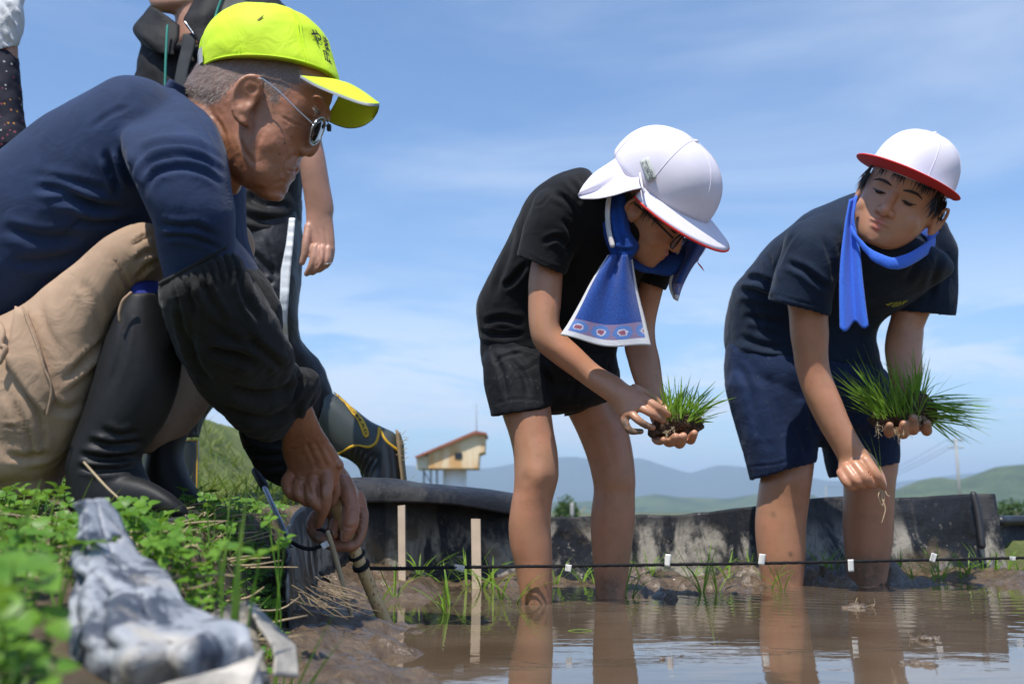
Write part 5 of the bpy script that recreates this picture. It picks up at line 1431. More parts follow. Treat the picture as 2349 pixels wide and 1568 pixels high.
# name tag on the side of the cap
TAG = cloth_mat('grey_name_label', (0.50, 0.52, 0.48), 0.8)
def on_dome1(u, v):
    best = None
    o, d = CAM, nrm(P(u, v, 1.9) - CAM)
    M = np.asarray(fr1) * 1.07
    ol = (o - C1) @ np.linalg.inv(M); dl = d @ np.linalg.inv(M)
    S = np.array([.114, .096, .100]); ol, dl = ol / S, dl / S
    b = ol @ dl; a = dl @ dl; c = ol @ ol - 1; t = (-b - math.sqrt(max(0, b * b - a * c))) / a
    return o + d * (t - .002)
q = lambda s, t: on_dome1(1467 + 16 * s + 19 * t, 369 - 7 * s + 49 * t)
tg = sheet('name_label', np.array([[q(s, t) for s in np.linspace(0, 1.25, 6)] for t in np.linspace(0, 1, 8)]), TAG, cap1, .0012)
for (s0, t0, s1, t1) in ((.25, .10, .42, .10), (.25, .10, .25, .2), (.55, .14, .8, .2), (.2, .35, .5, .30), (.2, .35, .35, .45), (.5, .30, .6, .5), (.30, .52, .62, .52), (.38, .48, .38, .62), (.52, .48, .52, .62), (.9, .55, 1.05, .60), (1.05, .60, .92, .68), (.92, .68, 1.08, .68), (.4, .72, .4, .9), (.4, .72, .55, .72), (.55, .72, .55, .9), (.65, .75, .8, .92), (.75, .05, .75, .95)):
    pts = [q(s0 + (s1 - s0) * x, t0 + (t1 - t0) * x) + (CAM - C1) * .0012 for x in (0, .5, 1)]
    part('ink_stroke', tube(pts, .00042, 5, 1), INK, tg)
# glasses
g1 = part('glasses', tube([L1(-.008, -.082, .004), L1(.030, -.081, .004), L1(.072, -.072, -.002), L1(.090, -.064, -.006)], .0022, 8, 5), FRAME_BLACK, boy)
part('temple_arm', tube([L1(-.008, .082, .004), L1(.030, .081, .004), L1(.072, .072, -.002), L1(.090, .064, -.006)], .0022, 8, 5), FRAME_BLACK, g1)
CLEAR = Nodes('clear_lens'); CLEAR.set('Base Color', (0.9, 0.92, 0.92)); CLEAR.set('Roughness', 0.02); CLEAR.set('Transmission Weight', 1.0); CLEAR.set('IOR', 1.15); CLEAR.set('Alpha', 0.35); CLEAR = CLEAR.mat
for s in (-1, 1):
    an = np.linspace(0, 2 * math.pi, 36, endpoint=False)
    c = np.array([.098, s * .033, -.012])
    rp = [L1(*(c + np.array([-.004 * abs(math.cos(a)), .026 * np.sign(math.cos(a)) * abs(math.cos(a)) ** .8, .0175 * np.sign(math.sin(a)) * abs(math.sin(a)) ** .8]))) for a in an]
    rim = part('rim', tube(rp + [rp[0]], .0018, 8, 1, False), FRAME_BLACK, g1)
    cc = np.mean(rp, 0)
    part('lens', rings_mesh([cc + (np.array(rp) - cc) * k_ for k_ in (.05, .5, 1)]), CLEAR, rim)
part('bridge', tube([L1(.100, -.009, -.008), L1(.103, 0, -.006), L1(.100, .009, -.008)], .0018, 8, 4), FRAME_BLACK, g1)
# shirt
sh1 = [loft([(1352, 392, 1405, 462, 1.98, .060), (1330, 386, 1440, 500, 1.98, .075), (1282, 400, 1492, 540, 2.0, .118), (1240, 424, 1510, 575, 2.03, .130), (1207, 460, 1505, 600, 2.06, .132), (1166, 547, 1480, 632, 2.12, .128), (1115, 642, 1450, 690, 2.18, .124), (1091, 700, 1428, 745, 2.21, .122), (1096, 765, 1416, 795, 2.23, .120), (1102, 790, 1413, 818, 2.23, .118)], 5, 48, 2.3, 'flat', 'open', .006, .03),
       loft([(1290, 420, 1350, 440, 1.98, .05), (1236, 440, 1345, 470, 1.97, .056), (1208, 495, 1335, 515, 1.975, .058), (1192, 550, 1318, 570, 1.985, .056), (1182, 588, 1297, 633, 1.99, .053)], 5, 32, 2.2, 'round', 'open', .005, .03),
       loft([(1470, 530, 1560, 545, 2.09, .05), (1468, 590, 1560, 580, 2.10, .052), (1463, 645, 1527, 668, 2.12, .045)], 5, 28, 2.2, 'round', 'open', .005, .03)]
sm1 = fuse('shirt', sh1, .0042, 6)
folds(sm1, [([(1265, 440), (1300, 460), (1330, 500)], 6, .005), ([(1240, 560), (1275, 545), (1300, 560), (1310, 590)], 6, .005), ([(1290, 500), (1312, 540), (1302, 590)], 6, .006), ([(1180, 520), (1160, 600), (1130, 680)], 8, .003), ([(1150, 660), (1180, 640), (1210, 600)], 7, .005), ([(1110, 740), (1150, 730), (1200, 740)], 7, .005), ([(1100, 760), (1150, 770), (1205, 765)], 6, .004), ([(1300, 405), (1325, 440), (1330, 470)], 6, .005), ([(1330, 400), (1345, 430), (1345, 460)], 6, .004), ([(1210, 470), (1240, 470), (1265, 440)], 3, .002), ([(1270, 740), (1330, 750), (1400, 745)], 8, .005), ([(1190, 575), (1240, 600), (1296, 622)], 2.5, .0015)])
wrinkle(sm1, .0022, 14, 31, 3)
put('shirt', sm1, BLACK_T, boy)
so1 = [loft([(1099, 762, 1414, 800, 2.23, .116), (1102, 800, 1414, 822, 2.23, .120), (1106, 845, 1418, 850, 2.23, .116), (1112, 880, 1410, 880, 2.23, .09)], 4, 44, 2.3),
       loft([(1104, 830, 1275, 845, 2.19, .082), (1109, 880, 1272, 888, 2.18, .080), (1121, 935, 1266, 928, 2.17, .076), (1123, 957, 1264, 934, 2.17, .076)], 4, 32, 2.3, 'round', 'open', .009, .03),
       loft([(1240, 830, 1420, 845, 2.27, .085), (1262, 880, 1422, 870, 2.28, .080), (1290, 929, 1412, 905, 2.285, .074), (1296, 932, 1408, 908, 2.285, .072)], 4, 32, 2.3, 'round', 'open', .005, .03)]
som1 = fuse('shorts', so1, .0042, 5)
folds(som1, [([(1125, 800), (1150, 850), (1165, 920)], 6, .004), ([(1165, 820), (1200, 860), (1215, 915)], 7, .004), ([(1240, 830), (1258, 870), (1262, 920)], 6, .006), ([(1130, 835), (1160, 815), (1200, 810)], 4, .004), ([(1330, 850), (1320, 880), (1310, 920)], 7, .004), ([(1122, 930), (1180, 915), (1262, 920)], 2.5, .0015)])
wrinkle(som1, .0022, 18, 33, 3)
put('shorts', som1, BLACK_S, boy)
# towel
m = Nodes('patterned_towel')
su, sv = m.attr('su'), m.attr('sv')
cx = m.t.nodes.new('ShaderNodeCombineXYZ'); m.t.links.new(m.math('MULTIPLY', su, 4.0), cx.inputs[0]); m.t.links.new(m.math('MULTIPLY', m.math('SUBTRACT', sv, 0.72), 5.0), cx.inputs[1])
wv = m.t.nodes.new('ShaderNodeTexNoise'); wv.inputs['Scale'].default_value = 6; m.t.links.new(cx.outputs[0], wv.inputs['Vector'])
fx = m.math('SUBTRACT', m.math('FRACT', m.math('MULTIPLY', su, 3.6)), 0.5); fy = m.math('SUBTRACT', m.math('MULTIPLY', m.math('SUBTRACT', sv, 0.72), 5.0), 0.5)
rad = m.math('ADD', m.math('SQRT', m.math('ADD', m.math('MULTIPLY', fx, fx), m.math('MULTIPLY', fy, fy))), m.math('MULTIPLY', m.math('SUBTRACT', wv.outputs[0], 0.5), 0.22))
band = m.mix(m.ramp(rad, 0.40, 0.48), (0.10, 0.22, 0.55), (0.26, 0.19, 0.33))
band = m.mix(m.ramp(rad, 0.25, 0.20), band, (0.62, 0.60, 0.72)); band = m.mix(m.ramp(rad, 0.17, 0.13), band, (0.30, 0.10, 0.16))
c = m.mix(m.ramp(m.noise(260, 4, 0.7), 0.3, 0.7), (0.003, 0.038, 0.22), (0.009, 0.078, 0.38))
c = m.mix(m.ramp(sv, 0.715, 0.725), c, band); c = m.mix(m.ramp(sv, 0.905, 0.915), c, (0.72, 0.72, 0.74))
edge_ = m.math('MAXIMUM', m.ramp(su, 0.055, 0.045), m.ramp(su, 0.945, 0.955)); c = m.mix(edge_, c, (0.70, 0.69, 0.68))
m.set('Base Color', c); m.set('Roughness', 0.95); m.set('Sheen Weight', 0.3); m.bump(m.noise(520, 3, 0.7), 0.7, 0.003)
TOWEL = m.mat
TERRY = Nodes('blue_terry'); TERRY.set('Base Color', TERRY.mix(TERRY.ramp(TERRY.noise(260, 4, 0.7), 0.3, 0.7), (0.003, 0.034, 0.19), (0.008, 0.070, 0.34))); TERRY.set('Roughness', 0.95); TERRY.bump(TERRY.noise(520, 3, 0.7), 0.7, 0.003); TERRY = TERRY.mat
tw = loft([(1368, 470, 1438, 446, 1.955, .066), (1374, 505, 1436, 490, 1.945, .066), (1386, 545, 1446, 535, 1.935, .062), (1398, 575, 1466, 566, 1.93, .052), (1402, 596, 1452, 588, 1.925, .036)], 5, 32, 2.1)
TW = fuse('towel', [tw, loft([(1430, 585, 1470, 625, 1.98, .025), (1500, 592, 1540, 632, 2.04, .025), (1560, 570, 1600, 600, 2.06, .02)], 4, 16)], .0036, 4)
folds(TW, [([(1385, 480), (1400, 540), (1415, 590)], 5, .005), ([(1410, 470), (1422, 530), (1436, 585)], 5, .005), ([(1400, 560), (1430, 575), (1460, 572)], 4, .004)])
wrinkle(TW, .002, 40, 41, 3)
towel = put('towel', TW, TERRY, boy)
T = [(1396, 586, 1446, 584), (1372, 622, 1452, 622), (1352, 656, 1458, 655), (1334, 690, 1466, 690), (1316, 722, 1476, 728), (1300, 748, 1484, 762), (1286, 768, 1491, 792)]
Ta = catmull(np.array(T, float), 8)
pts = []
for i, (a, b, c_, d) in enumerate(Ta):
    t = i / (len(Ta) - 1)
    bow = [P(a + (c_ - a) * s, b + (d - b) * s + 14 * t * math.sin(s * math.pi) ** 2 , 1.915 - .012 * math.sin(s * 9.4 + .5) * (1.1 - .6 * t) - .028 * math.sin(s * math.pi) * (1 - .5 * t)) for s in np.linspace(0, 1, 40)]
    pts.append(bow)
sheet('hanging_end', np.array(pts), TOWEL, towel, .005, label='blue end with a band of pale flowers and white hem')
T2 = [(1562, 545, 1628, 552), (1552, 580, 1612, 580), (1543, 620, 1585, 618), (1536, 655, 1566, 655), (1546, 684, 1553, 690)]
Tb = catmull(np.array(T2, float), 6)
sheet('far_end', np.array([[P(a + (c_ - a) * s, b + (d - b) * s, 2.04 + .012 * math.sin(s * 8)) for s in np.linspace(0, 1, 24)] for a, b, c_, d in Tb]), TOWEL, towel, .005)
part('red_corner', grid(np.array([[P(1596 + 14 * s + 6 * t, 596 + 16 * s + 12 * t, 2.045 + .004 * s) for s in np.linspace(0, 1, 5)] for t in np.linspace(0, 1, 5)])), CAP_RED, towel, fix=False)
part('edge_strip', tube([P(1396, 455, 1.89), P(1393, 490, 1.882), P(1396, 530, 1.878), P(1404, 562, 1.875)], .0052, 8, 6), cloth_mat('towel_white_edge', (0.66, 0.62, 0.60), 0.95), towel)

# ------------------------------------------------------------------ rice clumps
def clump(name, soils, bundles, label, roots):
    q = np.mean([P(u, v, Y) for u, v, Y, ru, rv in soils], 0)
    t = thing(name, q, label, 'seedlings', 'clumps of rice seedlings held in hands')
    ps = []
    for (u, v, Y, ru, rv) in soils:
        ps.append(ball(P(u, v, Y), (size(ru, Y), size(ru, Y) * .8, size(rv, Y))))
        for _ in range(16):
            d = nrm(rng.normal(size=3)); ps.append(ball(P(u, v, Y) + d * np.array([size(ru, Y), size(ru, Y) * .8, size(rv, Y)]) * .95, tuple(np.full(3, random.uniform(.003, .008)))))
    me = fuse('soil', ps, .0022, 1); wrinkle(me, .0022, 150, 5, 3); put('soil', me, SOILM, t)
    for (u, v, Y, du, dv, n, hpx, spread, sw) in bundles:
        bl = []
        for i in range(n):
            bu, bv = u + random.uniform(-1, 1) * du, v + random.uniform(-1, 1) * dv
            base = P(bu, bv, Y + random.uniform(-.03, .03))
            ang = spread[0] + random.gauss(0, spread[1]) + sw * (bu - u) / max(1, du)
            d = nrm([math.cos(ang), random.gauss(0, .22), math.sin(ang)]); Ln = size(hpx, Y) * random.uniform(.5, 1.12)
            bd = nrm([math.cos(ang) * .5 + random.gauss(0, .5), random.gauss(0, .5), -.4])
            bl.append(blade(base, d, Ln, random.uniform(.0017, .0032), (*bd, random.choice([.02, .08, .15, .25, .45])), n=7, twist=random.uniform(-1.2, 1.2)))
        tag(part('leaves', merge(bl), RICE, t, fix=False), kind='stuff')
    rt = []
    for (u, v, Y, n, L_) in roots:
        for _ in range(n):
            a = P(u + random.uniform(-14, 14), v + random.uniform(-8, 8), Y + random.uniform(-.03, .01)); pts_ = [a]
            for j in range(5): pts_.append(pts_[-1] + np.array([random.gauss(0, .35), random.gauss(0, .25), random.gauss(-.35, .45)]) * size(L_, Y) / 5)
            rt.append(tube(pts_, .0005, 4, 3, False))
    if rt: tag(part('roots', merge(rt), ROOT, t, fix=False), kind='stuff')
clump('seedling_clump', [(1528, 975, 2.005, 30, 22), (1565, 965, 2.005, 34, 24), (1590, 968, 2.01, 20, 22), (1500, 985, 2.0, 14, 10)],
      [(1562, 955, 1.99, 36, 12, 110, 98, (1.22, .28), -.45), (1545, 945, 2.02, 18, 10, 26, 70, (1.6, .25), -.2), (1585, 965, 1.98, 14, 8, 16, 74, (.62, .22), -.2)],
      'small clump of rice seedlings with dark soil held by the left child', [(1535, 985, 1.97, 14, 24), (1600, 950, 1.99, 10, 26)])
clump('seedling_clump', [(2098, 930, 2.46, 34, 36), (2070, 955, 2.46, 30, 26), (2025, 962, 2.47, 30, 22), (2125, 945, 2.46, 24, 34)],
      [(2060, 950, 2.44, 50, 14, 150, 150, (1.78, .26), -.30), (2095, 915, 2.48, 22, 10, 36, 98, (1.5, .22), -.3), (2125, 935, 2.45, 8, 26, 90, 135, (-.06, .16), 0), (2125, 958, 2.45, 8, 12, 14, 110, (-.42, .22), 0), (2020, 955, 2.45, 16, 8, 14, 130, (2.45, .22), 0)],
      'large clump of rice seedlings with spreading leaves held by the right child', [(2060, 985, 2.42, 16, 46), (2110, 960, 2.42, 20, 30), (2015, 975, 2.43, 10, 40)])

# ------------------------------------------------------------------ right boy
kid = thing('person', (0.86, 2.72, -0.1), 'bending child in navy shirt and shorts with white cap, plain blue towel and lowered hand', 'person', 'children planting rice')
fr2 = frame_of((-.54, -.78, -.26), (.38, -.38, .84))
C2 = P(2094, 402, 2.26)
K2 = 1.16
org2 = C2 - fr2[2] * .055 * K2
h2, L2 = kid_head(org2, fr2, K2, 1.06)
for s in (-1, 1): brush(h2, L2(.05, s * .050, -.050), .034, vec=fr2[1] * s * .007 + fr2[0] * .002)
arm3 = [loft([(1812, 560, 1905, 570, 2.38, .050), (1800, 650, 1900, 660, 2.38, .047), (1809, 715, 1898, 728, 2.39, .045), (1813, 765, 1899, 765, 2.40, .044), (1819, 805, 1898, 815, 2.41, .042), (1826, 850, 1905, 858, 2.42, .041), (1847, 914, 1929, 918, 2.42, .038), (1876, 974, 1950, 970, 2.42, .033), (1908, 1028, 1976, 1018, 2.42, .027), (1922, 1056, 1994, 1040, 2.42, .022), (1921, 1080, 2004, 1062, 2.42, .020), (1926, 1096, 2008, 1080, 2.42, .017)], 5, 28),
        finger([(1985, 1056, 2.40, 14), (2006, 1084, 2.385, 12.5), (2018, 1102, 2.39, 10.5), (2026, 1116, 2.40, 8)]),
        finger([(1962, 1066, 2.395, 14), (1982, 1092, 2.375, 12.5), (1992, 1106, 2.385, 11), (2004, 1112, 2.40, 9)]),
        finger([(1942, 1074, 2.40, 13), (1962, 1100, 2.38, 12), (1975, 1110, 2.39, 10.5), (1988, 1112, 2.40, 9)]),
        finger([(1930, 1084, 2.405, 12.5), (1942, 1106, 2.39, 11), (1954, 1116, 2.395, 9.5), (1966, 1114, 2.405, 8)]),
        finger([(1990, 1050, 2.43, 13), (2012, 1082, 2.435, 11.5), (2022, 1104, 2.425, 10), (2026, 1118, 2.41, 8)])]
am3 = fuse('arm', arm3, .0028, 5)
arm4 = [loft([(2060, 620, 2170, 640, 2.56, .05), (2046, 715, 2122, 738, 2.57, .042), (2034, 765, 2116, 768, 2.57, .040), (2030, 805, 2113, 810, 2.56, .039), (2038, 850, 2114, 850, 2.545, .035), (2052, 895, 2108, 898, 2.53, .028), (2055, 930, 2120, 930, 2.51, .024), (2045, 965, 2128, 965, 2.49, .020)], 5, 26),
        finger([(2050, 962, 2.50, 12), (2040, 990, 2.46, 12), (2038, 988, 2.43, 12), (2040, 975, 2.41, 9)]),
        finger([(2075, 965, 2.50, 13), (2071, 992, 2.46, 13), (2071, 990, 2.425, 13), (2073, 972, 2.405, 10)]),
        finger([(2095, 960, 2.50, 13), (2094, 984, 2.45, 13), (2094, 978, 2.415, 13.5), (2094, 958, 2.395, 10)]),
        finger([(2115, 960, 2.50, 12), (2124, 986, 2.46, 12), (2125, 984, 2.43, 12), (2126, 970, 2.41, 9)])]
am4 = fuse('arm', arm4, .0028, 5)
leg3 = [loft([(1700, 900, 1870, 910, 2.70, .095), (1722, 1000, 1870, 1000, 2.69, .088), (1745, 1080, 1864, 1066, 2.685, .078), (1742, 1112, 1860, 1100, 2.68, .076), (1735, 1165, 1852, 1160, 2.69, .072), (1733, 1216, 1846, 1210, 2.70, .073), (1738, 1270, 1845, 1268, 2.705, .068), (1748, 1334, 1841, 1332, 2.71, .058), (1758, 1400, 1836, 1400, 2.71, .05), (1752, 1460, 1842, 1460, 2.71, .055)], 5, 28)]
leg4 = [loft([(1890, 900, 2055, 910, 2.76, .095), (1905, 1000, 2056, 1000, 2.755, .088), (1930, 1076, 2056, 1066, 2.75, .080), (1937, 1110, 2050, 1106, 2.745, .076), (1936, 1160, 2047, 1155, 2.75, .074), (1935, 1205, 2046, 1205, 2.76, .074), (1938, 1250, 2043, 1250, 2.765, .068), (1945, 1326, 2032, 1326, 2.77, .056), (1952, 1390, 2026, 1390, 2.77, .05), (1945, 1450, 2032, 1450, 2.77, .055)], 5, 28)]
lm3, lm4 = fuse('leg', leg3, .004, 4), fuse('leg', leg4, .004, 4)
brush(lm3, P(1800, 1100, 2.60), .035, vec=(0, -.006, 0)); brush(lm4, P(1995, 1100, 2.66), .035, vec=(0, -.006, 0))
core = fuse('core', [loft([(1985, 500, 2050, 550, 2.42, .03), (1830, 580, 2050, 620, 2.50, .06), (1730, 720, 1980, 750, 2.68, .08), (1720, 850, 1980, 850, 2.72, .08)], 4, 20)], .012, 2)
b2 = join_meshes('body', [h2, am3, am4, lm3, lm4, core])
spots(b2, 'lip', [(L2(.092, 0, -.058), .012, .8), (L2(.090, 0, -.069), .011, .8)])
spots(b2, 'mud', [(P(1795, 1320, 2.65), .040, .6), (P(1990, 1312, 2.71), .045, .7), (P(1770, 1180, 2.63), .010, .5), (P(1812, 1270, 2.64), .008, .7), (P(1965, 1150, 2.68), .008, .7), (P(2094, 962, 2.39), .018, .6), (P(2125, 975, 2.41), .014, .5), (P(2040, 980, 2.41), .014, .4)])
put('body', b2, SKIN_BOY, kid)
face_bits(L2, fr2, K2, kid, .45, 1.06)
for s in (-1, 1):
    part('eye', ball(L2(.0755, s * .031, -.0045), (.0085 * K2, .0035 * K2, .0028 * K2), np.array([fr2[1], fr2[0], fr2[2]])), plain_mat('dark_eye', (0.012, 0.008, 0.006), 0.15, 0.6, bump=0), kid)
hz = []
def lock(a, d, Ln, w, bend): hz.append(blade(a, d, Ln, w, bend, side=fr2[1], n=5))
for i in range(520):
    s = random.choice((-1, 1)); t = random.random()
    a = L2(.066 - .14 * t + random.uniform(-.006, .006), s * (.064 + .013 * math.sin(t * 3.0)) * 1.06, .036 + random.uniform(-.008, .012) - .03 * t)
    d = nrm(-fr2[2] + fr2[1] * s * .10 + rng.normal(size=3) * .14 + fr2[0] * .15)
    lock(a, d, random.uniform(.024, .046) * (1.25 if t < .3 else 1), .0014, (*(-fr2[1] * s), .06))
for i in range(120):                                          # fringe
    y = random.choice((-.006, -.012, .03, .036, .042, .05, .054, -.045)) + random.gauss(0, .004)
    a = L2(.087 - .5 * y * y / .07, y, .058)
    lock(a, nrm(-fr2[2] + fr2[0] * .28 + rng.normal(size=3) * .10 + fr2[1] * random.gauss(0.1, .15)), random.uniform(.022, .05), .0016, (*(-fr2[0]), .10))
tag(part('hair', merge(hz), HAIR_BLACK, kid, fix=False), kind='stuff')
cap2, dome2, brim2, LC2 = school_cap(C2 - fr2[2] * .005, fr2, 1.06, kid, brim_drop=-.002, tilt=.010, rz=.104)
part('chin_flap', grid(np.array([[P(2136 + 18 * s - 8 * t, 512 - 14 * s + 26 * t, 2.30 - .02 * s) for s in np.linspace(0, 1, 6)] for t in np.linspace(0, 1, 6)])), CAP_RED, cap2, fix=False)
sh2 = [loft([(1962, 438, 2075, 545, 2.40, .07), (1925, 455, 2130, 560, 2.40, .11), (1850, 492, 2165, 580, 2.42, .15), (1800, 532, 2175, 620, 2.46, .165), (1758, 567, 2120, 660, 2.52, .165), (1706, 632, 2060, 705, 2.60, .162), (1680, 672, 2018, 735, 2.66, .16), (1666, 730, 2002, 770, 2.70, .16), (1664, 775, 2008, 810, 2.71, .16), (1667, 808, 2012, 838, 2.71, .158)], 5, 48, 2.3, 'flat', 'open', .006, .03),
       loft([(1870, 495, 1940, 520, 2.36, .06), (1812, 525, 1930, 560, 2.34, .070), (1790, 585, 1922, 620, 2.35, .072), (1775, 640, 1910, 670, 2.365, .068), (1762, 688, 1902, 724, 2.38, .064)], 5, 34, 2.2, 'round', 'open', .006, .03),
       loft([(2080, 520, 2172, 525, 2.50, .06), (2070, 580, 2190, 570, 2.52, .068), (2058, 650, 2191, 640, 2.55, .066), (2052, 714, 2189, 725, 2.565, .060)], 5, 32, 2.2, 'round', 'open', .006, .03)]
sm2 = fuse('shirt', sh2, .0048, 6)
folds(sm2, [([(1800, 600), (1840, 620), (1890, 660)], 7, .006), ([(1835, 605), (1870, 640), (1905, 665)], 7, .006), ([(1890, 540), (1908, 600), (1915, 650)], 7, .006), ([(1700, 640), (1740, 640), (1775, 660)], 8, .008), ([(1690, 665), (1740, 672), (1775, 690)], 8, .007), ([(1705, 725), (1760, 735), (1800, 745)], 8, .006), ([(1760, 580), (1768, 620), (1775, 650)], 7, .006), ([(1850, 500), (1805, 560), (1780, 620)], 4, .003), ([(2140, 560), (2100, 610), (2075, 650)], 8, .006), ([(2160, 580), (2140, 640), (2130, 690)], 8, .005), ([(2110, 560), (2135, 600), (2138, 625)], 3, .003), ([(1690, 770), (1740, 790), (1800, 800)], 8, .005), ([(1766, 672), (1830, 690), (1903, 708)], 2.5, .0015), ([(1668, 790), (1740, 812), (1820, 820)], 2.5, .0015), ([(1720, 690), (1735, 730), (1745, 770)], 9, .004)])
wrinkle(sm2, .0026, 12, 51, 3)
shirt2 = put('shirt', sm2, NAVY_T, kid)
so2 = [loft([(1666, 795, 2010, 830, 2.71, .152), (1663, 850, 2020, 860, 2.71, .156), (1668, 900, 2040, 905, 2.72, .15), (1680, 945, 2050, 945, 2.72, .12)], 4, 44, 2.3),
       loft([(1664, 880, 1880, 900, 2.69, .115), (1676, 930, 1878, 945, 2.685, .110), (1694, 995, 1874, 1000, 2.68, .104), (1712, 1060, 1869, 1045, 2.675, .098), (1722, 1102, 1866, 1062, 2.675, .094)], 4, 34, 2.3, 'round', 'open', .006, .03),
       loft([(1868, 880, 2052, 900, 2.75, .115), (1876, 960, 2056, 960, 2.75, .108), (1888, 1020, 2057, 1015, 2.745, .100), (1900, 1080, 2058, 1052, 2.745, .094), (1906, 1096, 2058, 1064, 2.745, .092)], 4, 34, 2.3, 'round', 'open', .006, .03)]
som2 = fuse('shorts', so2, .005, 5)
folds(som2, [([(1690, 830), (1720, 900), (1735, 1000)], 9, .005), ([(1850, 900), (1865, 950), (1868, 1000)], 8, .008), ([(1760, 860), (1780, 940), (1800, 1040)], 10, .005), ([(1900, 940), (1920, 1000), (1925, 1060)], 9, .006), ([(1716, 1070), (1790, 1062), (1866, 1040)], 3, .002), ([(1830, 960), (1842, 1010), (1850, 1045)], 8, .005)])
wrinkle(som2, .0028, 14, 53, 3)
put('shorts', som2, NAVY_S, kid)
# cooling towel
m = Nodes('blue_mesh_towel')
vv = m.voronoi(420)
m.set('Base Color', m.mix(m.ramp(vv.outputs['Distance'], 0.2, 0.6), (0.018, 0.10, 0.55), (0.030, 0.15, 0.70))); m.set('Roughness', 0.8); m.set('Sheen Weight', 0.2); m.bump(vv.outputs['Distance'], 0.5, 0.001)
COOL = m.mat
wp = catmull(np.array([P(1956, 500, 2.262), P(1962, 455, 2.33), P(2005, 462, 2.46), P(2110, 520, 2.46), P(2142, 545, 2.36), P(2108, 578, 2.27), P(2058, 600, 2.225), P(2008, 588, 2.215), P(1974, 556, 2.228), P(1950, 520, 2.245)]), 8)
wk = np.linspace(0, 1, len(wp)); wid = .013 + .012 * np.sin(wk * math.pi)
band_ = np.stack([wp + np.array([0, .010, .55])[None] * wid[:, None] * .9, wp + np.array([0, -.16, .2])[None] * wid[:, None], wp + np.array([0, -.20, -.35])[None] * wid[:, None], wp + np.array([0, .05, -.8])[None] * wid[:, None]])
band_ += (.0022 * fbm(band_.reshape(-1, 3) * 40, 61, 3).reshape(band_.shape[:2]))[:, :, None]
ct = sheet('towel', band_, COOL, kid, .004, label='plain blue mesh towel round the neck', sub=1)
T3 = [(1948, 458, 1966, 450), (1940, 500, 1958, 497), (1934, 540, 1964, 535), (1928, 590, 1972, 580), (1925, 640, 1978, 640), (1925, 700, 1985, 700), (1926, 752, 1991, 742)]
Tc = catmull(np.array(T3, float), 7)
sheet('hanging_end', np.array([[P(a + (c_ - a) * s, b + (d - b) * s + (10 * i / len(Tc)) * math.sin(s * 9), 2.245 + .016 * i / len(Tc) - .010 * math.sin(s * 7.5 + .8) * (.5 + .6 * i / len(Tc))) for s in np.linspace(0, 1, 28)] for i, (a, b, c_, d) in enumerate(Tc)]), COOL, ct, .003)
sheet('far_tip', np.array([[P(2128 + 24 * s - 4 * t, 560 - 26 * s - 14 * t, 2.32 + .02 * s) for s in np.linspace(0, 1, 8)] for t in np.linspace(0, 1, 8)]), COOL, ct, .003)
# chest emblem: arc, letters, swoosh
EMB = plain_mat('yellow_print', (0.42, 0.38, 0.03), 0.6, bump=0)
def chest_hit(u, v):
    co = CH; k = np.argmin((CHU[:, 0] - u) ** 2 + (CHU[:, 1] - v) ** 2 + (CHV > .2) * 1e6); return co[k] + nrm(CAM - co[k]) * .004
CH = get_co(sm2); CHU = project(CH); nn = get_no(sm2); vw = CH - CAM; vw /= np.linalg.norm(vw, axis=1)[:, None]; CHV = (nn * vw).sum(1)
e0 = chest_hit(2060, 695); Ye_ = e0[1]
EP = lambda x, y: P(2006.4 + x * .0548, 659 + y * .0549, Ye_ - .004)     # emblem coordinates as traced
emb = part('emblem', tube([EP(950, 520), EP(1040, 460), EP(1140, 445), EP(1270, 490)], .0013, 6, 5), EMB, shirt2)
for st in ([(470, 710), (560, 700), (640, 660), (785, 565), (740, 750)], [(470, 710), (560, 760), (640, 690), (700, 640)], [(690, 790), (830, 790), (1050, 740)], [(790, 740), (860, 640), (925, 530)], [(860, 740), (910, 600), (960, 540)], [(930, 740), (970, 620), (1000, 540)], [(1010, 690), (1080, 500), (1040, 510)], [(1060, 690), (1100, 600), (1130, 520), (1210, 520), (1150, 690), (1070, 690)], [(1180, 690), (1330, 470)], [(1250, 620), (1360, 550)]):
    part('stroke', tube([EP(*q) for q in st], .0011, 6, 3), EMB, emb)
# seedling between the fingers
one = thing('rice_seedling', P(2024, 1110, 2.40), 'single rice seedling with dangling pale roots pinched in the right child\'s lowered fingers', 'rice seedling')
b0 = P(2024, 1112, 2.40)
tag(part('leaves', merge([blade(b0, P(2010, 1040, 2.40) - b0, size(118, 2.4), .0016, (-.6, -.2, .4, .10), n=8), blade(b0, P(2006, 1040, 2.40) - b0, size(135, 2.4), .0018, (-.9, 0, .1, .22), n=8), blade(b0, P(2016, 1040, 2.40) - b0, size(110, 2.4), .0017, (.5, 0, .5, .04), n=8), tube([b0, P(2014, 1060, 2.40)], .0012, 6, 2)]), RICE, one, fix=False), kind='stuff')
rt = [tube([b0, P(2022, 1140, 2.40), P(2030, 1165, 2.40), P(2026, 1185, 2.40), P(2022, 1198, 2.40)], [.0016, .0022, .0012, .0010, .0005], 6, 6), tube([b0, P(2014, 1136, 2.39), P(2022, 1160, 2.40)], .0011, 6, 5), tube([b0, P(2034, 1134, 2.39), P(2040, 1137, 2.39)], .0008, 6, 5), tube([b0, P(2028, 1140, 2.40), P(2024, 1158, 2.40)], .0011, 6, 5)]
part('roots', merge(rt), ROOT, one)
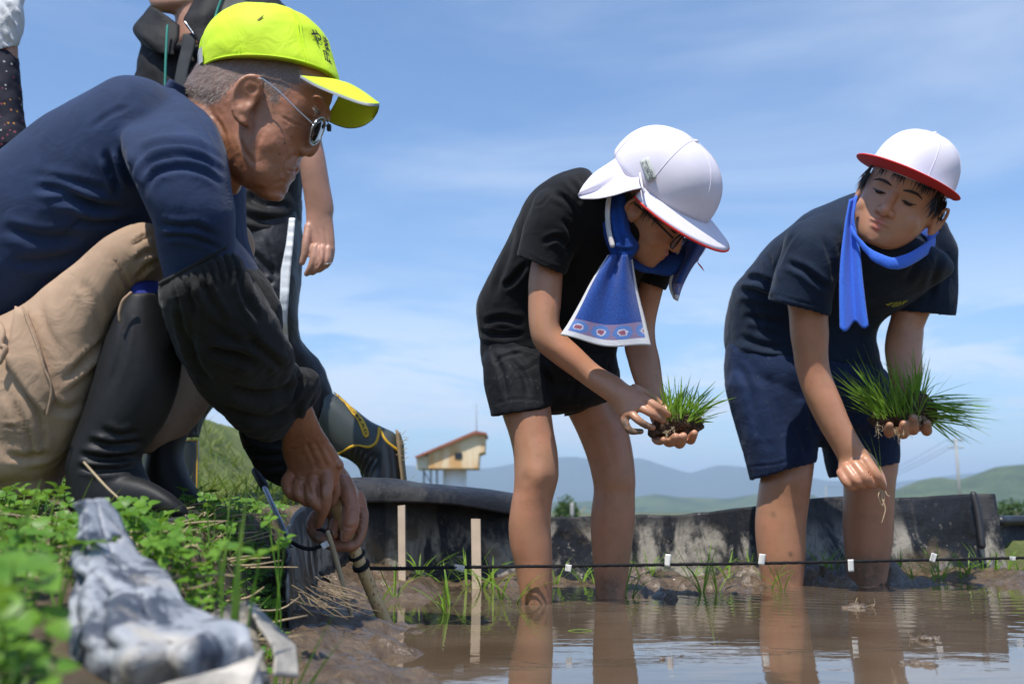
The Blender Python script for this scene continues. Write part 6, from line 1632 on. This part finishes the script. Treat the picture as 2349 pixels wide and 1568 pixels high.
# ================================================================== the two people standing behind
SKIN_FAR = skin_mat('fair_tanned_skin', (0.42, 0.22, 0.14), (0.48, 0.235, 0.155), (0.32, 0.15, 0.09), 0.0, 0.45, 0.2)
JACKET = cloth_mat('black_windbreaker', (0.012, 0.0115, 0.012), 0.7, 0.25, 1400, 0.0, 0.0, bump=0.2, crease=0.3, spec=0.25)
PANTS = cloth_mat('charcoal_track_trousers', (0.022, 0.022, 0.028), 0.55, 0.25, 1400, 0.1, 0.05, (0.3, 0.26, 0.2), 0.2, 0.3, spec=0.35)
BOOT_GREEN = plain_mat('grey_green_rubber', (0.045, 0.055, 0.050), 0.40, 0.5, var=0.2, scale=14, bump=0.1)
BOOT_BLACK = plain_mat('black_foot_rubber', (0.012, 0.013, 0.015), 0.28, 0.6, var=0.2, scale=30, bump=0.05)
YELLOW_R = plain_mat('yellow_rubber_trim', (0.62, 0.36, 0.02), 0.5, 0.4, bump=0)
WHITE_TAPE = plain_mat('white_reflective_tape', (0.66, 0.68, 0.70), 0.35, 0.6, var=0.15, scale=30, bump=0.3)
MUDDY = plain_mat('dried_mud', (0.25, 0.18, 0.10), 0.9, 0.2, var=0.4, scale=60, bump=0.8)

by = thing('person', P(420, 1180, 2.85), 'standing person in black windbreaker and rubber boots stepping away behind the crouching man', 'person')
YS = 2.78
bd = [loft([(395, -150, 500, -150, YS, .07), (360, -60, 530, -70, YS, .085), (345, -20, 520, -40, YS, .085), (346, 8, 505, 0, YS, .078), (362, 26, 490, 10, YS, .06), (400, 34, 470, 24, YS, .05)], 5, 32, 2.2),
      ball(P(352, -12, YS), (.022, .030, .026)), ball(P(330, -62, YS), (.030, .018, .028)),
      tube([P(440, -30, YS), P(450, 40, YS), P(460, 100, YS)], [.065, .062, .07], 20)]
hmS = fuse('head', bd, .004, 5)
arm = [loft([(672, 180, 712, 180, 2.615, .025), (668, 240, 738, 240, 2.60, .042), (668, 300, 734, 300, 2.60, .045), (684, 360, 745, 360, 2.60, .042), (693, 420, 756, 425, 2.61, .038), (700, 470, 765, 475, 2.62, .033), (702, 500, 763, 500, 2.62, .026), (702, 530, 766, 530, 2.62, .022), (708, 560, 768, 562, 2.62, .021), (712, 580, 764, 582, 2.62, .019)], 5, 26),
       ptube([(722, 570, 2.605, 11), (719, 595, 2.60, 10), (712, 615, 2.605, 9), (703, 628, 2.615, 7)]), ptube([(738, 572, 2.605, 11), (736, 598, 2.60, 10), (727, 615, 2.605, 9), (716, 625, 2.615, 7.5)]), ptube([(752, 572, 2.61, 10.5), (750, 598, 2.605, 9.5), (740, 612, 2.61, 8.5), (730, 620, 2.62, 7)]), ptube([(760, 570, 2.62, 9.5), (757, 594, 2.62, 8.5), (748, 608, 2.625, 8), (742, 612, 2.63, 6.5)]),
       ptube([(708, 520, 2.61, 11), (702, 555, 2.60, 10), (699, 580, 2.60, 9), (693, 602, 2.605, 7.5)])]
amS = fuse('arm', arm, .003, 5)
folds(amS, [([(725, 520), (730, 550), (732, 570)], 3, .0014), ([(742, 520), (748, 548), (750, 570)], 3, .0014), ([(730, 575), (731, 600), (724, 615)], 2.5, .0022), ([(745, 575), (744, 600), (736, 614)], 2.5, .0022)])
put('body', (lambda q: (spots(q, 'lip', []), spots(q, 'mud', []), q)[2])(join_meshes('body', [hmS, amS])), SKIN_FAR, by)
part('ring', tube([P(744, 606, 2.585), P(752, 604, 2.583), P(760, 603, 2.60)], .0012, 6, 4), SILVER, by)
hairS = fuse('hair', [loft([(395, -190, 510, -190, YS, .08), (370, -150, 545, -160, YS, .098), (420, -80, 548, -90, YS, .098), (470, -30, 545, -40, YS, .09)], 5, 28)], .006, 3)
put('hair', hairS, HAIR_BLACK, by)
jk = [loft([(330, 100, 560, 100, YS, .07), (318, 130, 640, 90, YS, .13), (310, 190, 672, 150, YS, .15), (308, 260, 685, 250, YS, .155), (330, 350, 690, 350, YS, .155), (400, 440, 690, 440, YS, .15), (470, 505, 690, 500, YS, .145), (490, 545, 680, 528, YS, .135)], 5, 44, 2.3, 'round', 'open', .008, .03),
      loft([(500, -20, 640, 0, YS - .03, .07), (560, 20, 665, 30, YS - .08, .075), (600, 90, 740, 90, YS - .13, .075), (630, 180, 752, 190, YS - .165, .07), (652, 270, 748, 290, YS - .18, .062)], 5, 30, 2.2, 'round', 'open', .006, .03),
      loft([(330, 100, 420, 90, YS + .12, .07), (315, 200, 380, 200, YS + .16, .06), (312, 320, 370, 320, YS + .16, .055), (340, 430, 390, 430, YS + .12, .05)], 5, 24)]
jm = fuse('jacket', jk, .007, 5)
folds(jm, [([(430, 100), (445, 160), (440, 240)], 8, .008), ([(560, 440), (600, 470), (670, 480)], 10, .010), ([(550, 490), (610, 505), (680, 500)], 9, .008), ([(600, 40), (630, 90), (640, 150)], 9, .008), ([(680, 350), (700, 400), (705, 450)], 8, .006)])
wrinkle(jm, .006, 14, 71, 3)
jacket = put('jacket', jm, JACKET, by)
# standing collar, both halves
def flap(rows, nm, mat, parent, thick=.006, amp=.004, seed=1):
    A = np.array([catmull(np.array([P(*q) for q in r]), 5) for r in rows]); A = np.stack([catmull(A[:, j], 5) for j in range(A.shape[1])], 1)
    A[:, :, 1] += amp * fbm(A.reshape(-1, 3) * 30, seed, 3).reshape(A.shape[:2])
    return sheet(nm, A, mat, parent, thick)
flap([[(346, 14, YS - .02), (372, 30, YS - .10), (412, 60, YS - .12)], [(325, 42, YS - .04), (362, 66, YS - .12), (410, 90, YS - .14)], [(306, 68, YS - .05), (335, 88, YS - .13), (400, 110, YS - .15)], [(326, 100, YS - .06), (360, 120, YS - .14), (400, 130, YS - .155)]], 'collar', JACKET, jacket)
flap([[(448, 0, YS - .10), (480, -20, YS - .13), (530, -30, YS - .10)], [(430, 30, YS - .14), (470, 22, YS - .16), (525, 20, YS - .13)], [(422, 50, YS - .155), (462, 62, YS - .17), (505, 60, YS - .15)], [(440, 74, YS - .160), (462, 96, YS - .175), (490, 90, YS - .165)], [(462, 100, YS - .165), (470, 116, YS - .178), (482, 112, YS - .17)]], 'collar', JACKET, jacket)
part('zip', tube([P(424, 50, YS - .162), P(444, 78, YS - .168), P(462, 102, YS - .174)], .0018, 6, 4), SILVER, jacket)
GREEN_CORD = plain_mat('green_cord', (0.02, 0.22, 0.17), 0.7, scale=90)
part('neck_cord', tube([P(512, -10, YS - .175), P(500, 20, YS - .18), P(488, 60, YS - .19)], .0035, 8, 4), GREEN_CORD, jacket)
part('neck_cord', tube([P(384, 60, YS - .165), P(380, 140, YS - .178), P(378, 225, YS - .182)], .0035, 8, 4), GREEN_CORD, jacket)
flap([[(420, 80, YS - .15), (452, 76, YS - .155)], [(416, 110, YS - .16), (446, 108, YS - .165)], [(405, 160, YS - .172), (432, 160, YS - .175)], [(395, 215, YS - .18), (425, 215, YS - .18)]], 'strap', cloth_mat('dark_strap', (0.03, 0.034, 0.038)), jacket, .004, .001)
flap([[(520, -20, YS - .165), (575, -20, YS - .165)], [(512, 10, YS - .168), (566, 12, YS - .17)], [(505, 40, YS - .172), (560, 42, YS - .175)]], 'shoulder_strap', cloth_mat('olive_grey_webbing', (0.13, 0.13, 0.115), 0.7, crease=.2), jacket, .010, .002)
tr = [loft([(480, 470, 690, 460, YS, .135), (520, 530, 688, 520, YS, .135), (540, 600, 688, 600, YS, .13), (530, 680, 684, 680, YS + .02, .12), (540, 740, 680, 730, YS + .03, .105)], 5, 36, 2.3),
      loft([(560, 640, 686, 640, YS - .02, .10), (575, 720, 681, 715, YS - .01, .09), (600, 790, 690, 780, YS + .05, .08), (660, 880, 735, 830, YS + .12, .07), (712, 960, 760, 886, YS + .15, .06)], 5, 30, 2.2),
      loft([(500, 580, 640, 600, YS + .08, .10), (440, 720, 580, 760, YS + .06, .09), (395, 850, 520, 880, YS + .02, .08), (355, 950, 468, 960, YS, .07), (335, 1000, 454, 1005, YS, .066)], 5, 30, 2.2, 'round', 'open')]
tmS = fuse('trousers', tr, .006, 5)
folds(tmS, [([(560, 570), (600, 600), (640, 640)], 7, .006), ([(570, 640), (610, 650), (635, 640)], 7, .006), ([(600, 700), (620, 740), (640, 760)], 7, .005), ([(610, 545), (625, 590), (628, 630)], 5, .005)])
wrinkle(tmS, .005, 14, 73, 3)
trs = put('trousers', tmS, PANTS, by)
CHS = get_co(tmS); CHSU = project(CHS); nS = get_no(tmS); vS = CHS - CAM; vS /= np.linalg.norm(vS, axis=1)[:, None]; fS = (nS * vS).sum(1) < 0
def on_front(u, v, C, U, ok, lift):
    k = np.argmin((U[:, 0] - u) ** 2 + (U[:, 1] - v) ** 2 + (~ok) * 1e6); return P(u, v, C[k, 1]) + nrm(CAM - C[k]) * lift
rows = []
for v in np.linspace(500, 790, 40):
    uL = np.interp(v, [500, 560, 620, 735, 790], [663, 656, 644, 640, 650]); uR = uL + np.interp(v, [500, 560, 620, 735, 790], [14, 16, 22, 18, 12])
    y = min(on_front(uL, v, CHS, CHSU, fS, .006)[1], on_front(uR, v, CHS, CHSU, fS, .006)[1])
    rows.append([P(uL + (uR - uL) * s, v, y - .002 + .0015 * math.sin(v * .55)) for s in np.linspace(0, 1, 5)])
sheet('white_stripe', np.array(rows), WHITE_TAPE, trs, .002)
# rear boot, heel lifted, sole facing right
YR = 2.92
rb = [loft([(746, 893, 728, 975, YR, .052), (774, 908, 750, 1014, YR, .055), (812, 936, 774, 1042, YR, .056), (848, 964, 800, 1054, YR, .054), (878, 979, 820, 1070, YR, .050), (908, 996, 826, 1084, YR, .046), (918, 1035, 830, 1096, YR, .047), (924, 1080, 838, 1112, YR, .050), (926, 1120, 846, 1140, YR, .050), (926, 1160, 860, 1170, YR, .044)], 6, 36, 2.25, 'open', 'round', .005, .03)]
rbm = fuse('boot', rb, .004, 4)
folds(rbm, [([(815 + k * 12, 1022 + k * 6), (808 + k * 9, 1048 + k * 8), (812 + k * 7, 1068 + k * 9)], 3, .0035) for k in range(5)])
co = get_co(rbm); uvb = project(co)
line = np.array([(775, 1042), (800, 1026), (820, 1020), (845, 1024), (862, 1014), (868, 996), (870, 982), (885, 1010), (912, 1032)], float)
below = uvb[:, 1] > np.interp(uvb[:, 0], [700, 775, 800, 820, 845, 862, 870, 885, 912, 940], [1100, 1042, 1026, 1020, 1024, 1012, 984, 1008, 1032, 1045])
rbm.materials.clear()
rb_o = put('boot', rbm, [BOOT_GREEN, BOOT_BLACK], by, 'grey-green rubber boot with yellow trim, heel raised')
pi = np.zeros(len(rbm.polygons), np.int32)
for p_ in rbm.polygons: pi[p_.index] = 1 if below[p_.vertices[0]] else 0
rbm.polygons.foreach_set('material_index', pi)
no_ = get_no(rbm); vw = co - CAM; vw /= np.linalg.norm(vw, axis=1)[:, None]; okb = (no_ * vw).sum(1) < 0.1
BF = lambda u, v, l=.002: on_front(u, v, co, uvb, okb, l)
part('yellow_trim', tube([BF(u, v) for u, v in line[:7]], .0042, 8, 4, flat=((0, 1, 0), .6)), YELLOW_R, rb_o)
part('yellow_trim', tube([BF(u, v) for u, v in line[6:]], .0042, 8, 4, flat=((0, 1, 0), .6)), YELLOW_R, rb_o)
band = [((762, 897), (776, 905)), ((790, 925), (803, 930)), ((806, 946), (818, 944)), ((820, 965), (832, 960)), ((828, 985), (840, 975)), ((833, 998), (846, 990)), ((839, 1004), (846, 999))]
bnd = sheet('yellow_band', np.array([[BF(a[0] + (b[0] - a[0]) * s, a[1] + (b[1] - a[1]) * s, .004) for s in np.linspace(0, 1, 5)] for a, b in (lambda q: [((x[0], x[1]), (x[2], x[3])) for x in q])(catmull(np.array([[*a, *b] for a, b in band], float), 4))]), YELLOW_R, rb_o, .002)
v, f = text_geo('NOMAD', .020, 1.15)
vmax = v[:, 0].max()
w = []
pa_, pb_ = np.array((775, 909.0)), np.array((838, 996.0))
mid_ = catmull(np.array([(772, 905), (797, 928), (813, 946), (827, 964), (835, 981), (840, 996)], float), 8)
for q in v:
    t = q[0] / vmax * (len(mid_) - 1); i = min(int(t), len(mid_) - 2); p_ = mid_[i] * (1 - t + i) + mid_[i + 1] * (t - i)
    tg_ = nrm(mid_[i + 1] - mid_[i]); nr_ = np.array((tg_[1], -tg_[0])); p_ = p_ + nr_ * (q[1] / .014 - .5) * 5
    w.append(BF(p_[0], p_[1], .0065))
part('lettering', (np.array(w), f), INK, bnd, False, fix=False)
part('sole', loft([(908, 988, 920, 1000, YR, .036), (911, 1020, 925, 1022, YR, .040), (916, 1060, 927, 1060, YR, .044), (921, 1100, 931, 1100, YR, .046), (922, 1150, 933, 1150, YR, .044)], 6, 24, 3.0), MUDDY, rb_o)
for k in range(14):
    q = P(random.uniform(908, 926), random.uniform(990, 1060), YR - random.uniform(.01, .04)); part('grass_scrap', tube([q, q + np.array([random.uniform(.004, .022), random.uniform(-.01, .01), random.uniform(-.01, .012)])], .0009, 5, 2), STRAW, rb_o)
# front boot
fb = [loft([(330, 1003, 454, 1008, YS, .064), (330, 1050, 453, 1055, YS, .064), (330, 1110, 452, 1112, YS, .062), (330, 1160, 455, 1165, YS, .06), (300, 1200, 460, 1200, YS, .06)], 5, 30, 2.3, 'open', 'round'),
      loft([(250, 1165, 250, 1215, YS, .045), (330, 1150, 330, 1215, YS, .052), (430, 1160, 430, 1212, YS, .05)], 4, 24, 2.5)]
fb_o = put('boot', fuse('boot', fb, .006, 3), BOOT_GREEN, by, 'grey-green rubber boot standing upright')
part('yellow_trim', tube([P(455 * s + 330 * (1 - s), 1004 + 5 * s + 3 * math.sin(s * 3.14), YS - .066 * math.sin(s * math.pi) - .001) for s in np.linspace(0, 1, 12)], .0022, 6, 2), YELLOW_R, fb_o)
part('yellow_trim', tube([P(452, 1012, YS - .012), P(452, 1060, YS - .012), P(451, 1120, YS - .012)], .0022, 6, 2), YELLOW_R, fb_o)

# ---- person at the left edge
ed = thing('person', P(-110, 1150, 2.60), 'standing person at the left edge in white shirt with dark flowered arm cover', 'person')
YL = 2.60
FLORAL = Nodes('flowered_navy_cotton')
vo = FLORAL.voronoi(75); rnd = FLORAL.t.nodes.new('ShaderNodeSeparateColor'); FLORAL.t.links.new(vo.outputs['Color'], rnd.inputs[0])
fc = FLORAL.mix(FLORAL.ramp(rnd.outputs[0], .45, .5), FLORAL.mix(FLORAL.ramp(rnd.outputs[1], .45, .5), (0.5, 0.5, 0.45), (0.45, 0.20, 0.03)), (0.30, 0.06, 0.09))
FLORAL.set('Base Color', FLORAL.mix(FLORAL.math('MULTIPLY', FLORAL.ramp(vo.outputs['Distance'], .26, .20), FLORAL.ramp(rnd.outputs[2], .35, .4)), (0.010, 0.010, 0.022), fc)); FLORAL.set('Roughness', .85)
FLORAL = FLORAL.mat
WHITE_S = cloth_mat('white_cotton_shirt', (0.62, 0.62, 0.62), 0.85, 0.06, 1300, 0.1, crease=.5)
GLOVE = cloth_mat('dark_knit_glove', (0.020, 0.024, 0.024), 0.9, 0.2, 2500)
ab = fuse('arm', [loft([(-30, -40, 30, -40, YL, .04), (-40, 150, 40, 150, YL, .04), (-30, 330, 30, 330, YL, .03), (-25, 400, 30, 395, YL, .025)], 5, 24), loft([(-210, -150, -60, -150, YL + .15, .09), (-200, -60, -80, -60, YL + .15, .08), (-190, 40, -100, 40, YL + .15, .06)], 4, 24, 2.2)], .008, 3)
spots(ab, 'lip', []); spots(ab, 'mud', [])
put('body', ab, SKIN_FAR, ed)
ws = fuse('shirt', [loft([(-260, -10, -20, -20, YL + .16, .12), (-300, 60, 10, 40, YL + .16, .15), (-290, 250, 0, 250, YL + .16, .15), (-280, 520, -20, 520, YL + .16, .14)], 4, 32, 2.3), loft([(-100, -40, 62, -60, YL + .03, .07), (-70, 20, 54, 10, YL, .065), (-60, 70, 48, 64, YL, .06), (-50, 128, 38, 106, YL, .052)], 5, 30, 2.2, 'round', 'open')], .006, 4)
folds(ws, [([(0, 20), (20, 60), (30, 90)], 5, .008), ([(10, 0), (30, 30), (40, 60)], 5, .008), ([(0, 70), (15, 95), (30, 105)], 5, .006)])
wrinkle(ws, .005, 18, 81, 3); put('shirt', ws, WHITE_S, ed)
fcv = fuse('cover', [loft([(-46, 90, 30, 84, YL, .042), (-50, 118, 34, 108, YL, .046), (-50, 160, 40, 150, YL, .050), (-48, 240, 48, 235, YL, .052), (-44, 305, 58, 300, YL, .052), (-36, 335, 64, 328, YL, .048), (-30, 346, 48, 343, YL, .038)], 5, 30, 2.2)], .005, 4)
wrinkle(fcv, .004, 20, 83, 3); put('arm_cover', fcv, FLORAL, ed)
put('glove', fuse('glove', [loft([(-30, 340, 46, 340, YL, .034), (-28, 380, 40, 375, YL, .032), (-30, 430, 34, 430, YL, .03), (-34, 500, 24, 500, YL, .024)], 5, 24), ptube([(20, 420, YL - .02, 12), (30, 470, YL - .02, 10)])], .005, 3), GLOVE, ed)
put('trousers', fuse('trousers', [loft([(-285, 480, -10, 480, YL + .16, .14), (-280, 640, -20, 640, YL + .16, .14), (-270, 760, -30, 760, YL + .16, .12)], 4, 28, 2.2), loft([(-270, 700, -140, 700, YL + .12, .09), (-255, 900, -150, 900, YL + .12, .075), (-245, 1090, -160, 1090, YL + .12, .06)], 4, 24), loft([(-150, 700, -20, 700, YL + .2, .09), (-140, 900, -35, 900, YL + .2, .075), (-130, 1090, -45, 1090, YL + .2, .06)], 4, 24)], .008, 3), PANTS, ed)
for u in (-205, -88):
    put('boot', fuse('boot', [loft([(u - 45, 1040, u + 45, 1040, YL + .15, .055), (u - 45, 1120, u + 45, 1120, YL + .15, .055), (u - 45, 1175, u + 50, 1175, YL + .15, .06)], 4, 24), loft([(u - 40, 1150, u - 40, 1190, YL + .08, .05), (u + 60, 1160, u + 60, 1192, YL + .06, .05)], 4, 20)], .008, 2), RUBBER, ed)

# ================================================================== planting line
ROPE = plain_mat('black_hemp_rope', (0.012, 0.012, 0.013), 0.75, 0.3, var=0.5, scale=200, bump=0.6)
PAPER = plain_mat('white_plastic_tag', (0.74, 0.72, 0.66), 0.5, 0.4, var=0.06, scale=40, bump=0.1)
line_pts = [(816, 1297, 1.767), (830, 1301, 1.79), (900, 1303, 1.83), (1053, 1300, 1.88), (1303, 1297, 1.944), (1530, 1294, 2.008), (1747, 1291, 2.072), (1951, 1287, 2.136), (2140, 1283, 2.20), (2322, 1279, 2.264), (2480, 1275, 2.33)]
LP = catmull(np.array([P(*q) for q in line_pts]), 60)
rope = thing('planting_line', LP[0], 'black twisted rope with white marker tags stretched low across the water', 'rope')
tt = np.cumsum(np.r_[0, np.linalg.norm(np.diff(LP, axis=0), axis=1)])
for ph in (0, 2.094, 4.189):
    st = LP + .0019 * np.stack([np.zeros(len(tt)), np.cos(tt * 520 + ph), np.sin(tt * 520 + ph)], 1)
    part('strand', tube(st, .0019, 6, 1), ROPE, rope)
fz = []
for i in range(900):
    k = random.randrange(len(LP) - 1); a = LP[k] + rng.normal(size=3) * .0018; d = nrm(rng.normal(size=3) * [1, .6, .7]); L_ = random.uniform(.003, .011)
    fz.append(tube([a, a + d * L_ * .5 + rng.normal(size=3) * .0008, a + d * L_], [.00028, .00024, .00012], 3, 2, False))
tag(part('fibres', merge(fz), ROPE, rope, fix=False), kind='stuff')
def loop_at(k, name='wrap'):
    q = SA * (1 - k) + SB * k; ax = nrm(SB - SA); x = nrm(np.cross(ax, [0, 1, 0])); y = np.cross(ax, x)
    part(name, tube([q + (x * math.cos(a) + y * math.sin(a)) * .0128 + ax * .004 * math.sin(a) for a in np.linspace(0, 6.6, 30)], .0030, 8, 1), ROPE, rope)
loop_at(.515); loop_at(.585); loop_at(.60)
part('tail', tube([P(664, 1240, 1.70), P(690, 1254, 1.69), P(715, 1258, 1.69), P(738, 1250, 1.69)], .0034, 8, 6), ROPE, rope)
part('tail', tube([P(728, 1212, 1.70), P(742, 1216, 1.70), P(758, 1222, 1.71)], .0032, 8, 6), ROPE, rope)
def paper(u, v, Y, w, h, rot, seed):
    r = np.random.default_rng(seed); c, s = math.cos(rot), math.sin(rot)
    pts = np.array([[P(u + (x * c - y * s), v + (x * s + y * c), Y - .004 + .0018 * math.sin(3 * x / w + seed) + .002 * y / h) for x in np.linspace(-w / 2, w / 2, 6)] for y in np.linspace(-h / 2, h / 2, 8)])
    sheet('marker_tag', pts, PAPER, rope, .0008)
for u, v, Y, w, h, rot, sd in ((745, 1249, 1.685, 17, 14, -.5, 1), (1053, 1301, 1.878, 24, 13, .2, 2), (1303, 1302, 1.942, 14, 16, .15, 3), (1531, 1284, 2.006, 13, 28, .1, 4), (1747, 1282, 2.07, 15, 25, .12, 5), (1951, 1296, 2.134, 13, 28, -.05, 6), (2140, 1278, 2.197, 13, 20, .3, 7), (2322, 1280, 2.262, 14, 9, .1, 8)):
    paper(u, v, Y, w, h, rot, sd)
# shore end of the line lying on the bank

# ================================================================== air
hz_mat = bpy.data.materials.new('pale_haze'); hz_mat.use_nodes = True
hz_mat.node_tree.nodes.clear()
ho = hz_mat.node_tree.nodes.new('ShaderNodeOutputMaterial'); hv = hz_mat.node_tree.nodes.new('ShaderNodeVolumePrincipled')
hv.inputs['Color'].default_value = (0.58, 0.78, 1.0, 1); hv.inputs['Density'].default_value = 0.00020; hv.inputs['Anisotropy'].default_value = 0.0
hz_mat.node_tree.links.new(hv.outputs[0], ho.inputs['Volume'])
hzo = part('haze', box((0, 3000, 239.0), (7900, 7900, 240.5)), hz_mat, None, False)
tag(hzo, 'thin pale blue haze over the plain and hills', 'haze', kind='stuff')
